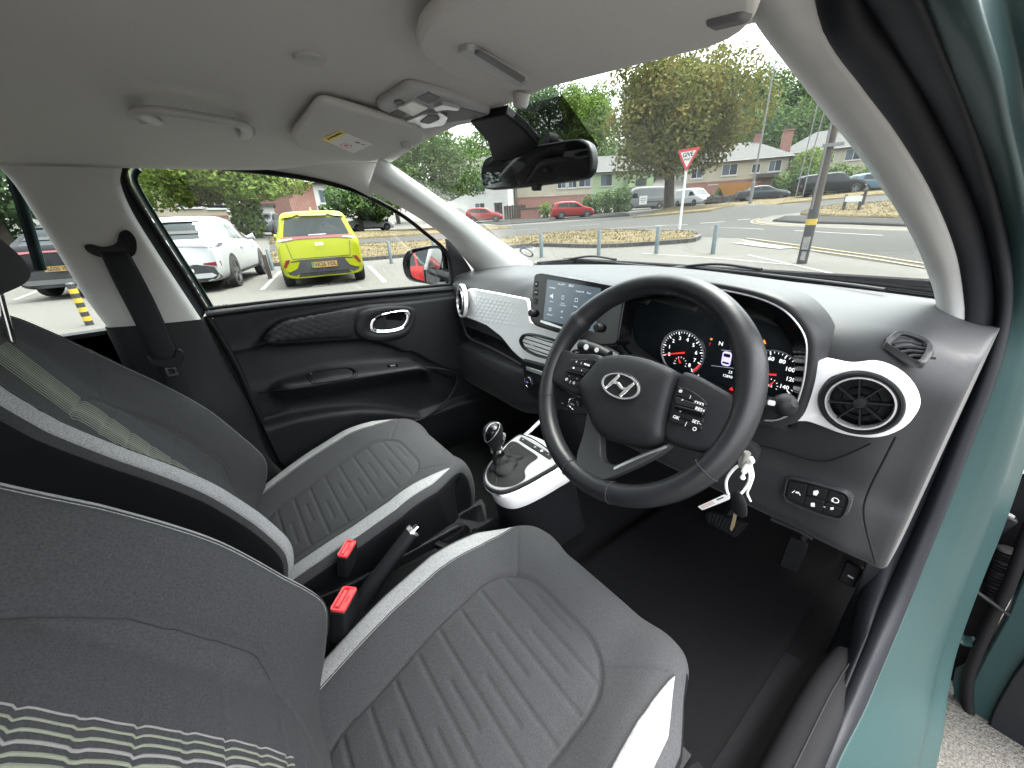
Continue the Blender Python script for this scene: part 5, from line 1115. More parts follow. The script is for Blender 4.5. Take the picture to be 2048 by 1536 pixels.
# rear tray with cup holders and coin slot
zt = 0.405
def bpz(u, v, z=zt): return A(u, v, 'z', z)
tray = thing('cup_holder_tray', 'black plastic tray with round cup holders between the front seats', 'tray', bpz(930, 1050))
ft_ = Fr((0, 0, zt), (1, 0, 0), (0, 1, 0))
zb = lambda x, y: (560+x*.33847, 820+y*.33847)
ro = round_poly([ft_.px(*zb(*p)) for p in ((830, 760), (1010, 640), (1190, 520), (1215, 560), (1225, 650), (1330, 735), (1380, 760), (1200, 900), (1000, 830))], 0.01)
plate('tray_rim', ro, ft_, 0.008, 'plastic_soft', tray, bevel=0.002)
def well(px, dep, nm='cup_well'):
    o = crc(np.array([ft_.px(*zb(*p)) for p in px]), 40); c_ = o.mean(0); o2 = c_+(o-c_)*1.12
    ring(nm+'_lip', [(o2, 0.0005), (o2*0.5+o*0.5, 0.003), (o, 0.0015)], ft_, 'plastic_soft', tray, angle=0)
    plate(nm, [tuple(p) for p in o], ft_, 0.002, 'gloss_black', tray, c=0.0012)
well(((925, 740), (960, 690), (1040, 668), (1110, 690), (1120, 740), (1060, 790), (960, 785)), 0.06)
well(((1130, 710), (1200, 690), (1260, 705), (1290, 735), (1250, 760), (1150, 745)), 0.06)
well(((1060, 635), (1110, 595), (1180, 562), (1195, 600), (1205, 660), (1130, 655)), 0.03, 'coin_slot')
bx('tunnel_trim', -0.085, 0.085, -0.75, -0.02, 0.28, 0.396, 'plastic_black', tray, bevel=0.012)
bx('tunnel_slot', -0.055, -0.02, -0.62, -0.2, 0.39, 0.399, 'gloss_black', tray)
tube('tunnel_rail', [(0.082, -0.70, 0.397), (0.082, -0.06, 0.397)], 0.006, 'plastic_soft', tray, n=8)
# handbrake
hb = thing('handbrake', 'black handbrake lever with chrome release button, raised between the seats', 'handbrake', A(745, 1190, 'x', 0.0))
HP = [A(u, v, 'x', -0.002) for u, v in ((715, 1225), (738, 1180), (765, 1142), (795, 1102), (825, 1063))]
tube('grip', cr(HP, 30), np.array([np.interp(np.linspace(0, 1, 30), [0, 0.2, 0.5, 1], [0.03, 0.023, 0.018, 0.017]), np.interp(np.linspace(0, 1, 30), [0, 0.2, 0.5, 1], [0.022, 0.018, 0.016, 0.0155])]).T, 'plastic_soft', hb, n=18)
HP2 = [A(u, v, 'x', -0.002) for u, v in ((822, 1066), (828, 1060), (836, 1052))]
tube('collar', HP2[:2], 0.016, 'silver', hb, n=18)
tube('release_button', [HP2[1], HP2[2]], [0.0085, 0.008], 'chrome', hb, n=14)
plate('base_boot', round_poly([ft_.px(u, v) for u, v in ((660, 1290), (720, 1180), (760, 1165), (765, 1210), (735, 1270))], 0.015), Fr((0, 0, 0.44), (1, 0, 0), (0, 1, 0.05)), 0.07, 'plastic_black', hb, bevel=0.01, seg=3)
# buckles
def buckle(name, label, px, x, tilt):
    zq = lambda X, Y: (560+X*.33847, 820+Y*.33847)
    b = thing(name, label, 'seat belt buckle', A(*zq(*px['base']), 'x', x), 'front seat belt buckles')
    P = [A(*zq(*p), 'x', x) for p in (px['top'], px['mid'], px['base'])]
    ax = P[0]-P[1]; ax /= np.linalg.norm(ax); ax = ax*0.92+np.array([0, 0, 0.3]); ax /= np.linalg.norm(ax)
    f = Fr(P[0], (px['u'][0], px['u'][1], px['u'][2]), np.cross(ax, px['u']))
    if f.n@ax < 0: f = Fr(P[0], -f.u, f.v)
    w, t = px['w'], px['t']
    plate('body', rrect(w, t, 0.006, 4), f, px['len'], 'plastic_black', b, bevel=0.003, seg=3)
    ring('press_rim', [(rrect(w*0.93, t*0.9, 0.005, 4), 0.0), (rrect(w*0.92, t*0.88, 0.005, 4), 0.004), (rrect(w*0.82, t*0.70, 0.003, 4), 0.0035), (rrect(w*0.8, t*0.66, 0.003, 4), -0.002)], f, 'red_plastic', b, angle=60)
    plate('press_button', rrect(w*0.82, t*0.34, 0.002, 4, 0, t*0.20), f, 0.006, 'red_plastic', b, c=0.0032, bevel=0.001)
    plate('press_button', rrect(w*0.82, t*0.70, 0.002, 4), f, 0.004, 'red_deep', b, c=0.0012)
    plate('press_slot', rrect(w*0.62, t*0.20, 0.001, 4, 0, -t*0.14), f, 0.004, 'red_plastic', b, c=0.003)
    txt('PRESS', 0.006, f.at(0, t*0.20, 0.0033), 'red_deep', b, depth=0.0001)
    tube('stalk', [f.w(0, 0, -px['len']*0.95), P[2]], [0.010, 0.008], 'belt', b, n=8)
    return b
buckle('belt_buckle', 'nearer red topped black seat belt buckle, upright beside the driver seat', {'top': (378, 1120), 'mid': (375, 1230), 'base': (380, 1420), 'u': (0.75, -0.64, 0.1), 'w': 0.058, 't': 0.031, 'len': 0.075}, 0.072, 0)
buckle('belt_buckle', 'farther red topped black seat belt buckle, against the passenger seat cushion', {'top': (396, 822), 'mid': (385, 900), 'base': (370, 980), 'u': (0.75, -0.64, 0.05), 'w': 0.052, 't': 0.026, 'len': 0.055}, -0.07, 0)
lb = thing('care_label', 'small white printed label on the belt anchor beside the driver seat', 'label', A(680, 1328, 'x', 0.06))
fl_ = Fr(A(680, 1330, 'x', 0.058), (0.75, -0.66, 0), (0, 0, 1)); o_ = [fl_.px(*p) for p in ((671, 1323), (691, 1318), (693, 1334), (670, 1340))]
plate('paper', o_, fl_, 0.001, 'paper', lb)
for k in range(4):
    p0, p1 = fl_.px(675+k*0.5, 1325+k*4), fl_.px(688, 1322+k*4); plate('print_line', [p0, p1, (p1[0], p1[1]-0.001), (p0[0], p0[1]-0.001)], fl_, 0.0003, 'ink_black', lb, c=0.0006)
# pedals
br = thing('brake_pedal', 'black ribbed rubber brake pedal hanging under the dashboard', 'pedal', A(1450, 1045, 'y', 0.48))
fb2 = Fr(A(1448, 1042, 'y', 0.47), (1, 0, 0), (0, 0.45, 0.9))
q = round_poly([fb2.px(*zk(*p)) for p in ((135, 810), (185, 770), (560, 890), (540, 930), (430, 1045), (160, 890))], 0.008)
plate('pad', q, fb2, 0.012, 'rubber', br, bevel=0.003)
qq = np.array([fb2.px(*zk(*p)) for p in ((180, 790), (530, 905), (430, 1030), (165, 880))])
for k in range(9):
    t = (k+0.6)/9.5; a, b = qq[0]+(qq[1]-qq[0])*t, qq[3]+(qq[2]-qq[3])*t; d = (qq[1]-qq[0])*0.028
    plate('rib', [tuple(a-d), tuple(a+d), tuple(b+d), tuple(b-d)], fb2, 0.003, 'plastic_soft', br, c=0.003, bevel=0.0008)
tube('arm', [fb2.w(0, 0.01, -0.012), fb2.w(0, 0.12, -0.08), fb2.w(0, 0.25, -0.1)], 0.009, 'plastic_black', br, n=8)
ac = thing('accelerator_pedal', 'long narrow ribbed accelerator pedal to the right of the brake', 'pedal', A(1585, 1115, 'y', 0.52))
fa2 = Fr(A(1588, 1110, 'y', 0.52), (1, 0, 0), (0, 0.55, 0.84))
q = round_poly([fa2.px(*zk(*p)) for p in ((960, 1020), (1135, 1090), (1085, 1240), (1015, 1385), (850, 1300), (900, 1150))], 0.006)
plate('pad', q, fa2, 0.010, 'rubber', ac, bevel=0.003)
qq = np.array([fa2.px(*zk(*p)) for p in ((965, 1035), (1120, 1100), (1010, 1375), (860, 1295))])
for k in range(7):
    t = (k+0.7)/7.4; a, b = qq[0]+(qq[1]-qq[0])*t, qq[3]+(qq[2]-qq[3])*t; d = (qq[1]-qq[0])*0.03
    plate('rib', [tuple(a-d), tuple(a+d), tuple(b+d), tuple(b-d)], fa2, 0.003, 'plastic_soft', ac, c=0.002, bevel=0.0006)
tube('arm', [fa2.w(0, 0.04, -0.012), fa2.w(0, 0.16, -0.06)], 0.009, 'plastic_black', ac, n=8)
bl_ = thing('bonnet_release', 'black bonnet release lever low in the driver footwell', 'lever', A(1700, 1150, 'y', 0.45))
box('lever', Fr(A(1700, 1150, 'y', 0.44), (1, 0, 0), (0, 0.3, 1)), 0.03, 0.05, 0.02, 'plastic_black', bl_, bevel=0.004)
box('lever_mark', Fr(A(1701, 1154, 'y', 0.437), (1, 0, -0.1), (0, 0.3, 1)), 0.010, 0.003, 0.002, 'mark_white', bl_)
mt_ = thing('floor_mat', 'dark carpet mat on the driver footwell floor', 'mat', (0.38, 0.25, 0.3))
G = np.array([[(x, y, 0.296+0.012*math.sin(9*x+3*y)*math.sin(7*y)+0.45*float(sstep(0.62, 0.95, y))) for x in np.linspace(0.15, 0.585, 24)] for y in np.linspace(-0.12, 0.72, 30)])
grid('mat_pile', G, 'carpet', mt_, angle=0, solid=0.006)
# ------------------------------------------------------------------ passenger door (closed) and driver door (open)
pd = thing('passenger_door', 'black trimmed passenger door with armrest, chrome handle and closed window', 'car door', (-0.66, -0.1, 0.4))
z1 = lambda x, y: (380+x*.27344, 560+y*.27344)
def curve(px, x):
    P = np.array([A(*z1(*p), 'x', x) for p in px]); o = P[:, 1].argsort(); return P[o, 1], P[o, 2]
cu_pt = curve(((380, 480), (480, 380), (620, 315), (900, 255), (1250, 190), (1550, 165), (1900, 120)), -0.64)
cu_pb = curve(((360, 488), (540, 492), (900, 465), (1250, 440), (1450, 500), (1700, 620), (1900, 700)), -0.625)
cu_at = curve(((430, 830), (470, 805), (600, 752), (900, 662), (1200, 622), (1600, 597), (1690, 615), (1850, 690)), -0.635)
cu_ab = curve(((430, 850), (480, 828), (700, 800), (900, 775), (1200, 722), (1640, 652), (1700, 660), (1850, 720)), -0.585)
cu_top = curve(((115, 235), (600, 185), (1200, 105), (1600, 65), (1920, 40)), -0.655)
cu_pk = curve(((610, 1085), (900, 1030), (1150, 1000), (1350, 1000), (1650, 1030)), -0.61)
ysd = np.linspace(-0.545, 0.36, 150); G = np.zeros((150, 150, 3))
for i, y in enumerate(ysd):
    f = lambda c: float(np.interp(y, *c))
    zt_, pt, pb_, at_, abt = f(cu_top), f(cu_pt), f(cu_pb), f(cu_at), f(cu_ab); pk = f(cu_pk)
    arm = float(sstep(-0.50, -0.44, y)*(1-sstep(0.03, 0.09, y))); pod = float(sstep(-0.49, -0.45, y)); fro = float(sstep(0.0, 0.12, y))
    pb_ = min(pb_, pt-0.012); at_ = min(at_, pb_-0.02); abt = min(abt, at_-0.004); pk = min(pk, abt-0.06)
    zz = [0.24, pk-0.13, pk-0.035, pk-0.006, pk+0.004, pk+0.02, abt-0.075, abt-0.035, abt-0.012, abt, at_, at_+0.035, pb_-0.012, pb_, pt-0.008, pt+0.008, zt_-0.012, zt_]
    rr = [0.0, 0.03, 0.042, 0.045, 0.04, 0.012, 0.012, 0.012+0.035*arm, 0.014+0.055*arm, 0.014+0.056*arm, 0.014+0.004*arm+0.01*fro, 0.008+0.02*fro, 0.006+0.022*fro, 0.012+0.02*pod, 0.010+0.018*pod, 0.008, 0.006, -0.012]
    zs = np.linspace(0.24, zt_, 150); P = cr(np.array([zz, rr]).T, 400); o = np.interp(zs, np.maximum.accumulate(P[:, 0]), P[:, 1])
    for k in range(150): G[i, k] = (-0.66+o[k]+0.012*sstep(0.1, 0.35, y), y-0.03*max(0, (zs[k]-0.5))*(1 if y < -0.5 else 0), zs[k])
# rear edge slants like the real shut line
edge_z = [0.445, 0.50, 0.739, 0.853, 0.973, 1.02]; edge_y = [-0.43, -0.468, -0.488, -0.495, -0.508, -0.52]
for i in range(150):
    for k in range(150):
        y0 = np.interp(G[i, k, 2], edge_z, edge_y); t = i/149; G[i, k, 1] = y0+(0.36-y0)*t
grid('door_panel', G, 'plastic_soft', pd, angle=0, flip=True)
tube('shut_line_seal', cr([A(*p, 'x', -0.652) for p in ((412, 632), (432, 660), (470, 725), (502, 795), (535, 865), (562, 920), (590, 945), (640, 960))], 40), 0.009, 'rubber', pd, n=8)
DB = bvh_of(G)
def on_door(u, v, lift=0.0):
    d = Vector(ray(u, v)).normalized(); h = DB.ray_cast(Vector(CAM), d)
    return np.array(h[0])-np.array(d)*lift if h[0] is not None else A(u, v, 'x', -0.63)
# padded insert with embossed scales
ins = crc(np.array([z1(*p) for p in ((527, 440), (545, 390), (610, 325), (740, 290), (950, 252), (1225, 205), (1205, 300), (1200, 405), (1000, 425), (750, 445), (580, 450))]), 70)
cx_ = ins.mean(0)
G2 = np.array([[on_door(*(cx_+(p-cx_)*s), h) for p in ins] for s, h in ((1.0, -0.002), (0.99, 0.003), (0.96, 0.0045), (0.8, 0.005), (0.4, 0.005), (0.02, 0.005))])
grid('door_insert', G2, 'plastic_black', pd, cv=True, fixn=True, angle=0)
hx = []
for r in range(8):
    for c_ in range(13):
        X, Y = 600+c_*72+(r % 2)*36-r*9, 440-r*24+(-c_*10.5)
        if Y < 340-(X-600)*0.19-20 or Y > 440-(X-600)*0.03 or X > 1130 or X < 570: continue
        p0 = np.array([X, Y]); fade = 1-max(0, (X-950)/220); V = [on_door(*z1(X+34*math.cos(rad(60*k)), Y+23*math.sin(rad(60*k))), 0.0052) for k in range(6)]+[on_door(*z1(X, Y), 0.0052+0.0026*fade)]
        hx.append((V, [(k, (k+1) % 6, 6) for k in range(6)]))
V, F = merge(hx); tag(mk('embossed_scales', V, F, 'plastic_black', pd, angle=80, fixn=True), kind='stuff')
# door pull handle
fh_ = Fr(on_door(778, 642, 0.004), (0, 1, 0), (0, 0, 1))
bz = [z1(*p) for p in ((1200, 360), (1215, 300), (1250, 240), (1350, 205), (1520, 190), (1640, 210), (1650, 290), (1590, 400), (1480, 440), (1330, 450), (1230, 410))]
bo_ = crc(np.array([fh_.px(*p) for p in bz]), 60); hh = [z1(*p) for p in ((1310, 340), (1330, 285), (1400, 245), (1560, 218), (1600, 235), (1598, 300), (1560, 350), (1470, 378), (1360, 384), (1320, 370))]
ho2 = crc(np.array([fh_.px(*p) for p in hh]), 60); hc2 = ho2.mean(0); hi2 = hc2+(ho2-hc2)*np.array([0.80, 0.72])
ring('handle_bezel', [(bo_, -0.02), (bo_, 0.0), (bo_*0.8+ho2*0.2, 0.006), (ho2, 0.007), (ho2, 0.0)], fh_, 'plastic_soft', pd, angle=0)
plate('handle_cavity', [tuple(p) for p in ho2], fh_, 0.002, 'gloss_black', pd, c=-0.004)
ring('handle_trim', [(ho2, 0.005), (hc2+(ho2-hc2)*1.0, 0.009), (hc2+(ho2-hc2)*0.93, 0.011), (hi2, 0.008), (hi2, 0.003)], fh_, 'chrome', pd, angle=50)
lv = [fh_.px(*z1(*p)) for p in ((1350, 300), (1380, 265), (1430, 258), (1440, 360), (1400, 372), (1345, 360))]
plate('handle_lever', round_poly(lv, 0.004), fh_, 0.006, 'plastic_black', pd, c=0.004, bevel=0.002)
# armrest pull recess and window switch, lying on the armrest top
def on_poly(px, lift): return np.array([on_door(*z1(*p), lift) for p in px])
rc = crc(np.array([(860, 690), (900, 672), (1150, 640), (1205, 660), (1215, 690), (1180, 712), (900, 752), (885, 735)], float), 44); c0 = rc.mean(0)
G3 = np.array([[on_door(*z1(*(c0+(p-c0)*s)), h) for p in rc] for s, h in ((1.08, 0.0), (1.0, 0.004), (0.9, 0.003), (0.82, -0.006), (0.3, -0.012), (0.02, -0.012))])
grid('grip_recess', G3, 'gloss_black', pd, cv=True, fixn=True, angle=0)
rim_ = np.array([on_door(*z1(*(c0+(p-c0)*1.02)), 0.003) for p in rc]); tube('grip_rim', rim_, 0.0028, 'plastic_soft', pd, n=6, closed=True)
sq = on_poly([(1440, 622), (1515, 612), (1525, 632), (1455, 642)], 0.004); nq = np.array([0.4, 0, 0.9])
mk('window_switch', list(sq)+list(sq-nq*0.006), [(0, 1, 2, 3), (7, 6, 5, 4), (0, 4, 5, 1), (1, 5, 6, 2), (2, 6, 7, 3), (3, 7, 4, 0)], 'gloss_black', pd, fixn=True, bevel=0.001)
sq = on_poly([(1462, 624), (1500, 620), (1505, 626), (1468, 631)], 0.0065)
mk('switch_lever', list(sq)+list(sq-nq*0.003), [(0, 1, 2, 3), (7, 6, 5, 4), (0, 4, 5, 1), (1, 5, 6, 2), (2, 6, 7, 3), (3, 7, 4, 0)], 'silver', pd, fixn=True)
tube('armrest_edge', cr(on_poly([(500, 828), (700, 800), (900, 772), (1200, 720), (1500, 672), (1640, 650)], 0.001), 30), 0.0018, 'plastic_soft', pd, n=6)
# speaker / bottle pocket rim at the front
tube('pocket_rim', cr([A(*z1(*p), 'x', -0.615) for p in ((1720, 640), (1850, 655), (1940, 690), (1950, 750), (1900, 850), (1800, 950), (1700, 1015), (1640, 1030))], 36), 0.005, 'plastic_soft', pd, n=8)
# rolled cap along the belt line
tube('belt_cap', cr([A(*p, 'x', -0.655) for p in ((412, 630), (550, 612), (720, 594), (850, 582), (912, 577))], 30)+np.array([0, 0, 0.0]), np.array([[0.014, 0.010]]*30), 'plastic_soft', pd, n=12)
tube('belt_weatherstrip', cr([A(*p, 'x', -0.668) for p in ((412, 618), (550, 602), (720, 584), (850, 573), (905, 568))], 30), 0.005, 'rubber', pd, n=8)
# --- door mirror outside the passenger window
dm = thing('door_mirror', 'black passenger door mirror outside the left front window', 'mirror', (-0.78, 0.3, 0.98))
mp_ = np.array([A(*p, 'x', -0.84) for p in ((806, 527), (815, 505), (845, 495), (885, 492), (898, 510), (900, 560), (888, 571), (850, 568), (815, 556))])
fd = Fr(mp_.mean(0), (0.82, 0.57, 0.02), (0.0, 0.06, 1.0))
if fd.n@(CAM-fd.o) < 0: fd = Fr(mp_.mean(0), -fd.u, fd.v)
mo_ = crc(np.array([fd.px(*p) for p in ((805, 527), (814, 503), (845, 494), (880, 491), (896, 505), (899, 555), (889, 571), (850, 567), (815, 557))]), 60); mc_ = mo_.mean(0)
ring('mirror_shell', [(mc_+(mo_-mc_)*0.3, -0.075), (mc_+(mo_-mc_)*0.75, -0.06), (mc_+(mo_-mc_)*0.97, -0.03), (mo_, 0.0), (mc_+(mo_-mc_)*0.95, 0.004), (mc_+(mo_-mc_)*0.92, -0.004)], fd, 'gloss_black', dm, angle=0)
gl2 = crc(np.array([fd.px(*p) for p in ((820, 525), (825, 508), (850, 500), (880, 499), (883, 525), (880, 560), (872, 566), (845, 562), (824, 552))]), 50)
dmg = plate('mirror_glass', [tuple(p) for p in gl2], fd, 0.003, 'mirror_glass', dm, c=-0.002)
tube('mirror_arm', [fd.w(mc_[0], mc_[1]-0.02, -0.03), (-0.70, 0.33, 0.97)], np.array([[0.03, 0.02], [0.035, 0.025]]), 'plastic_black', dm, n=12)
# --- driver door, opened square to the car
dd = thing('driver_door', 'open driver door edge with teal metal, black seal and dark trim', 'car door', (0.9, 0.72, 0.3))
zr = lambda x, y: (1780+x*.4794, 800+y*.4794)
fdd = FY(0.74)
def dpoly(name, px, m_, c_, d_, bev=0.004, r_=0.01): return plate(name, round_poly([fdd.px(*zr(*p)) for p in px], r_), fdd, d_, m_, dd, c=c_, bevel=bev)
dpoly('door_metal', [(640, 560), (559, 730), (490, 900), (400, 1060), (335, 1190), (345, 1330), (420, 1480), (520, 1640), (900, 1640), (900, 560)], 'teal_paint', 0.0, 0.05)
dpoly('door_trim', [(700, 960), (590, 1040), (520, 1130), (440, 1270), (408, 1360), (420, 1470), (470, 1640), (900, 1640), (900, 960)], 'plastic_soft', 0.012, 0.02, 0.008, 0.03)
tube('door_rubber', cr([fdd.w(*fdd.px(*zr(*p)), 0.006) for p in ((640, 380), (560, 590), (500, 760), (430, 900), (372, 1030), (338, 1120), (325, 1210), (335, 1320), (370, 1410), (415, 1475), (450, 1540), (480, 1620))], 50), 0.0105, 'rubber', dd, n=10)
# hinge gap: dark cavity, hinges, harness bellows, check strap
gp = thing('door_hinge_gear', 'black door check strap, wiring bellows and teal hinges in the door gap', 'door hinge', (0.8, 0.75, 0.5))
fg_ = FY(0.80)
plate('gap_backing', [fg_.px(*zr(*p)) for p in ((640, 60), (560, 320), (455, 370), (330, 700), (215, 1050), (165, 1200), (172, 1300), (205, 1400), (330, 1150), (420, 950), (640, 560))], fg_, 0.02, 'rubber', gp)
tube('check_strap', cr([A(*zr(*p), 'y', y) for p, y in (((140, 668), 0.60), (230, 710) and ((230, 705), 0.63), ((320, 770), 0.66), ((410, 835), 0.69), ((490, 893), 0.72))], 18), np.array([[0.007, 0.004]]*18), 'plastic_black', gp, n=8)
lathe('strap_pivot', [(0.0003, 0.008), (0.011, 0.008), (0.014, 0.004), (0.015, -0.004)], Fr(A(*zr(150, 668), 'y', 0.595), (1, 0, 0), (0, 0.5, 1)), 'metal_bare', gp, n=20)
tube('strap_bracket', cr([A(*zr(*p), 'y', 0.60) for p in ((130, 650), (170, 655), (200, 690), (240, 690))], 10), 0.004, 'chrome', gp, n=6)
bl3 = cr([A(*zr(*p), 'y', 0.77) for p in ((490, 620), (465, 700), (440, 770), (425, 830))], 48)
tube('harness_bellows', bl3, 0.014+0.0035*np.sin(np.arange(48)*1.9), 'rubber', gp, n=14)
box('connector', Fr(A(*zr(440, 520), 'y', 0.77), (1, 0, -0.3), (0.2, 0.2, 1)), 0.04, 0.06, 0.03, 'plastic_black', gp, bevel=0.005)
box('connector_clip', Fr(A(*zr(480, 470), 'y', 0.765), (1, 0, -0.3), (0.2, 0.2, 1)), 0.03, 0.004, 0.01, 'silver', gp)
tube('hinge', cr([A(*zr(*p), 'y', 0.745) for p in ((310, 870), (285, 920), (275, 960), (300, 1000), (350, 1010))], 16), np.array([[0.016, 0.010]]*16), 'teal_paint', gp, n=12)
dpx = [fdd.px(*zr(*p)) for p in ((320, 1110), (270, 1135), (258, 1190), (265, 1240), (240, 1330), (205, 1400), (300, 1295), (310, 1230))]
plate('hinge_bracket', round_poly(dpx, 0.006), fdd, 0.006, 'teal_paint', gp, c=-0.01, bevel=0.002)
q = fdd.px(*zr(291, 1160)); plate('bracket_hole', ell(0.008, 0.005, 16), fdd.at(*q), 0.001, 'ink_black', gp, c=-0.0095)
# wipers at the base of the screen
for lab_, pts in (('nearer black wiper blade lying at the foot of the windscreen, in front of the driver', ((1290, 541), (1370, 535), (1450, 541), (1560, 553), (1700, 570), (1770, 580))), ('farther black wiper blade at the foot of the windscreen, in front of the passenger', ((1075, 525), (1150, 519), (1210, 524), (1290, 532), (1370, 540)))):
    w_ = thing('wiper', lab_, 'wiper', A(*pts[0], 'z', 1.01), 'windscreen wipers')
    P = cr([A(u, v, 'z', 1.03) for u, v in pts], 24); tube('blade', P, np.array([[0.006, 0.004]]*24), 'rubber', w_, n=8)
    tube('wiper_arm', cr([P[3]+np.array([0, 0.03, 0.0]), P[8]+np.array([0, 0.008, 0.014]), P[13]+np.array([0, 0.0, 0.012])], 14), 0.004, 'plastic_black', w_, n=8)
# ------------------------------------------------------------------ outside: terrain
def DH(u, v, D):
    """measured point: along the pixel's ray at horizontal distance D"""
    d = ray(u, v); return CAM+d*D/math.hypot(d[0], d[1])
_ctl = [DH(*p) for p in ((1358, 465, 17), (1390, 480, 15.3), (1100, 489, 15.6), (1250, 486, 15.4), (960, 478, 22), (850, 482, 22), (850, 466, 32), (760, 462, 45), (1000, 452, 40), (1145, 437, 45), (965, 445, 46),
    (1280, 420, 55), (1385, 412, 57), (1520, 402, 52), (1500, 405, 33), (1335, 415, 42), (1655, 391, 48), (1740, 384, 50), (1700, 418, 30), (1700, 450, 22), (1400, 452, 25), (1550, 455, 20), (1200, 455, 25), (1480, 425, 38), (1250, 435, 38),
    (1180, 417, 62), (1440, 400, 62), (1700, 370, 68), (1100, 425, 62), (480, 470, 30), (300, 470, 40), (640, 462, 45), (540, 473, 33), (100, 480, 30), (1850, 380, 60), (1900, 440, 25))]
_ctl += [np.array([x, y, 0.0]) for x, y in ((0, 0), (-4, -4), (4, -4), (4, 6), (-4, 6), (-9.5, 0), (-9.5, 3), (-12.8, 4.5), (-9.3, 8.3), (-7.8, 9.4), (-6.6, 10.7), (-5.2, 11.3), (-2.6, 10.2), (0, 11), (3, 12), (-12, -3), (-14, -6), (-15, 1.5), (8, 0), (8, 12), (0, -10), (-15, -15), (15, -10), (15, 10), (-30, -30), (30, -30), (-16, -1), (-14, 8), (40, 10))]
_ctl += [np.array([CAM[0]+D*math.sin(rad(a)), CAM[1]+D*math.cos(rad(a)), z]) for a, D, z in ((-70, 90, 3), (-50, 90, 5), (-30, 95, 9), (-12, 95, 12), (5, 95, 12), (25, 90, 8), (-90, 90, 2), (-30, 160, 30), (0, 160, 32), (-60, 160, 14), (40, 160, 20), (-90, 200, 5), (150, 200, 0), (200, 200, 0), (250, 200, 0))]
_ctl = np.array(_ctl); _N = len(_ctl)
_K = np.linalg.norm(_ctl[:, None, :2]-_ctl[None, :, :2], axis=2)+np.eye(_N)*-0.6
_w = np.linalg.solve(np.block([[_K, np.c_[np.ones(_N), _ctl[:, :2]]], [np.r_[[np.ones(_N)], _ctl[:, :2].T], np.zeros((3, 3))]]), np.r_[_ctl[:, 2], np.zeros(3)])
def hgt(x, y):
    x = np.asarray(x, float); y = np.asarray(y, float)
    r = np.hypot(x[..., None]-_ctl[:, 0], y[..., None]-_ctl[:, 1]); z = r@_w[:_N]+_w[_N]+_w[_N+1]*x+_w[_N+2]*y
    return np.maximum(z, -0.02)*sstep(10.5, 15.0, np.hypot(x, y))
def TG(u, v):
    """pixel -> point on the terrain"""
    d = ray(u, v); t = np.linspace(2, 120, 900)/math.hypot(d[0], d[1]); P = CAM+d*t[:, None]; f = P[:, 2]-hgt(P[:, 0], P[:, 1])
    k = np.argmax(f < 0); 
    if f[k] >= 0: k = len(t)-1
    a = f[k-1]/(f[k-1]-f[k]+1e-9); return P[k-1]*(1-a)+P[k]*a
def asphalt(name, c1, c2, sc=1.0):
    m = mat(name, c1, 0.95, spec=0.06); t = m.node_tree; b = t.nodes['Principled BSDF']; tc = t.nodes.new('ShaderNodeTexCoord')
    n1 = t.nodes.new('ShaderNodeTexNoise'); n1.inputs['Scale'].default_value = 0.35*sc; n1.inputs['Detail'].default_value = 6
    n2 = t.nodes.new('ShaderNodeTexNoise'); n2.inputs['Scale'].default_value = 150; n2.inputs['Detail'].default_value = 3
    n3 = t.nodes.new('ShaderNodeTexVoronoi'); n3.inputs['Scale'].default_value = 190
    for n in (n1, n2, n3): t.links.new(tc.outputs['Object'], n.inputs['Vector'])
    a = t.nodes.new('ShaderNodeMix'); a.data_type = 'RGBA'; a.inputs[6].default_value = (*c1, 1); a.inputs[7].default_value = (*c2, 1); t.links.new(n1.outputs['Fac'], a.inputs[0])
    o = t.nodes.new('ShaderNodeMix'); o.data_type = 'RGBA'; o.blend_type = 'OVERLAY'; o.inputs[0].default_value = 0.75; t.links.new(a.outputs[2], o.inputs[6]); t.links.new(n2.outputs['Fac'], o.inputs[7]); t.links.new(o.outputs[2], b.inputs['Base Color'])
    bp = t.nodes.new('ShaderNodeBump'); bp.inputs['Strength'].default_value = 0.6; bp.inputs['Distance'].default_value = 0.006; t.links.new(n3.outputs['Distance'], bp.inputs['Height']); t.links.new(bp.outputs[0], b.inputs['Normal'])
asphalt('asphalt', (0.062, 0.06, 0.055), (0.086, 0.083, 0.076)); asphalt('road_asphalt', (0.03384, 0.03348, 0.03168), (0.04752, 0.0468, 0.04464), 0.6); asphalt('pavement', (0.01872, 0.01872, 0.01872), (0.03024, 0.02952, 0.02808)); asphalt('far_ground', (0.1152, 0.108, 0.0936), (0.1584, 0.144, 0.1224), 0.3)
mat('dry_grass', (0.078, 0.06084, 0.03276), 1.0, spec=0.1, col2=(0.105, 0.086, 0.052), vscale=1.3, bump=1.0, bscale=25, bdist=0.05)
mat('straw', (0.0975, 0.078, 0.04368), 1.0, spec=0.1, col2=(0.066, 0.06, 0.028), vscale=0.7)
mat('kerb', (0.0429, 0.039, 0.03588), 0.9, var=0.2, vscale=3); mat('line_white', (0.1326, 0.1326, 0.1271), 0.8, var=0.15, vscale=6); mat('line_yellow', (0.1248, 0.09204, 0.0429), 0.8, var=0.12, vscale=6)
gx = np.r_[np.linspace(-190, -30, 60), np.linspace(-28, 20, 140), np.linspace(22, 120, 30)]; gy = np.r_[np.linspace(-60, -12, 20), np.linspace(-10, 40, 140), np.linspace(42, 190, 60)]
X, Y = np.meshgrid(gx, gy, indexing='ij')
tag(grid('ground', np.stack([X, Y, hgt(X, Y)], 2), 'asphalt', angle=0), kind='structure')
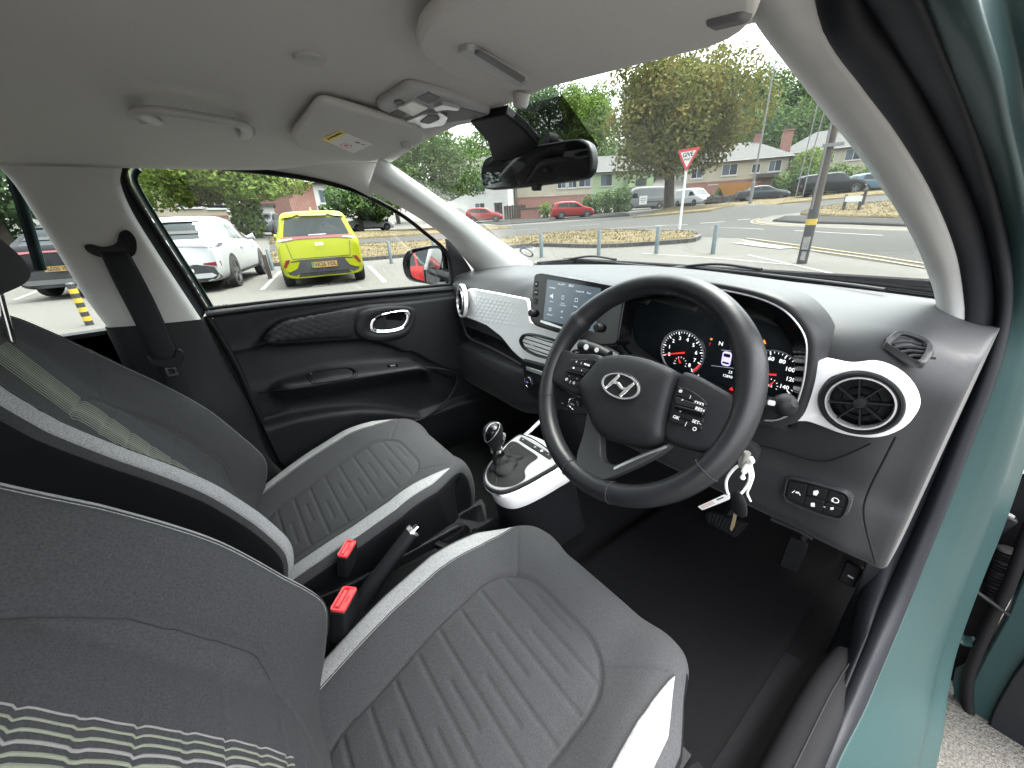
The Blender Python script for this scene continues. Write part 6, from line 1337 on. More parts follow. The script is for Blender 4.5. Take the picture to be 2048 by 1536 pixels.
def drape(name, P, m_, lift, kind='structure', parent=None, step=1.2, edge=0.0, rough=0.0):
    """polygon (world xy) laid on the terrain; edge > 0 gives it a raised rim that drops to the ground"""
    bm = bmesh.new(); f = bm.faces.new([bm.verts.new((p[0], p[1], 0)) for p in P]); bmesh.ops.triangulate(bm, faces=[f])
    for _ in range(9):
        el = [e for e in bm.edges if e.calc_length() > step]
        if not el: break
        bmesh.ops.subdivide_edges(bm, edges=el, cuts=1); bmesh.ops.triangulate(bm, faces=[f for f in bm.faces if len(f.verts) > 3])
    bound = {v for e in bm.edges if e.is_boundary for v in e.verts}
    co = np.array([v.co[:2] for v in bm.verts]); z = hgt(co[:, 0], co[:, 1])
    for v, zz in zip(bm.verts, z): v.co.z = zz+lift+(random.uniform(0, rough) if v not in bound else 0)
    bmesh.ops.recalc_face_normals(bm, faces=bm.faces)
    if edge:
        r = bmesh.ops.extrude_edge_only(bm, edges=[e for e in bm.edges if e.is_boundary])
        for v in [g for g in r['geom'] if isinstance(g, bmesh.types.BMVert)]: v.co.z -= edge
    me = bpy.data.meshes.new(name); bm.to_mesh(me); bm.free()
    up = sum(p.normal.z for p in me.polygons)
    if up < 0: me.flip_normals()
    me.polygons.foreach_set('use_smooth', [True]*len(me.polygons)); me.materials.append(MATS[m_])
    o = bpy.data.objects.new(name, me); COL.objects.link(o); adopt(o, parent)
    return tag(o, kind=kind) if kind else o
def pxl(pts): return [TG(u, v) for u, v in pts]
drape('road', pxl(((540, 509), (740, 489), (900, 482), (1000, 479), (1200, 463), (1330, 464), (1400, 474), (1480, 476), (1600, 498), (1870, 540), (2200, 592), (2200, 480), (1900, 466), (1700, 458), (1560, 452), (1505, 443), (1540, 432), (1640, 421), (1800, 402), (1830, 384), (1640, 398), (1400, 425), (1270, 434), (1000, 452), (700, 476), (540, 490))), 'road_asphalt', 0.006)
drape('pavement', pxl(((1545, 443), (1600, 447), (1700, 449), (1850, 455), (2200, 474), (2200, 456), (1850, 441), (1700, 438), (1620, 434), (1570, 434))), 'pavement', 0.07, edge=0.09)
drape('pavement', pxl(((1000, 450), (1140, 440), (1260, 432), (1240, 424), (1100, 433), (930, 446))), 'pavement', 0.05, edge=0.08)
verges = {'near': ((540, 531), (640, 524), (750, 518), (900, 505), (1000, 497), (1176, 494), (1300, 489), (1385, 482), (1397, 476), (1385, 469), (1330, 467), (1198, 463), (1080, 472), (1000, 481), (900, 483), (740, 491), (640, 499), (540, 508)),
          'far': ((540, 489), (640, 483), (740, 477), (880, 468), (1000, 459), (1021, 456), (990, 453), (900, 456), (780, 463), (640, 470), (540, 478)),
          'tree': ((1265, 436), (1330, 431), (1420, 423), (1560, 409), (1680, 398), (1790, 388), (1790, 383), (1680, 387), (1560, 397), (1420, 411), (1330, 419)),
          'right': ((1600, 430), (1680, 436), (1850, 440), (2200, 452), (2200, 398), (1850, 404), (1780, 406), (1680, 413), (1620, 420)),
          'back': ((1560, 397), (1680, 387), (1790, 382), (1790, 376), (1680, 382), (1570, 391))}
tuft = []
for k, px in verges.items():
    W = pxl(px); tag(drape('grass_verge', W, 'dry_grass', 0.10, edge=0.12, step=0.6 if k == 'near' else 1.0, rough=0.05), kind='structure')
    P2 = np.array(W)[:, :2]; lo, hi = P2.min(0), P2.max(0); n = 15000 if k in ('near', 'right') else 7000; rg = np.random.default_rng(5)
    q = rg.uniform(lo, hi, (n*3, 2)); ins_ = np.zeros(len(q), bool); j = len(P2)-1
    for i in range(len(P2)):
        c = ((P2[i, 1] > q[:, 1]) != (P2[j, 1] > q[:, 1])) & (q[:, 0] < (P2[j, 0]-P2[i, 0])*(q[:, 1]-P2[i, 1])/(P2[j, 1]-P2[i, 1]+1e-12)+P2[i, 0]); ins_ ^= c; j = i
    q = q[ins_][:n]; z = hgt(q[:, 0], q[:, 1])+0.10
    for (x, y), zz in zip(q, z):
        a = rg.uniform(0, 6.28); h = rg.uniform(0.03, 0.10); w = rg.uniform(0.008, 0.022); c, s = math.cos(a)*w, math.sin(a)*w; l = rg.uniform(-0.06, 0.06, 2)
        tuft.append(((x-c, y-s, zz), (x+c, y+s, zz), (x+l[0], y+l[1], zz+h)))
me_v = np.array(tuft).reshape(-1, 3); tag(mk('grass', me_v, [(3*i, 3*i+1, 3*i+2) for i in range(len(tuft))], 'straw', smooth=False), 'short straw coloured dry grass standing on the roadside verges', 'grass', kind='stuff')
# kerb stones along the near verge, one by one, and runs elsewhere
def along(pts, n):
    P = cr(np.array([TG(u, v) for u, v in pts]), n); return P
kb_ = thing('kerb', 'row of grey kerb stones along the near dry grass verge', 'kerb', TG(1000, 497))
KP = along(((545, 533), (640, 526), (750, 520), (900, 506.5), (1000, 498.5), (1176, 495.5), (1300, 490.5), (1385, 483.5), (1399, 477)), 60)
for a, b in zip(KP[:-1], KP[1:]):
    d = b-a; d[2] = 0; L = np.linalg.norm(d); d /= L; nrm = np.array([d[1], -d[0], 0]); c0 = a+d*0.008; c1 = b-d*0.008; z0 = float(hgt(c0[0], c0[1])); z1_ = float(hgt(c1[0], c1[1]))
    h = 0.125+random.uniform(-0.006, 0.006); Vv = []
    for z_, hh in ((0, -0.05), (0, h)):
        for c_, zz, s_ in ((c0, z0, -0.065), (c1, z1_, -0.065), (c1, z1_, 0.065), (c0, z0, 0.065)): Vv.append((c_[0]+nrm[0]*s_, c_[1]+nrm[1]*s_, zz+hh))
    mk('kerb_stone', Vv, [(0, 3, 2, 1), (4, 5, 6, 7), (0, 1, 5, 4), (1, 2, 6, 5), (2, 3, 7, 6), (3, 0, 4, 7)], 'kerb', kb_, fixn=True, smooth=False)
def stripe(name, pts, w, m_, lift=0.016, n=14, kind='structure'):
    P = along(pts, n); T = np.gradient(P, axis=0); T /= np.linalg.norm(T[:, :2], axis=1)[:, None]; Nn = np.stack([-T[:, 1], T[:, 0]], 1)
    G = np.zeros((n, 2, 3))
    for k, s in enumerate((-1, 1)):
        xy = P[:, :2]+Nn*s*w/2; G[:, k, :2] = xy; G[:, k, 2] = hgt(xy[:, 0], xy[:, 1])+lift
    o = grid(name, G, m_, fixn=False); me = o.data
    if sum(p.normal.z for p in me.polygons) < 0: me.flip_normals()
    return tag(o, kind=kind)
for pts, w, m_, l_ in ((((1492, 477), (1615, 494), (1735, 511), (1857, 530)), 0.09, 'line_yellow', .02), (((1482, 481), (1605, 499), (1725, 516), (1850, 537)), 0.09, 'line_yellow', .02),
        (((1520, 437), (1503, 442), (1508, 447), (1549, 451.5), (1659, 455), (1850, 462.5)), 0.10, 'line_yellow', .02), (((1532, 437), (1515, 441), (1520, 446), (1560, 449), (1660, 452)), 0.10, 'line_yellow', .02),
        (((1290, 460), (1391, 461)), 0.12, 'line_white', .02), (((1422, 456), (1527, 459.5)), 0.12, 'line_white', .02), (((1589, 462), (1765, 472)), 0.12, 'line_white', .02), (((1310, 452), (1375, 450)), 0.14, 'line_white', .02), (((1400, 447), (1450, 444)), 0.14, 'line_white', .02), (((1475, 441), (1500, 438.5)), 0.14, 'line_white', .02),
        (((1020, 474), (1120, 466), (1220, 458), (1340, 451)), 0.12, 'line_white', .02), (((1140, 453), (1200, 449)), 0.12, 'line_white', .02), (((1020, 462), (1075, 458)), 0.12, 'line_white', .02),
        (((1286, 507), (1400, 514), (1480, 521), (1580, 530)), 0.10, 'line_white', .008), (((1497, 510), (1600, 533), (1703, 557)), 0.08, 'line_white', .008), (((1070, 523), (1120, 527)), 0.10, 'line_white', .008),
        (((525, 580), (560, 543)), 0.10, 'line_white', .008), (((738, 532), (770, 565)), 0.10, 'line_white', .008), (((30, 600), (89, 576)), 0.10, 'line_white', .008), (((625, 573), (655, 570)), 0.25, 'line_white', .008)):
    stripe('road_marking', pts, w, m_, l_)
drape('road_marking', pxl(((1466, 487), (1500, 484), (1588, 496), (1560, 499))), 'line_white', 0.021)
# ------------------------------------------------------------------ bollards, signs, poles
mat('bollard_paint', (0.0627, 0.08261, 0.0912), 0.55, var=0.15, vscale=10); mat('bollard_white', (0.2736, 0.2736, 0.2736), 0.6); mat('hazard_yellow', (0.304, 0.2067, 0.01216), 0.55, var=0.15, vscale=15); mat('galv', (0.1064, 0.1064, 0.1064), 0.5, metal=0.3, var=0.1, vscale=3)
mat('timber', (0.0342, 0.02645, 0.02052), 0.9, var=0.3, vscale=6, bump=0.4, bscale=60, bdist=0.004); mat('sign_red', (0.304, 0.0152, 0.0228), 0.4); mat('sign_white', (0.38, 0.38, 0.3724), 0.45); mat('pole_black', (0.0114, 0.01216, 0.0133), 0.6)
def up_fr(P, face=None):
    P = np.asarray(P); d = (CAM-P)*np.array([1, 1, 0]); d /= np.linalg.norm(d); u = np.cross([0, 0, 1.0], d); return Fr(P, u, (0, 0, 1))
for (u, v, h, r, lab) in ((783, 527, 0.72, 0.055, 'grey metal bollard beside the parking bay right of the yellow car'), (869, 514, 0.72, 0.055, 'grey metal bollard just above the door mirror'), (1083, 515, 0.72, 0.06, 'leftmost of the four grey bollards seen through the windscreen'), (1197, 513, 0.78, 0.06, 'second from left of the four grey bollards seen through the windscreen'), (1312, 508, 0.80, 0.06, 'third from left of the four grey bollards, nearest the give way sign'), (1425, 508, 0.80, 0.06, 'rightmost of the four grey bollards, nearest the telegraph pole'), (546, 541, 0.68, 0.06, 'pale grey bollard standing by the front wheel of the white car')):
    P = TG(u, v); P = np.array([P[0], P[1], float(hgt(P[0], P[1]))]); t = thing('bollard', lab, 'bollard', P, 'grey metal bollards')
    lathe('post', [(r*1.0, -0.1), (r, h*0.985), (r*0.9, h), (0.0005, h+0.004)], Fr(P, (1, 0, 0), (0, 1, 0)), 'bollard_paint', t, n=20)
    lathe('base_collar', [(r*1.5, -0.02), (r*1.5, 0.008), (r*1.02, 0.014)], Fr(P, (1, 0, 0), (0, 1, 0)), 'kerb', t, n=20)
def striped(u, v, h, lean, lab, c1, c2):
    P = A(u, v, 'z', 0.0); t = thing('hazard_bollard', lab, 'bollard', P, 'striped hazard bollards'); n = 9
    ax = np.array([lean[0], lean[1], 1.0]); ax /= np.linalg.norm(ax)
    for k in range(n):
        a, b = P+ax*h*k/n, P+ax*h*(k+1)/n; sl = np.array([0.0, 0.0, 0.0])
        tube('stripe_band', [a, b], 0.05, c1 if k % 2 else c2, t, n=14)
    tube('cap', [P+ax*h, P+ax*(h+0.02)], [0.052, 0.03], c2, t, n=14)
striped(400, 592, 0.62, (0, 0), 'white and black striped bollard behind the white car', 'bollard_white', 'pole_black')
striped(180, 650, 0.62, (0, 0), 'yellow and black striped bollard below the black car', 'hazard_yellow', 'pole_black')
P = A(541, 557, 'z', 0); tp = thing('timber_post', 'short brown timber post between the white and yellow cars', 'post', P); bx('post', P[0]-0.05, P[0]+0.05, P[1]-0.05, P[1]+0.05, -0.05, 0.62, 'timber', tp, bevel=0.008); bx('post_cap', P[0]-0.052, P[0]+0.052, P[1]-0.052, P[1]+0.052, 0.60, 0.63, 'timber', tp, bevel=0.01)
# give way sign
P = DH(1358, 465, 17); P[2] = float(hgt(P[0], P[1])); gw = thing('give_way_sign', 'red and white triangular GIVE WAY sign on a pale post', 'road sign', P)
tube('post', [P, P+np.array([0, 0, 2.75])], 0.045, 'sign_white', gw, n=12)
top = P+np.array([0, 0, 2.42]); fg3 = up_fr(top).at(0, 0, 0.07); fg3 = Fr(fg3.o, fg3.u*0.86+fg3.n*0.5, fg3.v)
def tri(s): return round_poly([(-0.375*s, 0.325*s-0.0), (0.375*s, 0.325*s), (0, -0.325*s)], 0.04*s)
plate('sign_face', tri(1.12), fg3, 0.012, 'sign_red', gw); plate('sign_panel', [(x, y+0.03) for x, y in tri(0.76)], fg3, 0.004, 'sign_white', gw, c=0.003)
txt('GIVE', 0.19, fg3.at(0, 0.175, 0.004), 'ink_black', gw, c=0.001, bold=0.006); txt('WAY', 0.11, fg3.at(0, 0.03, 0.004), 'ink_black', gw, c=0.001, bold=0.003)
# lamp post
P = DH(1500, 406, 33); P[2] = float(hgt(P[0], P[1])); lp = thing('street_lamp', 'tall slender grey street lamp on the verge by the dark saloon', 'street lamp', P); H_ = DH(1548, 88, 33)[2]-P[2]
tube('column', [P, P+np.array([0, 0, 1.3]), P+np.array([0, 0, 1.32]), P+np.array([0, 0, H_])], [0.10, 0.10, 0.065, 0.035], 'galv', lp, n=12)
tp_ = P+np.array([0, 0, H_]); e_ = DH(1516, 96, 33.0); e2 = DH(1562, 78, 33)
tube('arm', cr([tp_-np.array([0, 0, 0.1]), tp_, e_], 10), 0.035, 'galv', lp, n=8); tube('arm', [tp_, e2], 0.03, 'galv', lp, n=8)
tube('lantern', [e_, (e_*0.3+DH(1503, 101, 33)*0.7), DH(1502, 102, 33)], np.array([[0.06, 0.05], [0.14, 0.07], [0.06, 0.04]]), 'galv', lp, n=12)
# telegraph pole with bands and posters
P = A(1603, 527, 'z', 0.0); tg = thing('telegraph_pole', 'dark telegraph pole with a yellow band and torn posters near the windscreen edge', 'telegraph pole', P)
tube('pole', [P+np.array([0, 0, -0.2]), P+np.array([0, 0, 1.05]), P+np.array([0, 0, 3.0]), P+np.array([0, 0, 8.0])], [0.085, 0.083, 0.075, 0.065], 'timber', tg, n=20)
tube('steel_sleeve', [P+np.array([0, 0, -0.1]), P+np.array([0, 0, 1.02]), P+np.array([0, 0, 1.12])], [0.098, 0.095, 0.088], 'pole_black', tg, n=20)
tube('yellow_band', [P+np.array([0, 0, 0.79]), P+np.array([0, 0, 0.91])], 0.099, 'hazard_yellow', tg, n=20)
d_ = (CAM-P)*np.array([1, 1, 0]); d_ /= np.linalg.norm(d_); mat('poster', (0.0931, 0.08512, 0.08246), 0.8, col2=(0.2, 0.19, 0.18), vscale=9)
for z0, z1_, w0 in ((0.30, 0.56, 0.75), (0.08, 0.26, 0.5)):
    G = [[P+np.array([0, 0, z])+0.1*(d_*math.cos(a)+np.cross([0, 0, 1], d_)*math.sin(a)) for a in np.linspace(-w0, w0*0.8, 9)] for z in (z0, z1_)]; grid('poster', np.array(G), 'poster', tg)
cab = [P+np.array([0, 0, z])+d_*0.088+np.cross([0, 0, 1], d_)*-0.05 for z in (1.1, 2.0, 3.4, 6)]; tube('cable', cab, 0.018, 'galv', tg, n=6)
fb3 = up_fr(P+np.array([0, 0, 2.25])).at(0.05, 0, 0.10); box('bracket', fb3, 0.34, 0.06, 0.06, 'galv', tg); tube('ladder_hoop', cr([fb3.w(-0.30, -0.9, 0.1), fb3.w(-0.28, 0.2, 0.1), fb3.w(-0.18, 1.05, 0.1), fb3.w(0.05, 1.05, 0.1)], 16), 0.012, 'galv', tg, n=6); tube('ladder_hoop', cr([fb3.w(-0.42, -0.9, 0.1), fb3.w(-0.40, 0.2, 0.1), fb3.w(-0.32, 1.1, 0.1), fb3.w(0.02, 1.12, 0.1)], 16), 0.012, 'galv', tg, n=6)
# street name plate on two posts, and a third post
P = DH(1686, 420, 28); P[2] = float(hgt(P[0], P[1])); ns = thing('street_name_sign', 'low street name plate on two dark posts on the right hand verge', 'sign', P); Q = DH(1717, 419, 28); Q[2] = float(hgt(Q[0], Q[1]))
for p in (P, Q): tube('post', [p-np.array([0, 0, .1]), p+np.array([0, 0, 0.85])], 0.07, 'pole_black', ns, n=8)
f3 = Fr((P+Q)/2+np.array([0, 0, 0.66]), Q-P, (0, 0, 1)); f3 = f3 if f3.n@(CAM-f3.o) > 0 else Fr(f3.o, -f3.u, f3.v)
box('name_plate', f3.at(0, 0, 0.10), np.linalg.norm(Q-P)*1.1, 0.26, 0.02, 'sign_white', ns)
P = DH(1724, 411, 31); P[2] = float(hgt(P[0], P[1])); t = thing('verge_post', 'dark wooden post behind the street name plate', 'post', P); tube('post', [P-np.array([0, 0, .1]), P+np.array([0, 0, 0.9])], 0.08, 'timber', t, n=8); tube('cap', [P+np.array([0, 0, 0.9]), P+np.array([0, 0, 0.95])], [0.085, 0.03], 'timber', t, n=8)
# ------------------------------------------------------------------ vehicles
for n_, c_ in (('paint_yellow', (0.1562, 0.1725, 0.001875)), ('paint_white', (0.2455, 0.2519, 0.2584)), ('paint_black', (0.0038, 0.00418, 0.00532)), ('paint_red', (0.152, 0.00836, 0.0076)), ('paint_silver', (0.0988, 0.1026, 0.1064)), ('paint_dark', (0.0228, 0.02584, 0.0304)), ('paint_blue', (0.0418, 0.0722, 0.095)), ('paint_grey', (0.076, 0.0836, 0.0912))): mat(n_, c_, 0.35, spec=0.12, coat=0.03 if 'black' in n_ else 0.12)
mat('car_glass', (0.008, 0.011, 0.012), 0.08, spec=0.18); mat('car_glass_light', (0.018, 0.022, 0.022), 0.1, spec=0.15); mat('tail_red', (0.0988, 0.00228, 0.00456), 0.2, coat=0.6); mat('lens', (0.152, 0.152, 0.1596), 0.15, coat=0.6); mat('trim_dark', (0.00684, 0.00722, 0.00798), 0.6); mat('tyre', (0.00456, 0.00456, 0.00494), 0.85); mat('alloy', (0.1216, 0.1254, 0.1292), 0.35, metal=0.7); mat('plate_yellow', (0.1748, 0.095, 0.00456), 0.5); mat('plate_green', (0.00456, 0.0836, 0.0266), 0.5); mat('lamp_grey', (0.0684, 0.0684, 0.0798), 0.2, coat=0.6)
def build_car(name, label, L, W, H, top, belt, paint, wb_=None, wr=0.33, side=(), rear=None, front=None, group=None, clear=0.2, plan=None, tuck=0.80, glass_m='car_glass', extra=None):
    """car built at the origin, pointing along +y; top/belt: (t, z) with t = 0 rear, 1 front"""
    t_ = thing(name, label, 'van' if 'van' in name else ('pickup' if 'pickup' in name else 'car'), (0, 0, 0), group)
    n = 64; T = np.linspace(0, 1, n); tp = cr(np.array(top, float), 300); bl = cr(np.array(belt, float), 300)
    zt_ = np.interp(T, tp[:, 0], tp[:, 1]); zb_ = np.minimum(np.interp(T, bl[:, 0], bl[:, 1]), zt_-0.015)
    pl_ = plan or ((0, 0.80), (0.03, 0.93), (0.12, 0.99), (0.4, 1.0), (0.7, 1.0), (0.88, 0.96), (0.96, 0.86), (1.0, 0.66)); pw = cr(np.array(pl_, float), 200); w = np.interp(T, pw[:, 0], pw[:, 1])*W/2
    ends = np.interp(T, [0, 0.02, 0.06, 0.94, 0.98, 1], [0.02, 0.0, 0, 0, 0.04, 0.14]); G = []
    for i in range(n):
        y = (T[i]-0.5)*L; zt, zb, ww = zt_[i], zb_[i], w[i]; gh = max(0.0, zt-zb); k = min(1, gh/0.35); tw = ww*(0.97-(0.97-tuck)*k); cl = clear+ends[i]*1.2
        half = [(0, cl), (ww*0.72, cl), (ww*0.93, cl+0.05), (ww*0.985, cl+0.18), (ww*1.0, cl*0.45+zb*0.55), (ww*0.985, zb-0.05), (ww*0.955, zb), (ww*0.955*0.4+tw*0.6, zb+gh*0.5), (tw, zb+gh*0.86), (tw*0.90, zt-0.012*k), (tw*0.55, zt+0.012*k), (0, zt+0.02*k)]
        P = cr(np.array(half), 40); G.append([(x, y, z) for x, z in P]+[(-x, y, z) for x, z in P[-2:0:-1]])
    G = np.array(G); F = gfaces(n, G.shape[1], False, True)+[tuple(range(G.shape[1])), tuple(reversed(range((n-1)*G.shape[1], n*G.shape[1])))]
    V = G.reshape(-1, 3); mk('body', V, F, paint, t_, fixn=True, angle=50)
    B = BVHTree.FromPolygons([Vector(p) for p in V], F)
    def panel(nm, pts, ax, m_, sgn=1, off=0.006, par=t_, cut=0.12, smooth=0):
        """piece of skin: outline in the car's side view (ax 'x', points (y, z)) or end view (ax 'y', points (x, z))"""
        if smooth: pts = [tuple(p) for p in crc(np.array(pts, float), smooth)]
        bm = bmesh.new(); f = bm.faces.new([bm.verts.new((a, b, 0)) for a, b in pts]); bmesh.ops.triangulate(bm, faces=[f])
        for _ in range(6):
            el = [e for e in bm.edges if e.calc_length() > cut]
            if not el: break
            bmesh.ops.subdivide_edges(bm, edges=el, cuts=1); bmesh.ops.triangulate(bm, faces=[f for f in bm.faces if len(f.verts) > 3])
        for v in bm.verts:
            a, b = v.co.x, v.co.y; o, d = (Vector((sgn*5, a, b)), Vector((-sgn, 0, 0))) if ax == 'x' else (Vector((a, sgn*8, b)), Vector((0, -sgn, 0)))
            h = B.ray_cast(o, d)
            if h[0] is None: h = B.find_nearest(Vector((sgn*W/2, a, b)) if ax == 'x' else Vector((a, sgn*L/2, b)))
            v.co = h[0]-d*off
        r = bmesh.ops.extrude_edge_only(bm, edges=[e for e in bm.edges if e.is_boundary]); dd_ = Vector((-sgn, 0, 0)) if ax == 'x' else Vector((0, -sgn, 0))
        for v in [g for g in r['geom'] if isinstance(g, bmesh.types.BMVert)]: v.co += dd_*(off+0.01)
        bmesh.ops.recalc_face_normals(bm, faces=bm.faces); me = bpy.data.meshes.new(nm); bm.to_mesh(me); bm.free(); me.materials.append(MATS[m_])
        me.polygons.foreach_set('use_smooth', [True]*len(me.polygons)); me.set_sharp_from_angle(angle=rad(40)); o = bpy.data.objects.new(nm, me); COL.objects.link(o); adopt(o, par); return o
    Y = lambda t: (t-0.5)*L
    for s in (-1, 1):
        for pts in side: panel('side_window', [(Y(a), b) for a, b in pts], 'x', glass_m, s)
    if rear: panel('rear_window', rear, 'y', glass_m, -1)
    if front: panel('windscreen', front, 'y', glass_m, 1)
    wbs = wb_ or (0.19, 0.81)
    for ty in wbs:
        for s in (-1, 1):
            arch = [(Y(ty)+(wr+0.055)*math.cos(a), wr+(wr+0.055)*math.sin(a)) for a in np.linspace(rad(-35), rad(215), 22)]
            panel('wheel_arch', arch, 'x', 'trim_dark', s, 0.004)
            f = Fr((s*(W/2-0.0), Y(ty), wr), (0, s, 0), (0, 0, 1)); wn = lathe('wheel', [(wr*0.62, -0.20), (wr*0.93, -0.20), (wr, -0.17), (wr, -0.03), (wr*0.95, 0.012), (wr*0.70, 0.018), (wr*0.66, 0.0)], f, 'tyre', t_, n=32)
            lathe('rim', [(wr*0.69, 0.012), (wr*0.66, 0.016), (wr*0.63, -0.02), (wr*0.1, -0.03), (0.001, -0.03)], f, 'trim_dark', wn, n=28)
            for k in range(5):
                g = f.rot(72*k+10); plate('rim_spoke', [(0.02, -wr*0.09), (wr*0.66, -wr*0.15), (wr*0.66, wr*0.15), (0.02, wr*0.09)], g, 0.015, 'alloy', wn, c=0.008)
    if extra: extra(t_, panel, Y)
    return t_
def put(t_, P, d): 
    t_.location = (P[0], P[1], float(hgt(P[0], P[1]))); t_.rotation_euler = (0, 0, math.atan2(-d[0], d[1])); return t_
def numplate(t_, panel, s_, x, z, y, w=0.52, h=0.11, green=False):
    f = Fr((x, y, z), (1, 0, 0), (0, 0.05, 1)); q = plate('number_plate', rrect(w, h, 0.01, 3), f, 0.012, 'plate_yellow', t_)
    if green: plate('plate_flash', [(-w/2+0.005, -h/2+0.005), (-w/2+0.045, -h/2+0.005), (-w/2+0.045, h/2-0.005), (-w/2+0.005, h/2-0.005)], f, 0.002, 'plate_green', q, c=0.001)
    txt(s_, h*0.95, f.at(0.02 if green else 0, 0, 0.001), 'ink_black', q, 'plate_lettering', c=0.002, bold=0.004, sx=0.9)
# --- yellow-green hatchback, seen from behind
def ex(t_, panel, Y):
    panel('roof_spoiler', [(-0.62, 1.44), (-0.56, 1.53), (-0.2, 1.565), (0.2, 1.565), (0.56, 1.53), (0.62, 1.44), (0.40, 1.47), (0.32, 1.50), (-0.32, 1.50), (-0.40, 1.47)], 'y', 'paint_yellow', -1, 0.05)
    panel('brake_light', [(-0.28, 1.475), (0.28, 1.475), (0.27, 1.495), (-0.27, 1.495)], 'y', 'tail_red', -1, 0.055)
    panel('light_bar', [(-0.80, 0.96), (-0.80, 1.06), (-0.4, 1.075), (0.4, 1.075), (0.80, 1.06), (0.80, 0.96), (0.4, 1.02), (-0.4, 1.02)], 'y', 'tail_red', -1, 0.014)
    for s in (-1, 1): panel('tail_light', [(s*0.78, 0.98), (s*0.50, 1.02), (s*0.50, 1.045), (s*0.78, 1.035)], 'y', 'lens', -1, 0.018)
    txt('BYD', 0.09, Fr((0, Y(0)-0.10, 0.90), (1, 0, 0), (0, 0.2, 1)), 'bollard_white', t_, c=0.0, bold=0.004)
    panel('bumper_insert', [(-0.80, 0.34), (-0.62, 0.58), (-0.45, 0.60), (0.45, 0.60), (0.62, 0.58), (0.80, 0.34), (0.60, 0.27), (0.5, 0.32), (-0.5, 0.32), (-0.60, 0.27)], 'y', 'trim_dark', -1, 0.012)
    for s in (-1, 1):
        panel('bumper_wing', [(s*0.79, 0.40), (s*0.66, 0.55), (s*0.46, 0.56), (s*0.54, 0.42), (s*0.70, 0.36)], 'y', 'paint_yellow', -1, 0.02)
        panel('fog_lamp', [(s*0.80, 0.47), (s*0.72, 0.61), (s*0.64, 0.615), (s*0.74, 0.46)], 'y', 'tail_red', -1, 0.024)
        panel('boot_seam', [(s*0.585, 0.62), (s*0.595, 0.62), (s*0.64, 0.94), (s*0.63, 0.94)], 'y', 'trim_dark', -1, 0.003)
    panel('boot_seam', [(-0.59, 0.615), (0.59, 0.615), (0.59, 0.628), (-0.59, 0.628)], 'y', 'trim_dark', -1, 0.003)
    panel('rear_wiper', [(-0.17, 1.085), (0.18, 1.09), (0.18, 1.105), (-0.17, 1.10)], 'y', 'bollard_white', -1, 0.02)
    numplate(t_, panel, 'VK26 YOL', 0.02, 0.475, Y(0)-0.055, 0.52, 0.12, True)
    plate('roof_fin', [(-0.10, 0), (0.10, 0), (0.04, 0.07), (-0.07, 0.02)], Fr((0.01, Y(0.16), 1.585), (0, 1, 0), (0, 0, 1)), 0.03, 'paint_yellow', t_)
    panel('under_bumper', [(-0.55, 0.24), (-0.5, 0.33), (0.5, 0.33), (0.55, 0.24)], 'y', 'tyre', -1, 0.004)
    for s in (-1, 1): tube('door_mirror', [(s*0.80, Y(0.66), 1.02), (s*0.98, Y(0.66), 1.05)], [0.05, 0.09], 'paint_yellow', t_, n=10)
yc = build_car('yellow_hatchback', 'bright yellow green hatchback parked with its back to us, plate VK26 YOL', 3.99, 1.72, 1.59, ((0, 0.95), (0.008, 1.04), (0.035, 1.28), (0.06, 1.48), (0.09, 1.545), (0.2, 1.575), (0.4, 1.59), (0.55, 1.55), (0.66, 1.38), (0.78, 1.06), (0.9, 0.96), (1, 0.72)), ((0, 0.90), (0.06, 1.02), (0.3, 1.0), (0.6, 0.95), (0.8, 0.90), (1, 0.70)), 'paint_yellow', (0.155, 0.82), 0.31,
    side=(((0.10, 1.10), (0.17, 1.43), (0.34, 1.46), (0.34, 1.03)), ((0.36, 1.03), (0.36, 1.46), (0.52, 1.44), (0.66, 1.2), (0.70, 1.02))), rear=[(-0.66, 1.08), (-0.60, 1.30), (-0.55, 1.44), (0.55, 1.44), (0.60, 1.30), (0.66, 1.08)], front=[(-0.6, 1.1), (-0.5, 1.45), (0.5, 1.45), (0.6, 1.1)], extra=ex, tuck=0.76, plan=((0, 0.93), (0.03, 0.985), (0.12, 1.0), (0.7, 1.0), (0.88, 0.96), (1.0, 0.66)), glass_m='car_glass_light')
put(yc, (-11.0, 1.95), (-0.983, 0.185))
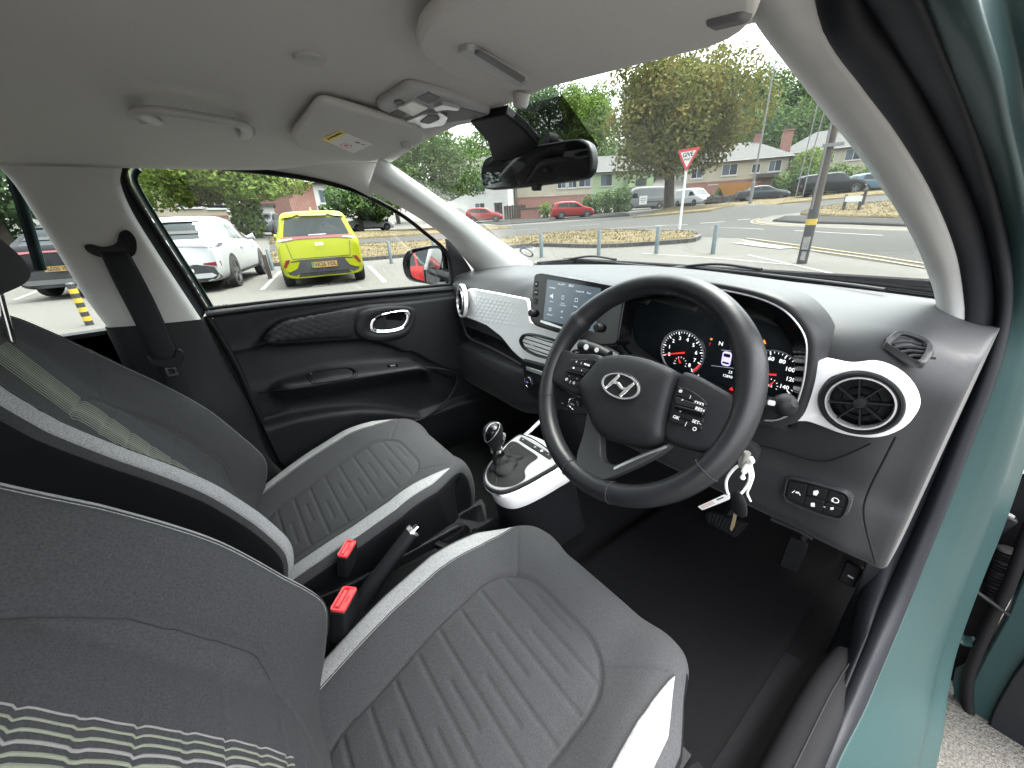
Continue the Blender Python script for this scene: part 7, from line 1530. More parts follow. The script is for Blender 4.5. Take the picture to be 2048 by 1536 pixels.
# --- white and black SUV coupes
def suv(name, label, paint, plate_s, px_):
    def ex(t_, panel, Y):
        panel('tailgate_glass_lip', [(-0.62, 1.25), (-0.60, 1.31), (0.60, 1.31), (0.62, 1.25)], 'y', 'trim_dark', -1, 0.03)
        panel('roof_spoiler', [(-0.60, 1.50), (-0.5, 1.56), (0.5, 1.56), (0.60, 1.50)], 'y', paint, -1, 0.06)
        panel('light_bar', [(-0.92, 0.955), (-0.90, 1.02), (-0.4, 1.03), (0.4, 1.03), (0.90, 1.02), (0.92, 0.955), (0.4, 0.995), (-0.4, 0.995)], 'y', 'tail_red' if paint == 'paint_black' else 'lamp_grey', -1, 0.014)
        for s in (-1, 1):
            panel('tail_light', [(Y(0.0), 0.95), (Y(0.10), 1.0), (Y(0.10), 1.03), (Y(0.0), 1.04)], 'x', 'tail_red' if paint == 'paint_black' else 'lamp_grey', s, 0.012)
            panel('sill_guard', [(Y(0.26), 0.26), (Y(0.74), 0.26), (Y(0.74), 0.36), (Y(0.26), 0.36)], 'x', 'trim_dark', s, 0.008)
            panel('fog_lamp', [(s*0.92, 0.56), (s*0.62, 0.615), (s*0.62, 0.64), (s*0.92, 0.66)], 'y', 'tail_red', -1, 0.02)
            tube('door_mirror', [(s*0.88, Y(0.66), 1.08), (s*1.06, Y(0.665), 1.11)], [0.05, 0.10], paint if paint == 'paint_white' else 'trim_dark', t_, n=10)
            panel('door_handle', [(Y(0.38), 0.88), (Y(0.43), 0.88), (Y(0.43), 0.90), (Y(0.38), 0.90)], 'x', paint, s, 0.02)
        panel('bumper_insert', [(-0.90, 0.26), (-0.80, 0.55), (-0.5, 0.62), (0.5, 0.62), (0.80, 0.55), (0.90, 0.26)], 'y', 'trim_dark', -1, 0.01)
        panel('bumper_bar', [(-0.80, 0.37), (-0.72, 0.43), (0.72, 0.43), (0.80, 0.37), (0.70, 0.33), (-0.70, 0.33)], 'y', 'alloy' if paint == 'paint_black' else paint, -1, 0.025)
        numplate(t_, panel, plate_s, 0.0, 0.52 if paint == 'paint_white' else 0.66, Y(0)-0.13, 0.52, 0.11)
    c = build_car(name, label, 4.8, 1.92, 1.62, ((0, 0.98), (0.008, 1.06), (0.03, 1.14), (0.06, 1.22), (0.11, 1.42), (0.16, 1.54), (0.25, 1.60), (0.42, 1.62), (0.56, 1.56), (0.68, 1.34), (0.76, 1.08), (0.9, 0.98), (1, 0.74)), ((0, 0.94), (0.08, 1.10), (0.3, 1.06), (0.6, 1.0), (0.8, 0.93), (1, 0.72)), paint, (0.185, 0.80), 0.365,
        side=(((0.17, 1.18), (0.22, 1.40), (0.30, 1.47), (0.42, 1.50), (0.42, 1.08)), ((0.435, 1.08), (0.435, 1.50), (0.54, 1.47), (0.68, 1.2), (0.72, 1.06))), rear=[(-0.66, 1.14), (-0.58, 1.30), (-0.52, 1.50), (0.52, 1.50), (0.58, 1.30), (0.66, 1.14)], front=[(-0.66, 1.1), (-0.55, 1.45), (0.55, 1.45), (0.66, 1.1)], extra=ex, tuck=0.72, plan=((0, 0.90), (0.03, 0.97), (0.14, 1.0), (0.7, 1.0), (0.88, 0.96), (1.0, 0.66)), clear=0.24)
    return c
put(suv('white_car', 'white coupe style SUV parked left of the yellow car, seen from behind', 'paint_white', 'KP24 FYE', 0), (-12.85, -0.45), (-0.956, 0.29))
put(suv('black_car', 'glossy black SUV with red light bar, seen through the left rear window', 'paint_black', 'LD25 VBE', 0), (-14.7, -2.35), (-0.956, 0.29))
# --- distant vehicles
HB = dict(top=((0, 0.85), (0.01, 1.0), (0.05, 1.28), (0.10, 1.42), (0.2, 1.49), (0.4, 1.5), (0.55, 1.44), (0.70, 1.1), (0.78, 0.98), (0.92, 0.86), (1, 0.62)), belt=((0, 0.84), (0.1, 0.96), (0.4, 0.93), (0.7, 0.88), (1, 0.6)), side=(((0.09, 1.02), (0.14, 1.34), (0.36, 1.40), (0.36, 0.97)), ((0.375, 0.97), (0.375, 1.40), (0.52, 1.36), (0.68, 1.0), (0.69, 0.95))), rear=[(-0.55, 1.02), (-0.5, 1.36), (0.5, 1.36), (0.55, 1.02)], front=[(-0.6, 1.02), (-0.5, 1.36), (0.5, 1.36), (0.6, 1.02)])
SA = dict(top=((0, 0.80), (0.01, 0.96), (0.06, 1.02), (0.14, 1.06), (0.24, 1.30), (0.34, 1.42), (0.48, 1.45), (0.58, 1.38), (0.70, 1.08), (0.76, 0.98), (0.92, 0.84), (1, 0.6)), belt=((0, 0.82), (0.15, 0.98), (0.4, 0.93), (0.7, 0.88), (1, 0.6)), side=(((0.20, 1.02), (0.28, 1.30), (0.40, 1.36), (0.40, 0.97)), ((0.415, 0.97), (0.415, 1.36), (0.55, 1.32), (0.68, 1.02), (0.69, 0.96))), rear=[(-0.6, 1.06), (-0.5, 1.34), (0.5, 1.34), (0.6, 1.06)], front=[(-0.6, 1.02), (-0.5, 1.32), (0.5, 1.32), (0.6, 1.02)])
def scl(D, k): return {a: ([(t, z*k) for t, z in b] if a in ('top', 'belt') else [(x, z*k) for x, z in b] if a in ('rear', 'front') else tuple([(t, z*k) for t, z in q] for q in b)) for a, b in D.items()}
def lights(t_, panel, Y, k=1.0, L_=0):
    for s in (-1, 1):
        panel('tail_light', [(s*0.78, 0.78*k), (s*0.55, 0.8*k), (s*0.55, 0.92*k), (s*0.76, 0.95*k)], 'y', 'tail_red', -1); panel('headlight', [(s*0.76, 0.62*k), (s*0.45, 0.62*k), (s*0.48, 0.72*k), (s*0.74, 0.78*k)], 'y', 'lens', 1)
        panel('side_light', [(Y(0.94), 0.66*k), (Y(0.99), 0.64*k), (Y(0.98), 0.74*k), (Y(0.93), 0.78*k)], 'x', 'lens', s)
        panel('sill_guard', [(Y(0.28), 0.24), (Y(0.72), 0.24), (Y(0.72), 0.33), (Y(0.28), 0.33)], 'x', 'trim_dark', s)
    panel('number_plate', [(-0.26, 0.5*k), (0.26, 0.5*k), (0.26, 0.6*k), (-0.26, 0.6*k)], 'y', 'plate_yellow', -1, 0.02)
    panel('grille', [(-0.4, 0.4), (0.4, 0.4), (0.4, 0.55), (-0.4, 0.55)], 'y', 'trim_dark', 1)
def far(name, label, paint, L, W, H, S, a, b, k=1.0, wr=0.32, ex=None, **kw):
    def e2(t_, panel, Y):
        lights(t_, panel, Y, k)
        if ex: ex(t_, panel, Y)
    c = build_car(name, label, L, W, H, paint=paint, wr=wr, extra=e2, **scl(S, k), **kw); P, Q = DH(*a), DH(*b); d = (Q-P)[:2]; put(c, (P+Q)[:2]/2, d); return c
far('red_suv', 'red SUV at the far roadside in front of the hedge', 'paint_red', 4.4, 1.83, 1.65, HB, (1108, 438, 44.5), (1180, 433, 45.5), 1.1, 0.36)
far('red_hatchback', 'red hatchback beside the white house, half hidden by the pillar', 'paint_red', 4.0, 1.75, 1.5, HB, (938, 445, 46), (1000, 442, 46), 1.0)
far('white_saloon', 'white saloon parked across the grass, right of the yellow car', 'paint_white', 4.6, 1.8, 1.45, SA, (700, 463, 44), (783, 460, 45), 1.0)
far('dark_saloon', 'dark grey saloon parked beside the orange skip', 'paint_dark', 4.8, 1.85, 1.47, SA, (1484, 404, 51), (1560, 400, 52), 1.0)
far('blue_hatchback', 'light blue five door car at the right, next to the black pickup', 'paint_blue', 4.3, 1.8, 1.55, HB, (1708, 386, 50), (1781, 381, 52), 1.05)
far('grey_hatchback', 'dark grey car half hidden behind the yellow one', 'paint_grey', 4.0, 1.75, 1.5, HB, (548, 474, 36), (520, 474, 32.5), 1.0)
VN = dict(top=((0, 1.0), (0.005, 2.2), (0.02, 2.42), (0.3, 2.5), (0.62, 2.5), (0.72, 2.40), (0.80, 1.95), (0.88, 1.35), (0.95, 1.15), (1, 0.75)), belt=((0, 1.0), (0.05, 1.3), (0.6, 1.3), (0.85, 1.22), (1, 0.72)), side=(((0.66, 1.30), (0.68, 1.85), (0.75, 1.85), (0.84, 1.32)),), rear=[(-0.7, 1.4), (-0.7, 1.95), (-0.05, 1.95), (-0.05, 1.4)], front=[(-0.75, 1.4), (-0.65, 2.0), (0.65, 2.0), (0.75, 1.4)])
def vx(t_, panel, Y):
    for s in (-1, 1):
        for a, b in ((0.05, 0.34), (0.36, 0.62)): panel('side_panel', [(Y(a), 1.25), (Y(b), 1.25), (Y(b), 1.95), (Y(a), 1.95)], 'x', 'paint_silver', s, 0.02)
        panel('rub_strip', [(Y(0.05), 0.78), (Y(0.62), 0.78), (Y(0.62), 0.9), (Y(0.05), 0.9)], 'x', 'trim_dark', s, 0.015)
    f = Fr((-1.06, Y(0.56), 1.05), (0, -1, 0), (0, 0, 1)); b = plate('sign_board', rrect(0.95, 0.95, 0.02, 2), f, 0.02, 'sign_white', t_)
    for k_, (w_, z_) in enumerate(((0.6, 0.2), (0.75, 0.0), (0.5, -0.2))): plate('sign_print', [(-w_/2, z_-0.03), (w_/2, z_-0.03), (w_/2, z_+0.03), (-w_/2, z_+0.03)], f, 0.002, 'ink_black', b, c=0.003)
far('panel_van', 'silver panel van with a white square sign on its side', 'paint_silver', 5.9, 2.0, 2.5, VN, (1330, 420, 56), (1238, 424, 54), 1.0, 0.35, vx, tuck=0.86, wb_=(0.2, 0.82))
VT = {a: b for a, b in VN.items()}; VT['top'] = ((0, 0.9), (0.005, 1.7), (0.02, 1.9), (0.3, 1.96), (0.56, 1.96), (0.66, 1.86), (0.78, 1.45), (0.86, 1.16), (0.94, 1.04), (1, 0.7)); VT['belt'] = ((0, 0.9), (0.05, 1.1), (0.6, 1.08), (0.85, 1.02), (1, 0.68)); VT['side'] = (((0.58, 1.12), (0.6, 1.6), (0.68, 1.58), (0.80, 1.12)),); VT['front'] = [(-0.72, 1.18), (-0.6, 1.7), (0.6, 1.7), (0.72, 1.18)]; VT['rear'] = [(-0.6, 1.2), (-0.6, 1.6), (0.6, 1.6), (0.6, 1.2)]
far('work_van', 'white van parked behind the give way sign, facing right', 'paint_white', 4.8, 1.95, 1.96, VT, (1362, 414, 58.5), (1405, 415, 55.5), 1.0, 0.33, tuck=0.86)
PK = dict(top=((0, 0.9), (0.005, 1.1), (0.02, 1.55), (0.10, 1.72), (0.33, 1.76), (0.36, 1.80), (0.5, 1.82), (0.60, 1.76), (0.70, 1.32), (0.74, 1.22), (0.92, 1.12), (1, 0.8)), belt=((0, 0.9), (0.05, 1.15), (0.6, 1.15), (0.8, 1.1), (1, 0.78)), side=(((0.05, 1.22), (0.10, 1.58), (0.32, 1.62), (0.32, 1.2)), ((0.37, 1.2), (0.37, 1.66), (0.48, 1.68), (0.48, 1.2)), ((0.49, 1.2), (0.49, 1.68), (0.58, 1.64), (0.68, 1.22))), rear=[(-0.6, 1.2), (-0.55, 1.5), (0.55, 1.5), (0.6, 1.2)], front=[(-0.7, 1.25), (-0.6, 1.68), (0.6, 1.68), (0.7, 1.25)])
far('pickup_truck', 'black pickup truck with canopy on the verge before the green hedge', 'paint_black', 5.3, 1.9, 1.82, PK, (1603, 394, 47), (1707, 388, 49), 1.0, 0.4, tuck=0.8, clear=0.35, wb_=(0.24, 0.80))
# red car reflected in the door mirror: place it on the mirrored ray
n_ = fd.n; 
for o_ in [o for o in dm.children if o.name.startswith('mirror_glass')]: pass
hit = fd.w(*fd.px(850, 540), -0.002); v_ = (hit-CAM)/np.linalg.norm(hit-CAM); rf = v_-2*(v_@n_)*n_; rf[2] = 0; rf /= np.linalg.norm(rf)
P = hit+rf*9.0
rc_ = build_car('red_car', 'red hatchback reflected in the passenger door mirror', 4.0, 1.75, 1.5, paint='paint_red', **HB); put(rc_, (P[0], P[1]), (0.95, -0.3))
# ------------------------------------------------------------------ houses, garden walls, skip, bins
for n_, c_, v_ in (('render_cream', (0.2333, 0.2088, 0.159), 0.06), ('render_green', (0.159, 0.2067, 0.1166), 0.05), ('render_white', (0.3198, 0.3153, 0.301), 0.05), ('render_pale', (0.2491, 0.228, 0.1855), 0.06), ('frame_white', (0.342, 0.342, 0.3352), 0.0), ('frame_brown', (0.0342, 0.0228, 0.019), 0.0), ('door_green', (0.0114, 0.0266, 0.019), 0.1), ('skip_orange', (0.1915, 0.08208, 0.00912), 0.15), ('bin_green', (0.0114, 0.0228, 0.0152), 0.1)): mat(n_, c_, 0.8, var=v_, vscale=1.2)
mat('pane', (0.0266, 0.03192, 0.03724), 0.1, spec=0.2); mat('pane_blue', (0.05852, 0.07448, 0.09044), 0.1, spec=0.2)
def tex_brick(name, c1, c2, mo, sc, w, h):
    m = mat(name, c1, 0.9); t = m.node_tree; b = t.nodes['Principled BSDF']; tc = t.nodes.new('ShaderNodeTexCoord'); k = t.nodes.new('ShaderNodeTexBrick'); mp = t.nodes.new('ShaderNodeMapping'); mp.inputs['Rotation'].default_value = (rad(90), 0, 0)
    k.inputs['Color1'].default_value = (*c1, 1); k.inputs['Color2'].default_value = (*c2, 1); k.inputs['Mortar'].default_value = (*mo, 1); k.inputs['Scale'].default_value = sc; k.inputs['Mortar Size'].default_value = 0.012; k.inputs['Brick Width'].default_value = w; k.inputs['Row Height'].default_value = h
    t.links.new(tc.outputs['Object'], mp.inputs[0]); t.links.new(mp.outputs[0], k.inputs['Vector']); t.links.new(k.outputs['Color'], b.inputs['Base Color'])
tex_brick('brick', (0.1704, 0.05187, 0.03261), (0.1408, 0.04002, 0.02667), (0.1779, 0.1423, 0.126), 1.0, 0.225, 0.075); tex_brick('roof_tile', (0.02736, 0.02462, 0.02189), (0.03557, 0.03192, 0.02736), (0.01642, 0.01505, 0.01368), 1.0, 0.33, 0.25); tex_brick('roof_grey', (0.03192, 0.03192, 0.03192), (0.03876, 0.03785, 0.03739), (0.02189, 0.02189, 0.02189), 1.0, 0.33, 0.25); tex_brick('roof_brown', (0.02964, 0.02052, 0.01778), (0.0383, 0.0269, 0.0228), (0.01824, 0.01368, 0.01186), 1.0, 0.33, 0.25)
def house(name, label, a, b, eave, ridge, sections, wins, doors=(), depth=8.0, hip=True, roof='roof_tile', chim=(), brick_h=None, extra=None, zoff=0.0):
    """front wall between pixels a and b (u, v, distance); everything else in metres along the wall"""
    A_, B_ = DH(*a), DH(*b); z0 = min(A_[2], B_[2])+zoff; A_[2] = B_[2] = z0; d = B_-A_; L = np.linalg.norm(d); u = d/L; back = np.cross([0, 0, 1.0], u); 
    if back@(CAM-A_) > 0: back = -back
    f = Fr(A_, u, (0, 0, 1)); sg = 1 if f.n@back < 0 else -1
    t = thing(name, label, 'house', A_)
    W = lambda s, z, k=0.0: A_+u*s+np.array([0, 0, z])+back*k          # k metres behind the front wall
    def slab(nm, s0, s1, za, zb, k0, k1, m_, par=t, bev=0): 
        V = [W(s, z, k) for z in (za, zb) for s, k in ((s0, k0), (s1, k0), (s1, k1), (s0, k1))]; return mk(nm, V, [(0, 3, 2, 1), (4, 5, 6, 7), (0, 1, 5, 4), (1, 2, 6, 5), (2, 3, 7, 6), (3, 0, 4, 7)], m_, par, fixn=True, smooth=False, bevel=bev)
    for s0, s1, m_ in sections: slab('wall', s0*L, s1*L, -1.5, eave, 0, depth, m_)
    if brick_h: 
        for s0, s1 in brick_h[1]: slab('brick_base', s0*L, s1*L, -1.5, brick_h[0], -0.06, 0.1, 'brick'); slab('string_course', s0*L, s1*L, brick_h[0], brick_h[0]+0.12, -0.10, 0.1, 'frame_brown' if brick_h[0] > 5 else 'brick')
    o = 0.45; h2 = depth/2; hx = (depth*0.42 if hip else -0.0)
    V = [W(-o, eave-0.05, -o), W(L+o, eave-0.05, -o), W(L+o, eave-0.05, depth+o), W(-o, eave-0.05, depth+o), W(hx-(0 if hip else o), ridge, h2), W(L-hx+(0 if hip else o), ridge, h2)]
    V += [v-np.array([0, 0, 0.14]) for v in V[:4]]
    mk('roof', V, [(0, 1, 5, 4), (1, 2, 5), (2, 3, 4, 5), (3, 0, 4), (6, 9, 8, 7), (0, 6, 7, 1), (1, 7, 8, 2), (2, 8, 9, 3), (3, 9, 6, 0)], roof, t, fixn=True, smooth=False)
    slab('gutter', -o, L+o, eave-0.16, eave-0.06, -o-0.1, -o, 'frame_white')
    for (s, z, w, h, fm, nl) in wins:
        q = slab('window', s*L-w/2, s*L+w/2, z, z+h, -0.03, 0.05, fm)
        for k in range(nl):
            x0 = s*L-w/2+0.06+(w-0.06)/nl*k; slab('pane', x0, x0+(w-0.06)/nl-0.06, z+0.07, z+h-0.07, -0.045, 0.04, 'pane_blue' if (k+int(s*9)) % 2 else 'pane', q)
        slab('sill', s*L-w/2-0.08, s*L+w/2+0.08, z-0.09, z-0.0, -0.12, 0.02, 'frame_white', q)
    for (s, w, h, m_) in doors:
        q = slab('door', s*L-w/2, s*L+w/2, -0.2, h, -0.04, 0.05, m_); slab('door_frame', s*L-w/2-0.08, s*L+w/2+0.08, h, h+0.1, -0.06, 0.05, 'frame_white', q); slab('door_light', s*L-w/5, s*L+w/5, h*0.6, h*0.85, -0.055, 0.0, 'pane', q)
    for (s, k, w, h) in chim:
        q = slab('chimney', s*L-w/2, s*L+w/2, eave-0.2, ridge+h, k-w/2, k+w/2, 'brick'); slab('chimney_cap', s*L-w/2-0.08, s*L+w/2+0.08, ridge+h, ridge+h+0.12, k-w/2-0.08, k+w/2+0.08, 'brick', q)
        for e in (-0.2, 0.2): slab('chimney_pot', s*L+e-0.12, s*L+e+0.12, ridge+h+0.12, ridge+h+0.5, k-0.12, k+0.12, 'roof_brown', q)
    if extra: extra(t, slab, L)
    return t
def porch(t, slab, L):
    slab('porch_wall', L*0.80, L*0.98, 0, 4.0, -1.4, 0, 'render_green'); slab('porch_roof', L*0.72, L*0.90, 2.35, 2.75, -2.2, -1.3, 'roof_grey'); q = slab('window', L*0.85, L*0.93, 3.0, 3.9, -1.45, -1.3, 'frame_brown'); slab('pane', L*0.86, L*0.92, 3.1, 3.75, -1.47, -1.3, 'pane', q)
    for k in range(6): slab('solar_panel', L*(0.68+0.04*k), L*(0.715+0.04*k), 5.5, 5.56, 1.0, 2.4, 'roof_grey')
house('terrace_house', 'cream and green semi detached house behind the red SUV and silver van', (1035, 424, 60), (1300, 418, 64), 5.1, 7.4, ((0, 0.56, 'render_cream'), (0.56, 1.0, 'render_green')), ((0.24, 0.9, 1.5, 1.5, 'frame_white', 2), (0.33, 3.2, 1.2, 1.2, 'frame_white', 2), (0.41, 3.2, 1.2, 1.25, 'frame_white', 2), (0.50, 3.25, 1.7, 1.35, 'frame_white', 2), (0.50, 0.9, 1.4, 1.3, 'frame_white', 2), (0.66, 3.25, 1.5, 1.4, 'frame_brown', 2), (0.66, 0.8, 1.6, 1.3, 'frame_brown', 2)), ((0.40, 0.95, 2.0, 'frame_white'),), roof='roof_grey', brick_h=(2.2, ((0, 0.555),)), extra=porch, hip=True)
def gab(t, slab, L): slab('porch_roof', L*0.70, L*0.92, 2.5, 2.9, -1.2, 0, 'roof_tile')
house('brick_house', 'cream over red brick house with chimney behind the orange skip', (1368, 410, 60), (1562, 397, 61), 4.7, 6.9, ((0, 1, 'render_cream'),), ((0.10, 3.0, 1.3, 1.15, 'frame_white', 2), (0.44, 3.05, 1.7, 1.25, 'frame_white', 2), (0.70, 3.1, 0.9, 1.0, 'frame_white', 1), (0.88, 3.1, 1.3, 1.2, 'frame_white', 2), (0.20, 0.7, 1.1, 1.3, 'frame_white', 2), (0.45, 0.75, 1.7, 1.35, 'frame_white', 2), (0.62, 0.9, 0.8, 1.2, 'frame_white', 2), (0.86, 0.75, 1.3, 1.35, 'frame_white', 2)), ((0.29, 1.0, 2.1, 'door_green'), (0.73, 0.95, 2.05, 'frame_brown')), roof='roof_grey', chim=((0.99, 3.0, 1.0, 0.6), (0.72, 4.2, 0.9, 0.6)), brick_h=(2.4, ((0, 1.0),)), extra=gab)
house('pale_house', 'long cream house with grey roof behind the hedge on the right', (1545, 386, 70), (1800, 372, 70), 4.9, 7.4, ((0, 0.5, 'render_pale'), (0.5, 1, 'render_cream')), ((0.11, 3.3, 1.7, 1.25, 'frame_white', 2), (0.40, 3.3, 1.5, 1.2, 'frame_white', 2), (0.60, 3.3, 1.6, 1.25, 'frame_white', 2), (0.85, 3.3, 1.8, 1.3, 'frame_white', 2), (0.83, 0.7, 1.6, 1.3, 'frame_white', 2)), roof='roof_grey', chim=((0.44, 4.0, 1.1, 0.5),), brick_h=(2.0, ((0.70, 1.0),)))
house('white_house', 'white rendered house seen past the passenger windscreen pillar', (880, 446, 56), (1018, 440, 54), 5.6, 7.8, ((0, 1, 'render_white'),), ((0.60, 0.8, 1.3, 1.4, 'frame_white', 2), (0.62, 3.4, 1.3, 1.2, 'frame_white', 2), (0.25, 3.4, 1.3, 1.2, 'frame_white', 2)), ((0.86, 1.0, 2.1, 'frame_brown'),), roof='roof_tile')
house('gable_house', 'red brick and white gabled house behind the yellow car', (596, 470, 46), (700, 466, 50), 5.0, 7.4, ((0, 0.45, 'brick'), (0.45, 1.0, 'render_white')), ((0.62, 3.0, 1.2, 1.3, 'frame_white', 2), (0.62, 0.8, 1.4, 1.3, 'frame_white', 2)), ((0.30, 1.0, 2.0, 'frame_white'),), roof='roof_brown', hip=False)
house('cottage', 'low cream house with brown tiled roof behind the leafy tree on the left', (250, 478, 42), (470, 474, 42), 4.0, 6.8, ((0, 1, 'render_cream'),), ((0.26, 2.3, 1.5, 1.3, 'frame_white', 1), (0.66, 2.3, 1.5, 1.2, 'frame_white', 2), (0.9, 2.2, 1.2, 1.2, 'frame_white', 2)), roof='roof_brown', chim=((0.5, 4.0, 0.9, 0.7),), brick_h=(1.6, ((0, 1.0),)))
gr_ = thing('white_garage', 'low white garage behind the yellow car', 'garage', DH(510, 474, 40)); P = DH(512, 474, 40); Q = DH(562, 472, 40); d = Q-P; d[2] = 0; L_ = np.linalg.norm(d); fq = Fr((P+Q)/2+np.array([0, 0, 2.3]), d, (0, 0, 1)); fq = fq if fq.n@(CAM-fq.o) > 0 else Fr(fq.o, -fq.u, fq.v)
plate('wall', [(-L_/2, -3.2), (L_/2, -3.2), (L_/2, 0), (-L_/2, 0)], fq, 4, 'render_white', gr_); plate('roof', [(-L_/2-0.2, 0), (L_/2+0.2, 0), (L_/2+0.2, 0.18), (-L_/2-0.2, 0.18)], fq, 4.2, 'roof_tile', gr_, c=0.2); plate('window', rrect(1.1, 0.9, 0.01, 2, 0, -1.1), fq, 0.1, 'frame_white', gr_, c=0.04); plate('pane', rrect(0.9, 0.7, 0.01, 2, 0, -1.1), fq, 0.1, 'pane', gr_, c=0.06)
# red brick gate pier, fence, skip, bins
P = DH(1062, 443, 50); zg = P[2]; t = thing('brick_wall', 'low red brick wall and pier left of the red SUV', 'wall', P); f_ = up_fr(P)
plate('wall', [(-1.2, -0.6), (1.1, -0.6), (1.1, 1.35), (-1.2, 1.35)], f_, 0.3, 'brick', t); plate('coping', [(-1.3, 1.35), (1.2, 1.35), (1.2, 1.5), (-1.3, 1.5)], f_, 0.42, 'kerb', t, c=0.06); plate('pier', [(-0.3, 1.5), (0.2, 1.5), (0.2, 2.3), (-0.3, 2.3)], f_, 0.4, 'brick', t, c=0.02)
P = DH(1030, 442, 52); t = thing('timber_fence', 'brown close boarded fence between the white and cream houses', 'fence', P); f_ = up_fr(P)
for k in range(9): plate('fence_board', [(-1.3+0.3*k, -0.5), (-1.02+0.3*k, -0.5), (-1.02+0.3*k, 1.75+0.05*(k % 2)), (-1.3+0.3*k, 1.75+0.05*(k % 2))], f_, 0.03, 'timber', t)
P = DH(1472, 395, 57); t = thing('builders_skip', 'orange builders skip beside the dark saloon', 'skip', P); f_ = up_fr(P)
V = [f_.w(x*k, z, y*q) for z, k, q in ((0.1, 0.62, 1), (1.45, 1.0, 1)) for x, y in ((-2.0, 0.9), (2.0, 0.9), (2.0, -0.9), (-2.0, -0.9))]; mk('skip_body', V, [(0, 3, 2, 1), (4, 5, 6, 7), (0, 1, 5, 4), (1, 2, 6, 5), (2, 3, 7, 6), (3, 0, 4, 7)], 'skip_orange', t, fixn=True, smooth=False)
for x in (-1.2, -0.4, 0.4, 1.2): mk('skip_rib', [f_.w(x*0.66-0.05, 0.15, 0.93), f_.w(x*0.66+0.05, 0.15, 0.93), f_.w(x+0.05, 1.42, 0.93), f_.w(x-0.05, 1.42, 0.93), f_.w(x*0.66-0.05, 0.15, 0.88), f_.w(x*0.66+0.05, 0.15, 0.88), f_.w(x+0.05, 1.42, 0.88), f_.w(x-0.05, 1.42, 0.88)], [(0, 1, 2, 3), (7, 6, 5, 4), (0, 4, 5, 1), (1, 5, 6, 2), (2, 6, 7, 3), (3, 7, 4, 0)], 'skip_orange', t, fixn=True)
for u_, lab in ((1421, 'left of two dark green wheelie bins beside the white van'), (1431, 'right of two dark green wheelie bins beside the white van')):
    P = DH(u_, 411, 56); t = thing('wheelie_bin', lab, 'bin', P, 'wheelie bins'); f_ = up_fr(P); mk('bin_body', [f_.w(x*k, z, y*k) for z, k in ((0, 0.8), (1.0, 1)) for x, y in ((-0.3, 0.35), (0.3, 0.35), (0.3, -0.35), (-0.3, -0.35))], [(0, 3, 2, 1), (4, 5, 6, 7), (0, 1, 5, 4), (1, 2, 6, 5), (2, 3, 7, 6), (3, 0, 4, 7)], 'bin_green', t, fixn=True, smooth=False); plate('bin_lid', rrect(0.66, 0.1, 0.03, 3, 0, 1.05), f_, 0.8, 'bin_green', t, c=0.42)
P = DH(1452, 404, 55); t = thing('garden_wall', 'low stone garden wall in front of the brick house', 'wall', P); f_ = up_fr(P)
for k in range(14): plate('wall_stone', rrect(0.55, 0.30+0.06*(k % 3), 0.05, 2, -1.8+0.58*(k % 7), 0.18+0.34*(k//7)), f_, 0.3, 'kerb', t, bevel=0.03)
# ------------------------------------------------------------------ trees and hedges
def leafm(name, c1, c2, c3):
    m = mat(name, c1, 0.8, spec=0.08); t = m.node_tree; b = t.nodes['Principled BSDF']; g = t.nodes.new('ShaderNodeTexCoord'); n = t.nodes.new('ShaderNodeTexNoise'); n.inputs['Scale'].default_value = 0.55; n.inputs['Detail'].default_value = 5; n.inputs['Roughness'].default_value = 0.75
    r = t.nodes.new('ShaderNodeValToRGB'); r.color_ramp.elements[0].position = 0.32; r.color_ramp.elements[0].color = (*c1, 1); r.color_ramp.elements[1].position = 0.70; r.color_ramp.elements[1].color = (*c3, 1); e = r.color_ramp.elements.new(0.5); e.color = (*c2, 1)
    t.links.new(g.outputs['Object'], n.inputs['Vector']); t.links.new(n.outputs['Fac'], r.inputs[0]); t.links.new(r.outputs[0], b.inputs['Base Color'])
    tl = t.nodes.new('ShaderNodeBsdfTranslucent'); mx = t.nodes.new('ShaderNodeMixShader'); mx.inputs[0].default_value = 0.3; t.links.new(r.outputs[0], tl.inputs[0]); o = t.nodes['Material Output']; t.links.new(b.outputs[0], mx.inputs[1]); t.links.new(tl.outputs[0], mx.inputs[2]); t.links.new(mx.outputs[0], o.inputs[0])
leafm('leaf_chestnut', (0.0486, 0.06156, 0.0162), (0.09072, 0.09396, 0.02592), (0.149, 0.1102, 0.0324)); leafm('leaf_bright', (0.04423, 0.07582, 0.01769), (0.08845, 0.1327, 0.02779), (0.1516, 0.1769, 0.04043)); leafm('leaf_mid', (0.02772, 0.0567, 0.02016), (0.05292, 0.0882, 0.02772), (0.0882, 0.126, 0.0378)); leafm('leaf_dark', (0.02268, 0.0441, 0.02268), (0.0378, 0.06678, 0.03024), (0.06048, 0.0945, 0.0378)); leafm('leaf_light', (0.04752, 0.08554, 0.01711), (0.08554, 0.1331, 0.02851), (0.1235, 0.1711, 0.04277))
mat('bark', (0.035, 0.028, 0.022), 0.95, var=0.3, vscale=4, bump=0.6, bscale=20, bdist=0.03)
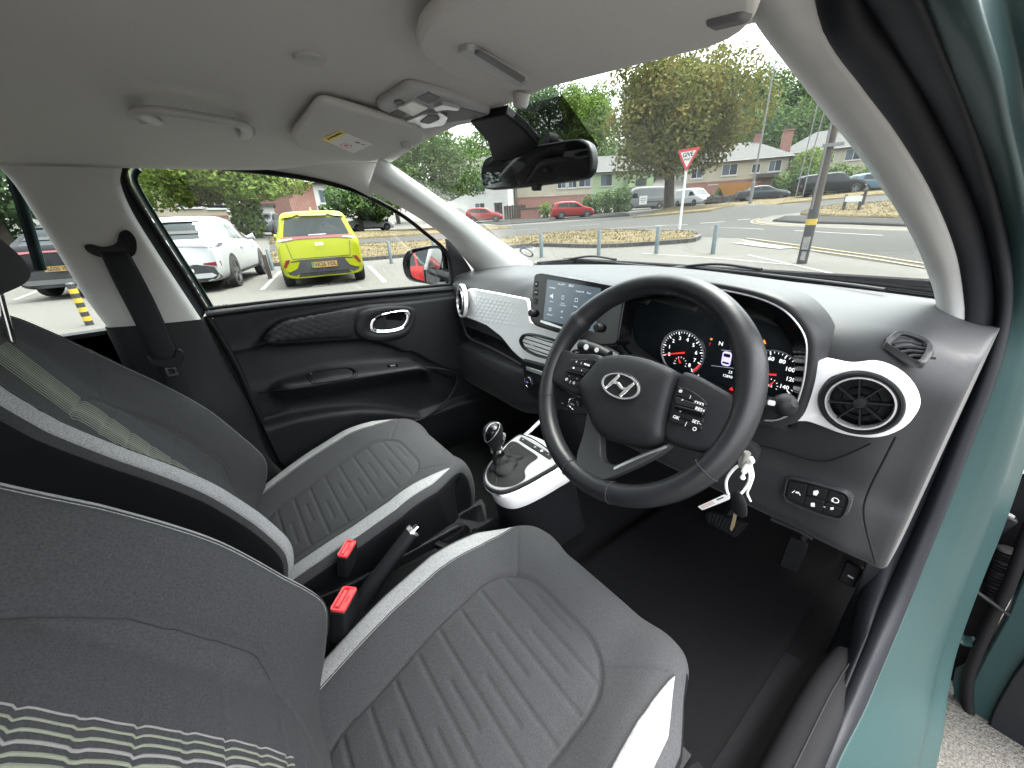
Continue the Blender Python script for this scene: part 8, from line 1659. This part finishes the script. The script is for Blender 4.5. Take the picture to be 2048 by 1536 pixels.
def leaves(rg, blobs, n, size, up=0.3):
    c = np.array([b[0] for b in blobs]); R = np.array([b[1] for b in blobs]); w = (R[:, 0]*R[:, 1]*R[:, 2])**(2/3); k = rg.choice(len(blobs), n, p=w/w.sum())
    d = rg.normal(size=(n, 3)); d /= np.linalg.norm(d, axis=1)[:, None]; r = rg.uniform(0.62, 1.06, n)**0.7; P = c[k]+d*R[k]*r[:, None]
    nrm = d*0.8+rg.normal(size=(n, 3))*0.55+np.array([0, 0, up]); nrm /= np.linalg.norm(nrm, axis=1)[:, None]; a = np.cross(nrm, rg.normal(size=(n, 3))); a /= np.linalg.norm(a, axis=1)[:, None]; b = np.cross(nrm, a); s = (size*rg.uniform(0.6, 1.35, n))[:, None]
    V = np.stack([P-a*s, P-b*s*0.55+nrm*s*0.12, P+a*s, P+b*s*0.55+nrm*s*0.12], 1).reshape(-1, 3); return V, [(4*i, 4*i+1, 4*i+2, 4*i+3) for i in range(n)]
def tree(name, label, base, H, crown, leaf, n, size, nb=26, seed=1, trunk=0.35, group=None, cat='tree', low=0.3):
    """crown: (rx, ry, rz, centre height)"""
    rg = np.random.default_rng(seed); base = np.asarray(base, float); t = thing(name, label, cat, base, group); rx, ry, rz, cz = crown; C0 = base+np.array([0, 0, cz]); blobs = []
    for i in range(nb):
        d = rg.normal(size=3); d /= np.linalg.norm(d); 
        if d[2] < -0.8: d[2] *= -0.5
        q = C0+d*np.array([rx, ry, rz])*rg.uniform(0.45, 0.82); s = rg.uniform(0.24, 0.40); blobs.append((q, np.array([rx, ry, rz*0.85])*s))
    blobs.append((C0, np.array([rx, ry, rz])*0.6)); V, F = leaves(rg, blobs, n, size); mk('crown', V, F, leaf, t, smooth=False)
    parts = [pipe(cr([base-np.array([0, 0, 0.3]), base+np.array([0.05*H*rg.normal()*0.3, 0.03*H*rg.normal()*0.3, cz*0.5]), C0], 8), np.linspace(trunk, trunk*0.45, 8), 10)]
    for b in blobs[:10]:
        a = base+np.array([0, 0, cz*rg.uniform(0.4, 0.8)]); parts.append(pipe(cr([a, (a+b[0])/2+np.array([0, 0, -0.1*rz]), b[0]], 6), np.linspace(trunk*0.4, trunk*0.08, 6), 6))
    V, F = merge(parts); mk('trunk', V, F, 'bark', t); return t
def gnd(u, v, D): P = DH(u, v, D); P[2] = float(hgt(P[0], P[1])); return P
tree('chestnut_tree', 'large rust tinged chestnut tree behind the give way sign', gnd(1338, 416, 42), 15, (6.5, 6.5, 6.3, 7.3), 'leaf_chestnut', 34000, 0.165, 60, 3, 0.5)
tree('maple_tree', 'broad green tree above the white and yellow cars', gnd(487, 472, 31), 8, (5.9, 5.0, 2.5, 3.5), 'leaf_bright', 22000, 0.125, 44, 5, 0.26)
tree('leafy_tree', 'green tree half hidden by the windscreen pillar, left of the mirror', gnd(875, 462, 38), 9, (5.0, 5.0, 3.8, 4.4), 'leaf_mid', 14000, 0.14, 30, 8, 0.3)
tree('bushy_tree', 'darker green bushy tree right of the gabled house', gnd(725, 466, 42), 6, (4.2, 4.2, 2.2, 2.4), 'leaf_mid', 5000, 0.2, 20, 9, 0.25)
tree('corner_tree', 'yellow green tree top in the rear corner of the passenger window', gnd(240, 478, 33), 9, (2.6, 2.6, 2.6, 4.2), 'leaf_light', 4500, 0.17, 18, 11, 0.3)
tree('shade_tree', 'dark tree seen through the left rear window', gnd(20, 492, 24), 9, (4.0, 4.0, 3.2, 3.0), 'leaf_dark', 12000, 0.12, 28, 12, 0.3)
tree('poplar_tree', 'tall light green tree between the mirror and the chestnut', gnd(1165, 430, 72), 16, (4.8, 4.8, 8.5, 9.5), 'leaf_light', 13000, 0.2, 28, 13, 0.4)
tree('garden_tree', 'dark leafy tree hidden behind the rear view mirror', gnd(1060, 436, 70), 9, (5.0, 5.0, 4.5, 5.5), 'leaf_mid', 3500, 0.3, 18, 14, 0.3)
k = 0
where = ('above the silver van', 'left of the chestnut crown', 'above the brick house chimney', 'behind the street lamp arm', 'behind the street lamp column', 'topmost right of the street lamp', 'above the pale house', 'highest beside the driver pillar', 'behind the telegraph pole', 'above the telegraph pole', 'rightmost at the pillar', 'behind the poplar', 'leftmost behind the white house', 'hidden behind the chestnut top', 'top left under the sun visor', 'against the sky left of the lamp', 'left of the mirror stalk', 'seen past the mirror mount', 'between the pillar and the mirror', 'behind the mirror, highest of its row')
for (u, v, D, r, h, m_) in ((1230, 345, 88, 8, 13, 'leaf_dark'), (1300, 300, 94, 9, 15, 'leaf_dark'), (1430, 330, 84, 8.5, 14, 'leaf_mid'), (1470, 215, 106, 9, 15, 'leaf_dark'), (1520, 315, 84, 9, 15, 'leaf_dark'), (1550, 210, 104, 9, 15, 'leaf_mid'), (1610, 300, 86, 9.5, 16, 'leaf_mid'), (1640, 215, 102, 9, 14, 'leaf_dark'), (1690, 310, 84, 9, 15, 'leaf_dark'), (1740, 260, 94, 9, 15, 'leaf_mid'), (1790, 320, 82, 9, 15, 'leaf_dark'), (1110, 340, 92, 9, 14, 'leaf_dark'), (1000, 370, 92, 9, 13, 'leaf_mid'), (1290, 215, 110, 9, 14, 'leaf_dark'), (1180, 250, 104, 9, 14, 'leaf_mid'), (1400, 215, 108, 9, 14, 'leaf_dark'), (1020, 280, 104, 9, 14, 'leaf_mid'), (1100, 230, 108, 9, 15, 'leaf_dark'), (930, 330, 100, 9, 13, 'leaf_mid'), (1060, 200, 118, 9, 15, 'leaf_mid')):
    P = DH(u, v, D); P[2] -= h*0.6; k += 1
    tree('woodland_tree', 'tall green tree of the wooded hill, '+where[k-1], P, h*1.3, (r, r, h*0.62, h*0.6), m_, 7000, 0.27, 22, 40+k, 0.4, 'trees of the wooded hill')
for q, (az, D, h) in enumerate(((6, 84, 15), (16, 88, 14), (26, 80, 14), (37, 84, 13), (50, 80, 13), (64, 84, 13))):
    P = CAM+np.array([math.sin(rad(az))*D, math.cos(rad(az))*D, 0]); P[2] = float(hgt(P[0], P[1])); k += 1
    tree('roadside_tree', 'green tree right of the driver pillar, %s along the rising road' % ('first', 'second', 'third', 'fourth', 'fifth', 'last')[q], P, h*1.3, (9, 9, h*0.6, h*0.6), 'leaf_mid' if q % 2 else 'leaf_dark', 4500, 0.32, 20, 80+q, 0.4, 'trees beside the rising road')
where2 = ('above the door mirror, behind the pillar', 'behind the brown tiled roof', 'left end of the brown tiled roof', 'behind the gabled house')
j = 0
for (u, v, D, h, m_, lab) in ((800, 330, 60, 6, 'leaf_mid', 0), (380, 360, 70, 7, 'leaf_dark', 0), (300, 340, 66, 6, 'leaf_mid', 0), (640, 350, 75, 6, 'leaf_mid', 0)):
    P = gnd(u, 460, D); k += 1; j += 1; tree('back_tree', 'green tree beyond the left hand roofs, '+where2[j-1], P, h*1.4, (6, 6, h*0.7, h), m_, 2200, 0.35, 14, 60+k, 0.3, 'trees above the left hand roofs')
def hedge(name, label, a, b, h, dep, m_, n, size, seed, cat='hedge'):
    rg = np.random.default_rng(seed); P, Q = DH(*a), DH(*b); P[2] = float(hgt(P[0], P[1])); Q[2] = float(hgt(Q[0], Q[1])); t = thing(name, label, cat, P); L = np.linalg.norm(Q-P); nb = max(2, int(L/(h*0.55))); blobs = []
    for i in range(nb+1):
        for z in (0.3, 0.68): blobs.append((P+(Q-P)*i/nb+np.array([0, 0, h*z+rg.normal()*0.05*h]), np.array([dep, dep, h*0.40])*rg.uniform(0.9, 1.1)))
    V, F = leaves(rg, blobs, n, size); mk('foliage', V, F, m_, t, smooth=False)
    V, F = merge([pipe([P+(Q-P)*(i+0.5)/nb-np.array([0, 0, 0.2]), P+(Q-P)*(i+0.5)/nb+np.array([0, 0, h*0.6])], [0.06, 0.02], 5) for i in range(nb)]); tag(mk('stem', V, F, 'bark', t), kind='stuff')
hedge('garden_hedge', 'clipped green hedge between the red SUV and silver van', (1178, 430, 51), (1246, 424, 51), 2.3, 0.9, 'leaf_mid', 3000, 0.14, 21)
hedge('garden_hedge', 'long green hedge behind the black pickup', (1560, 392, 58), (1745, 380, 60), 2.6, 1.1, 'leaf_mid', 5000, 0.17, 22)
hedge('round_bush', 'tall rounded bush rising from the hedge by the pale house', (1592, 385, 61), (1620, 383, 61), 4.4, 1.6, 'leaf_bright', 3000, 0.18, 23, 'bush')
hedge('front_bush', 'small green bush by the front door of the brick house', (1436, 402, 57), (1443, 402, 57), 1.7, 0.55, 'leaf_light', 700, 0.12, 24, 'bush')
hedge('rough_bush', 'pale bush beside the brick pier left of the red SUV', (1086, 440, 49), (1096, 440, 49), 1.5, 0.5, 'leaf_bright', 600, 0.12, 25, 'bush')
hedge('flower_bush', 'dark bush with pale blossom between the white and yellow cars', (500, 474, 28), (512, 474, 28), 2.4, 0.8, 'leaf_mid', 1500, 0.12, 26, 'bush')
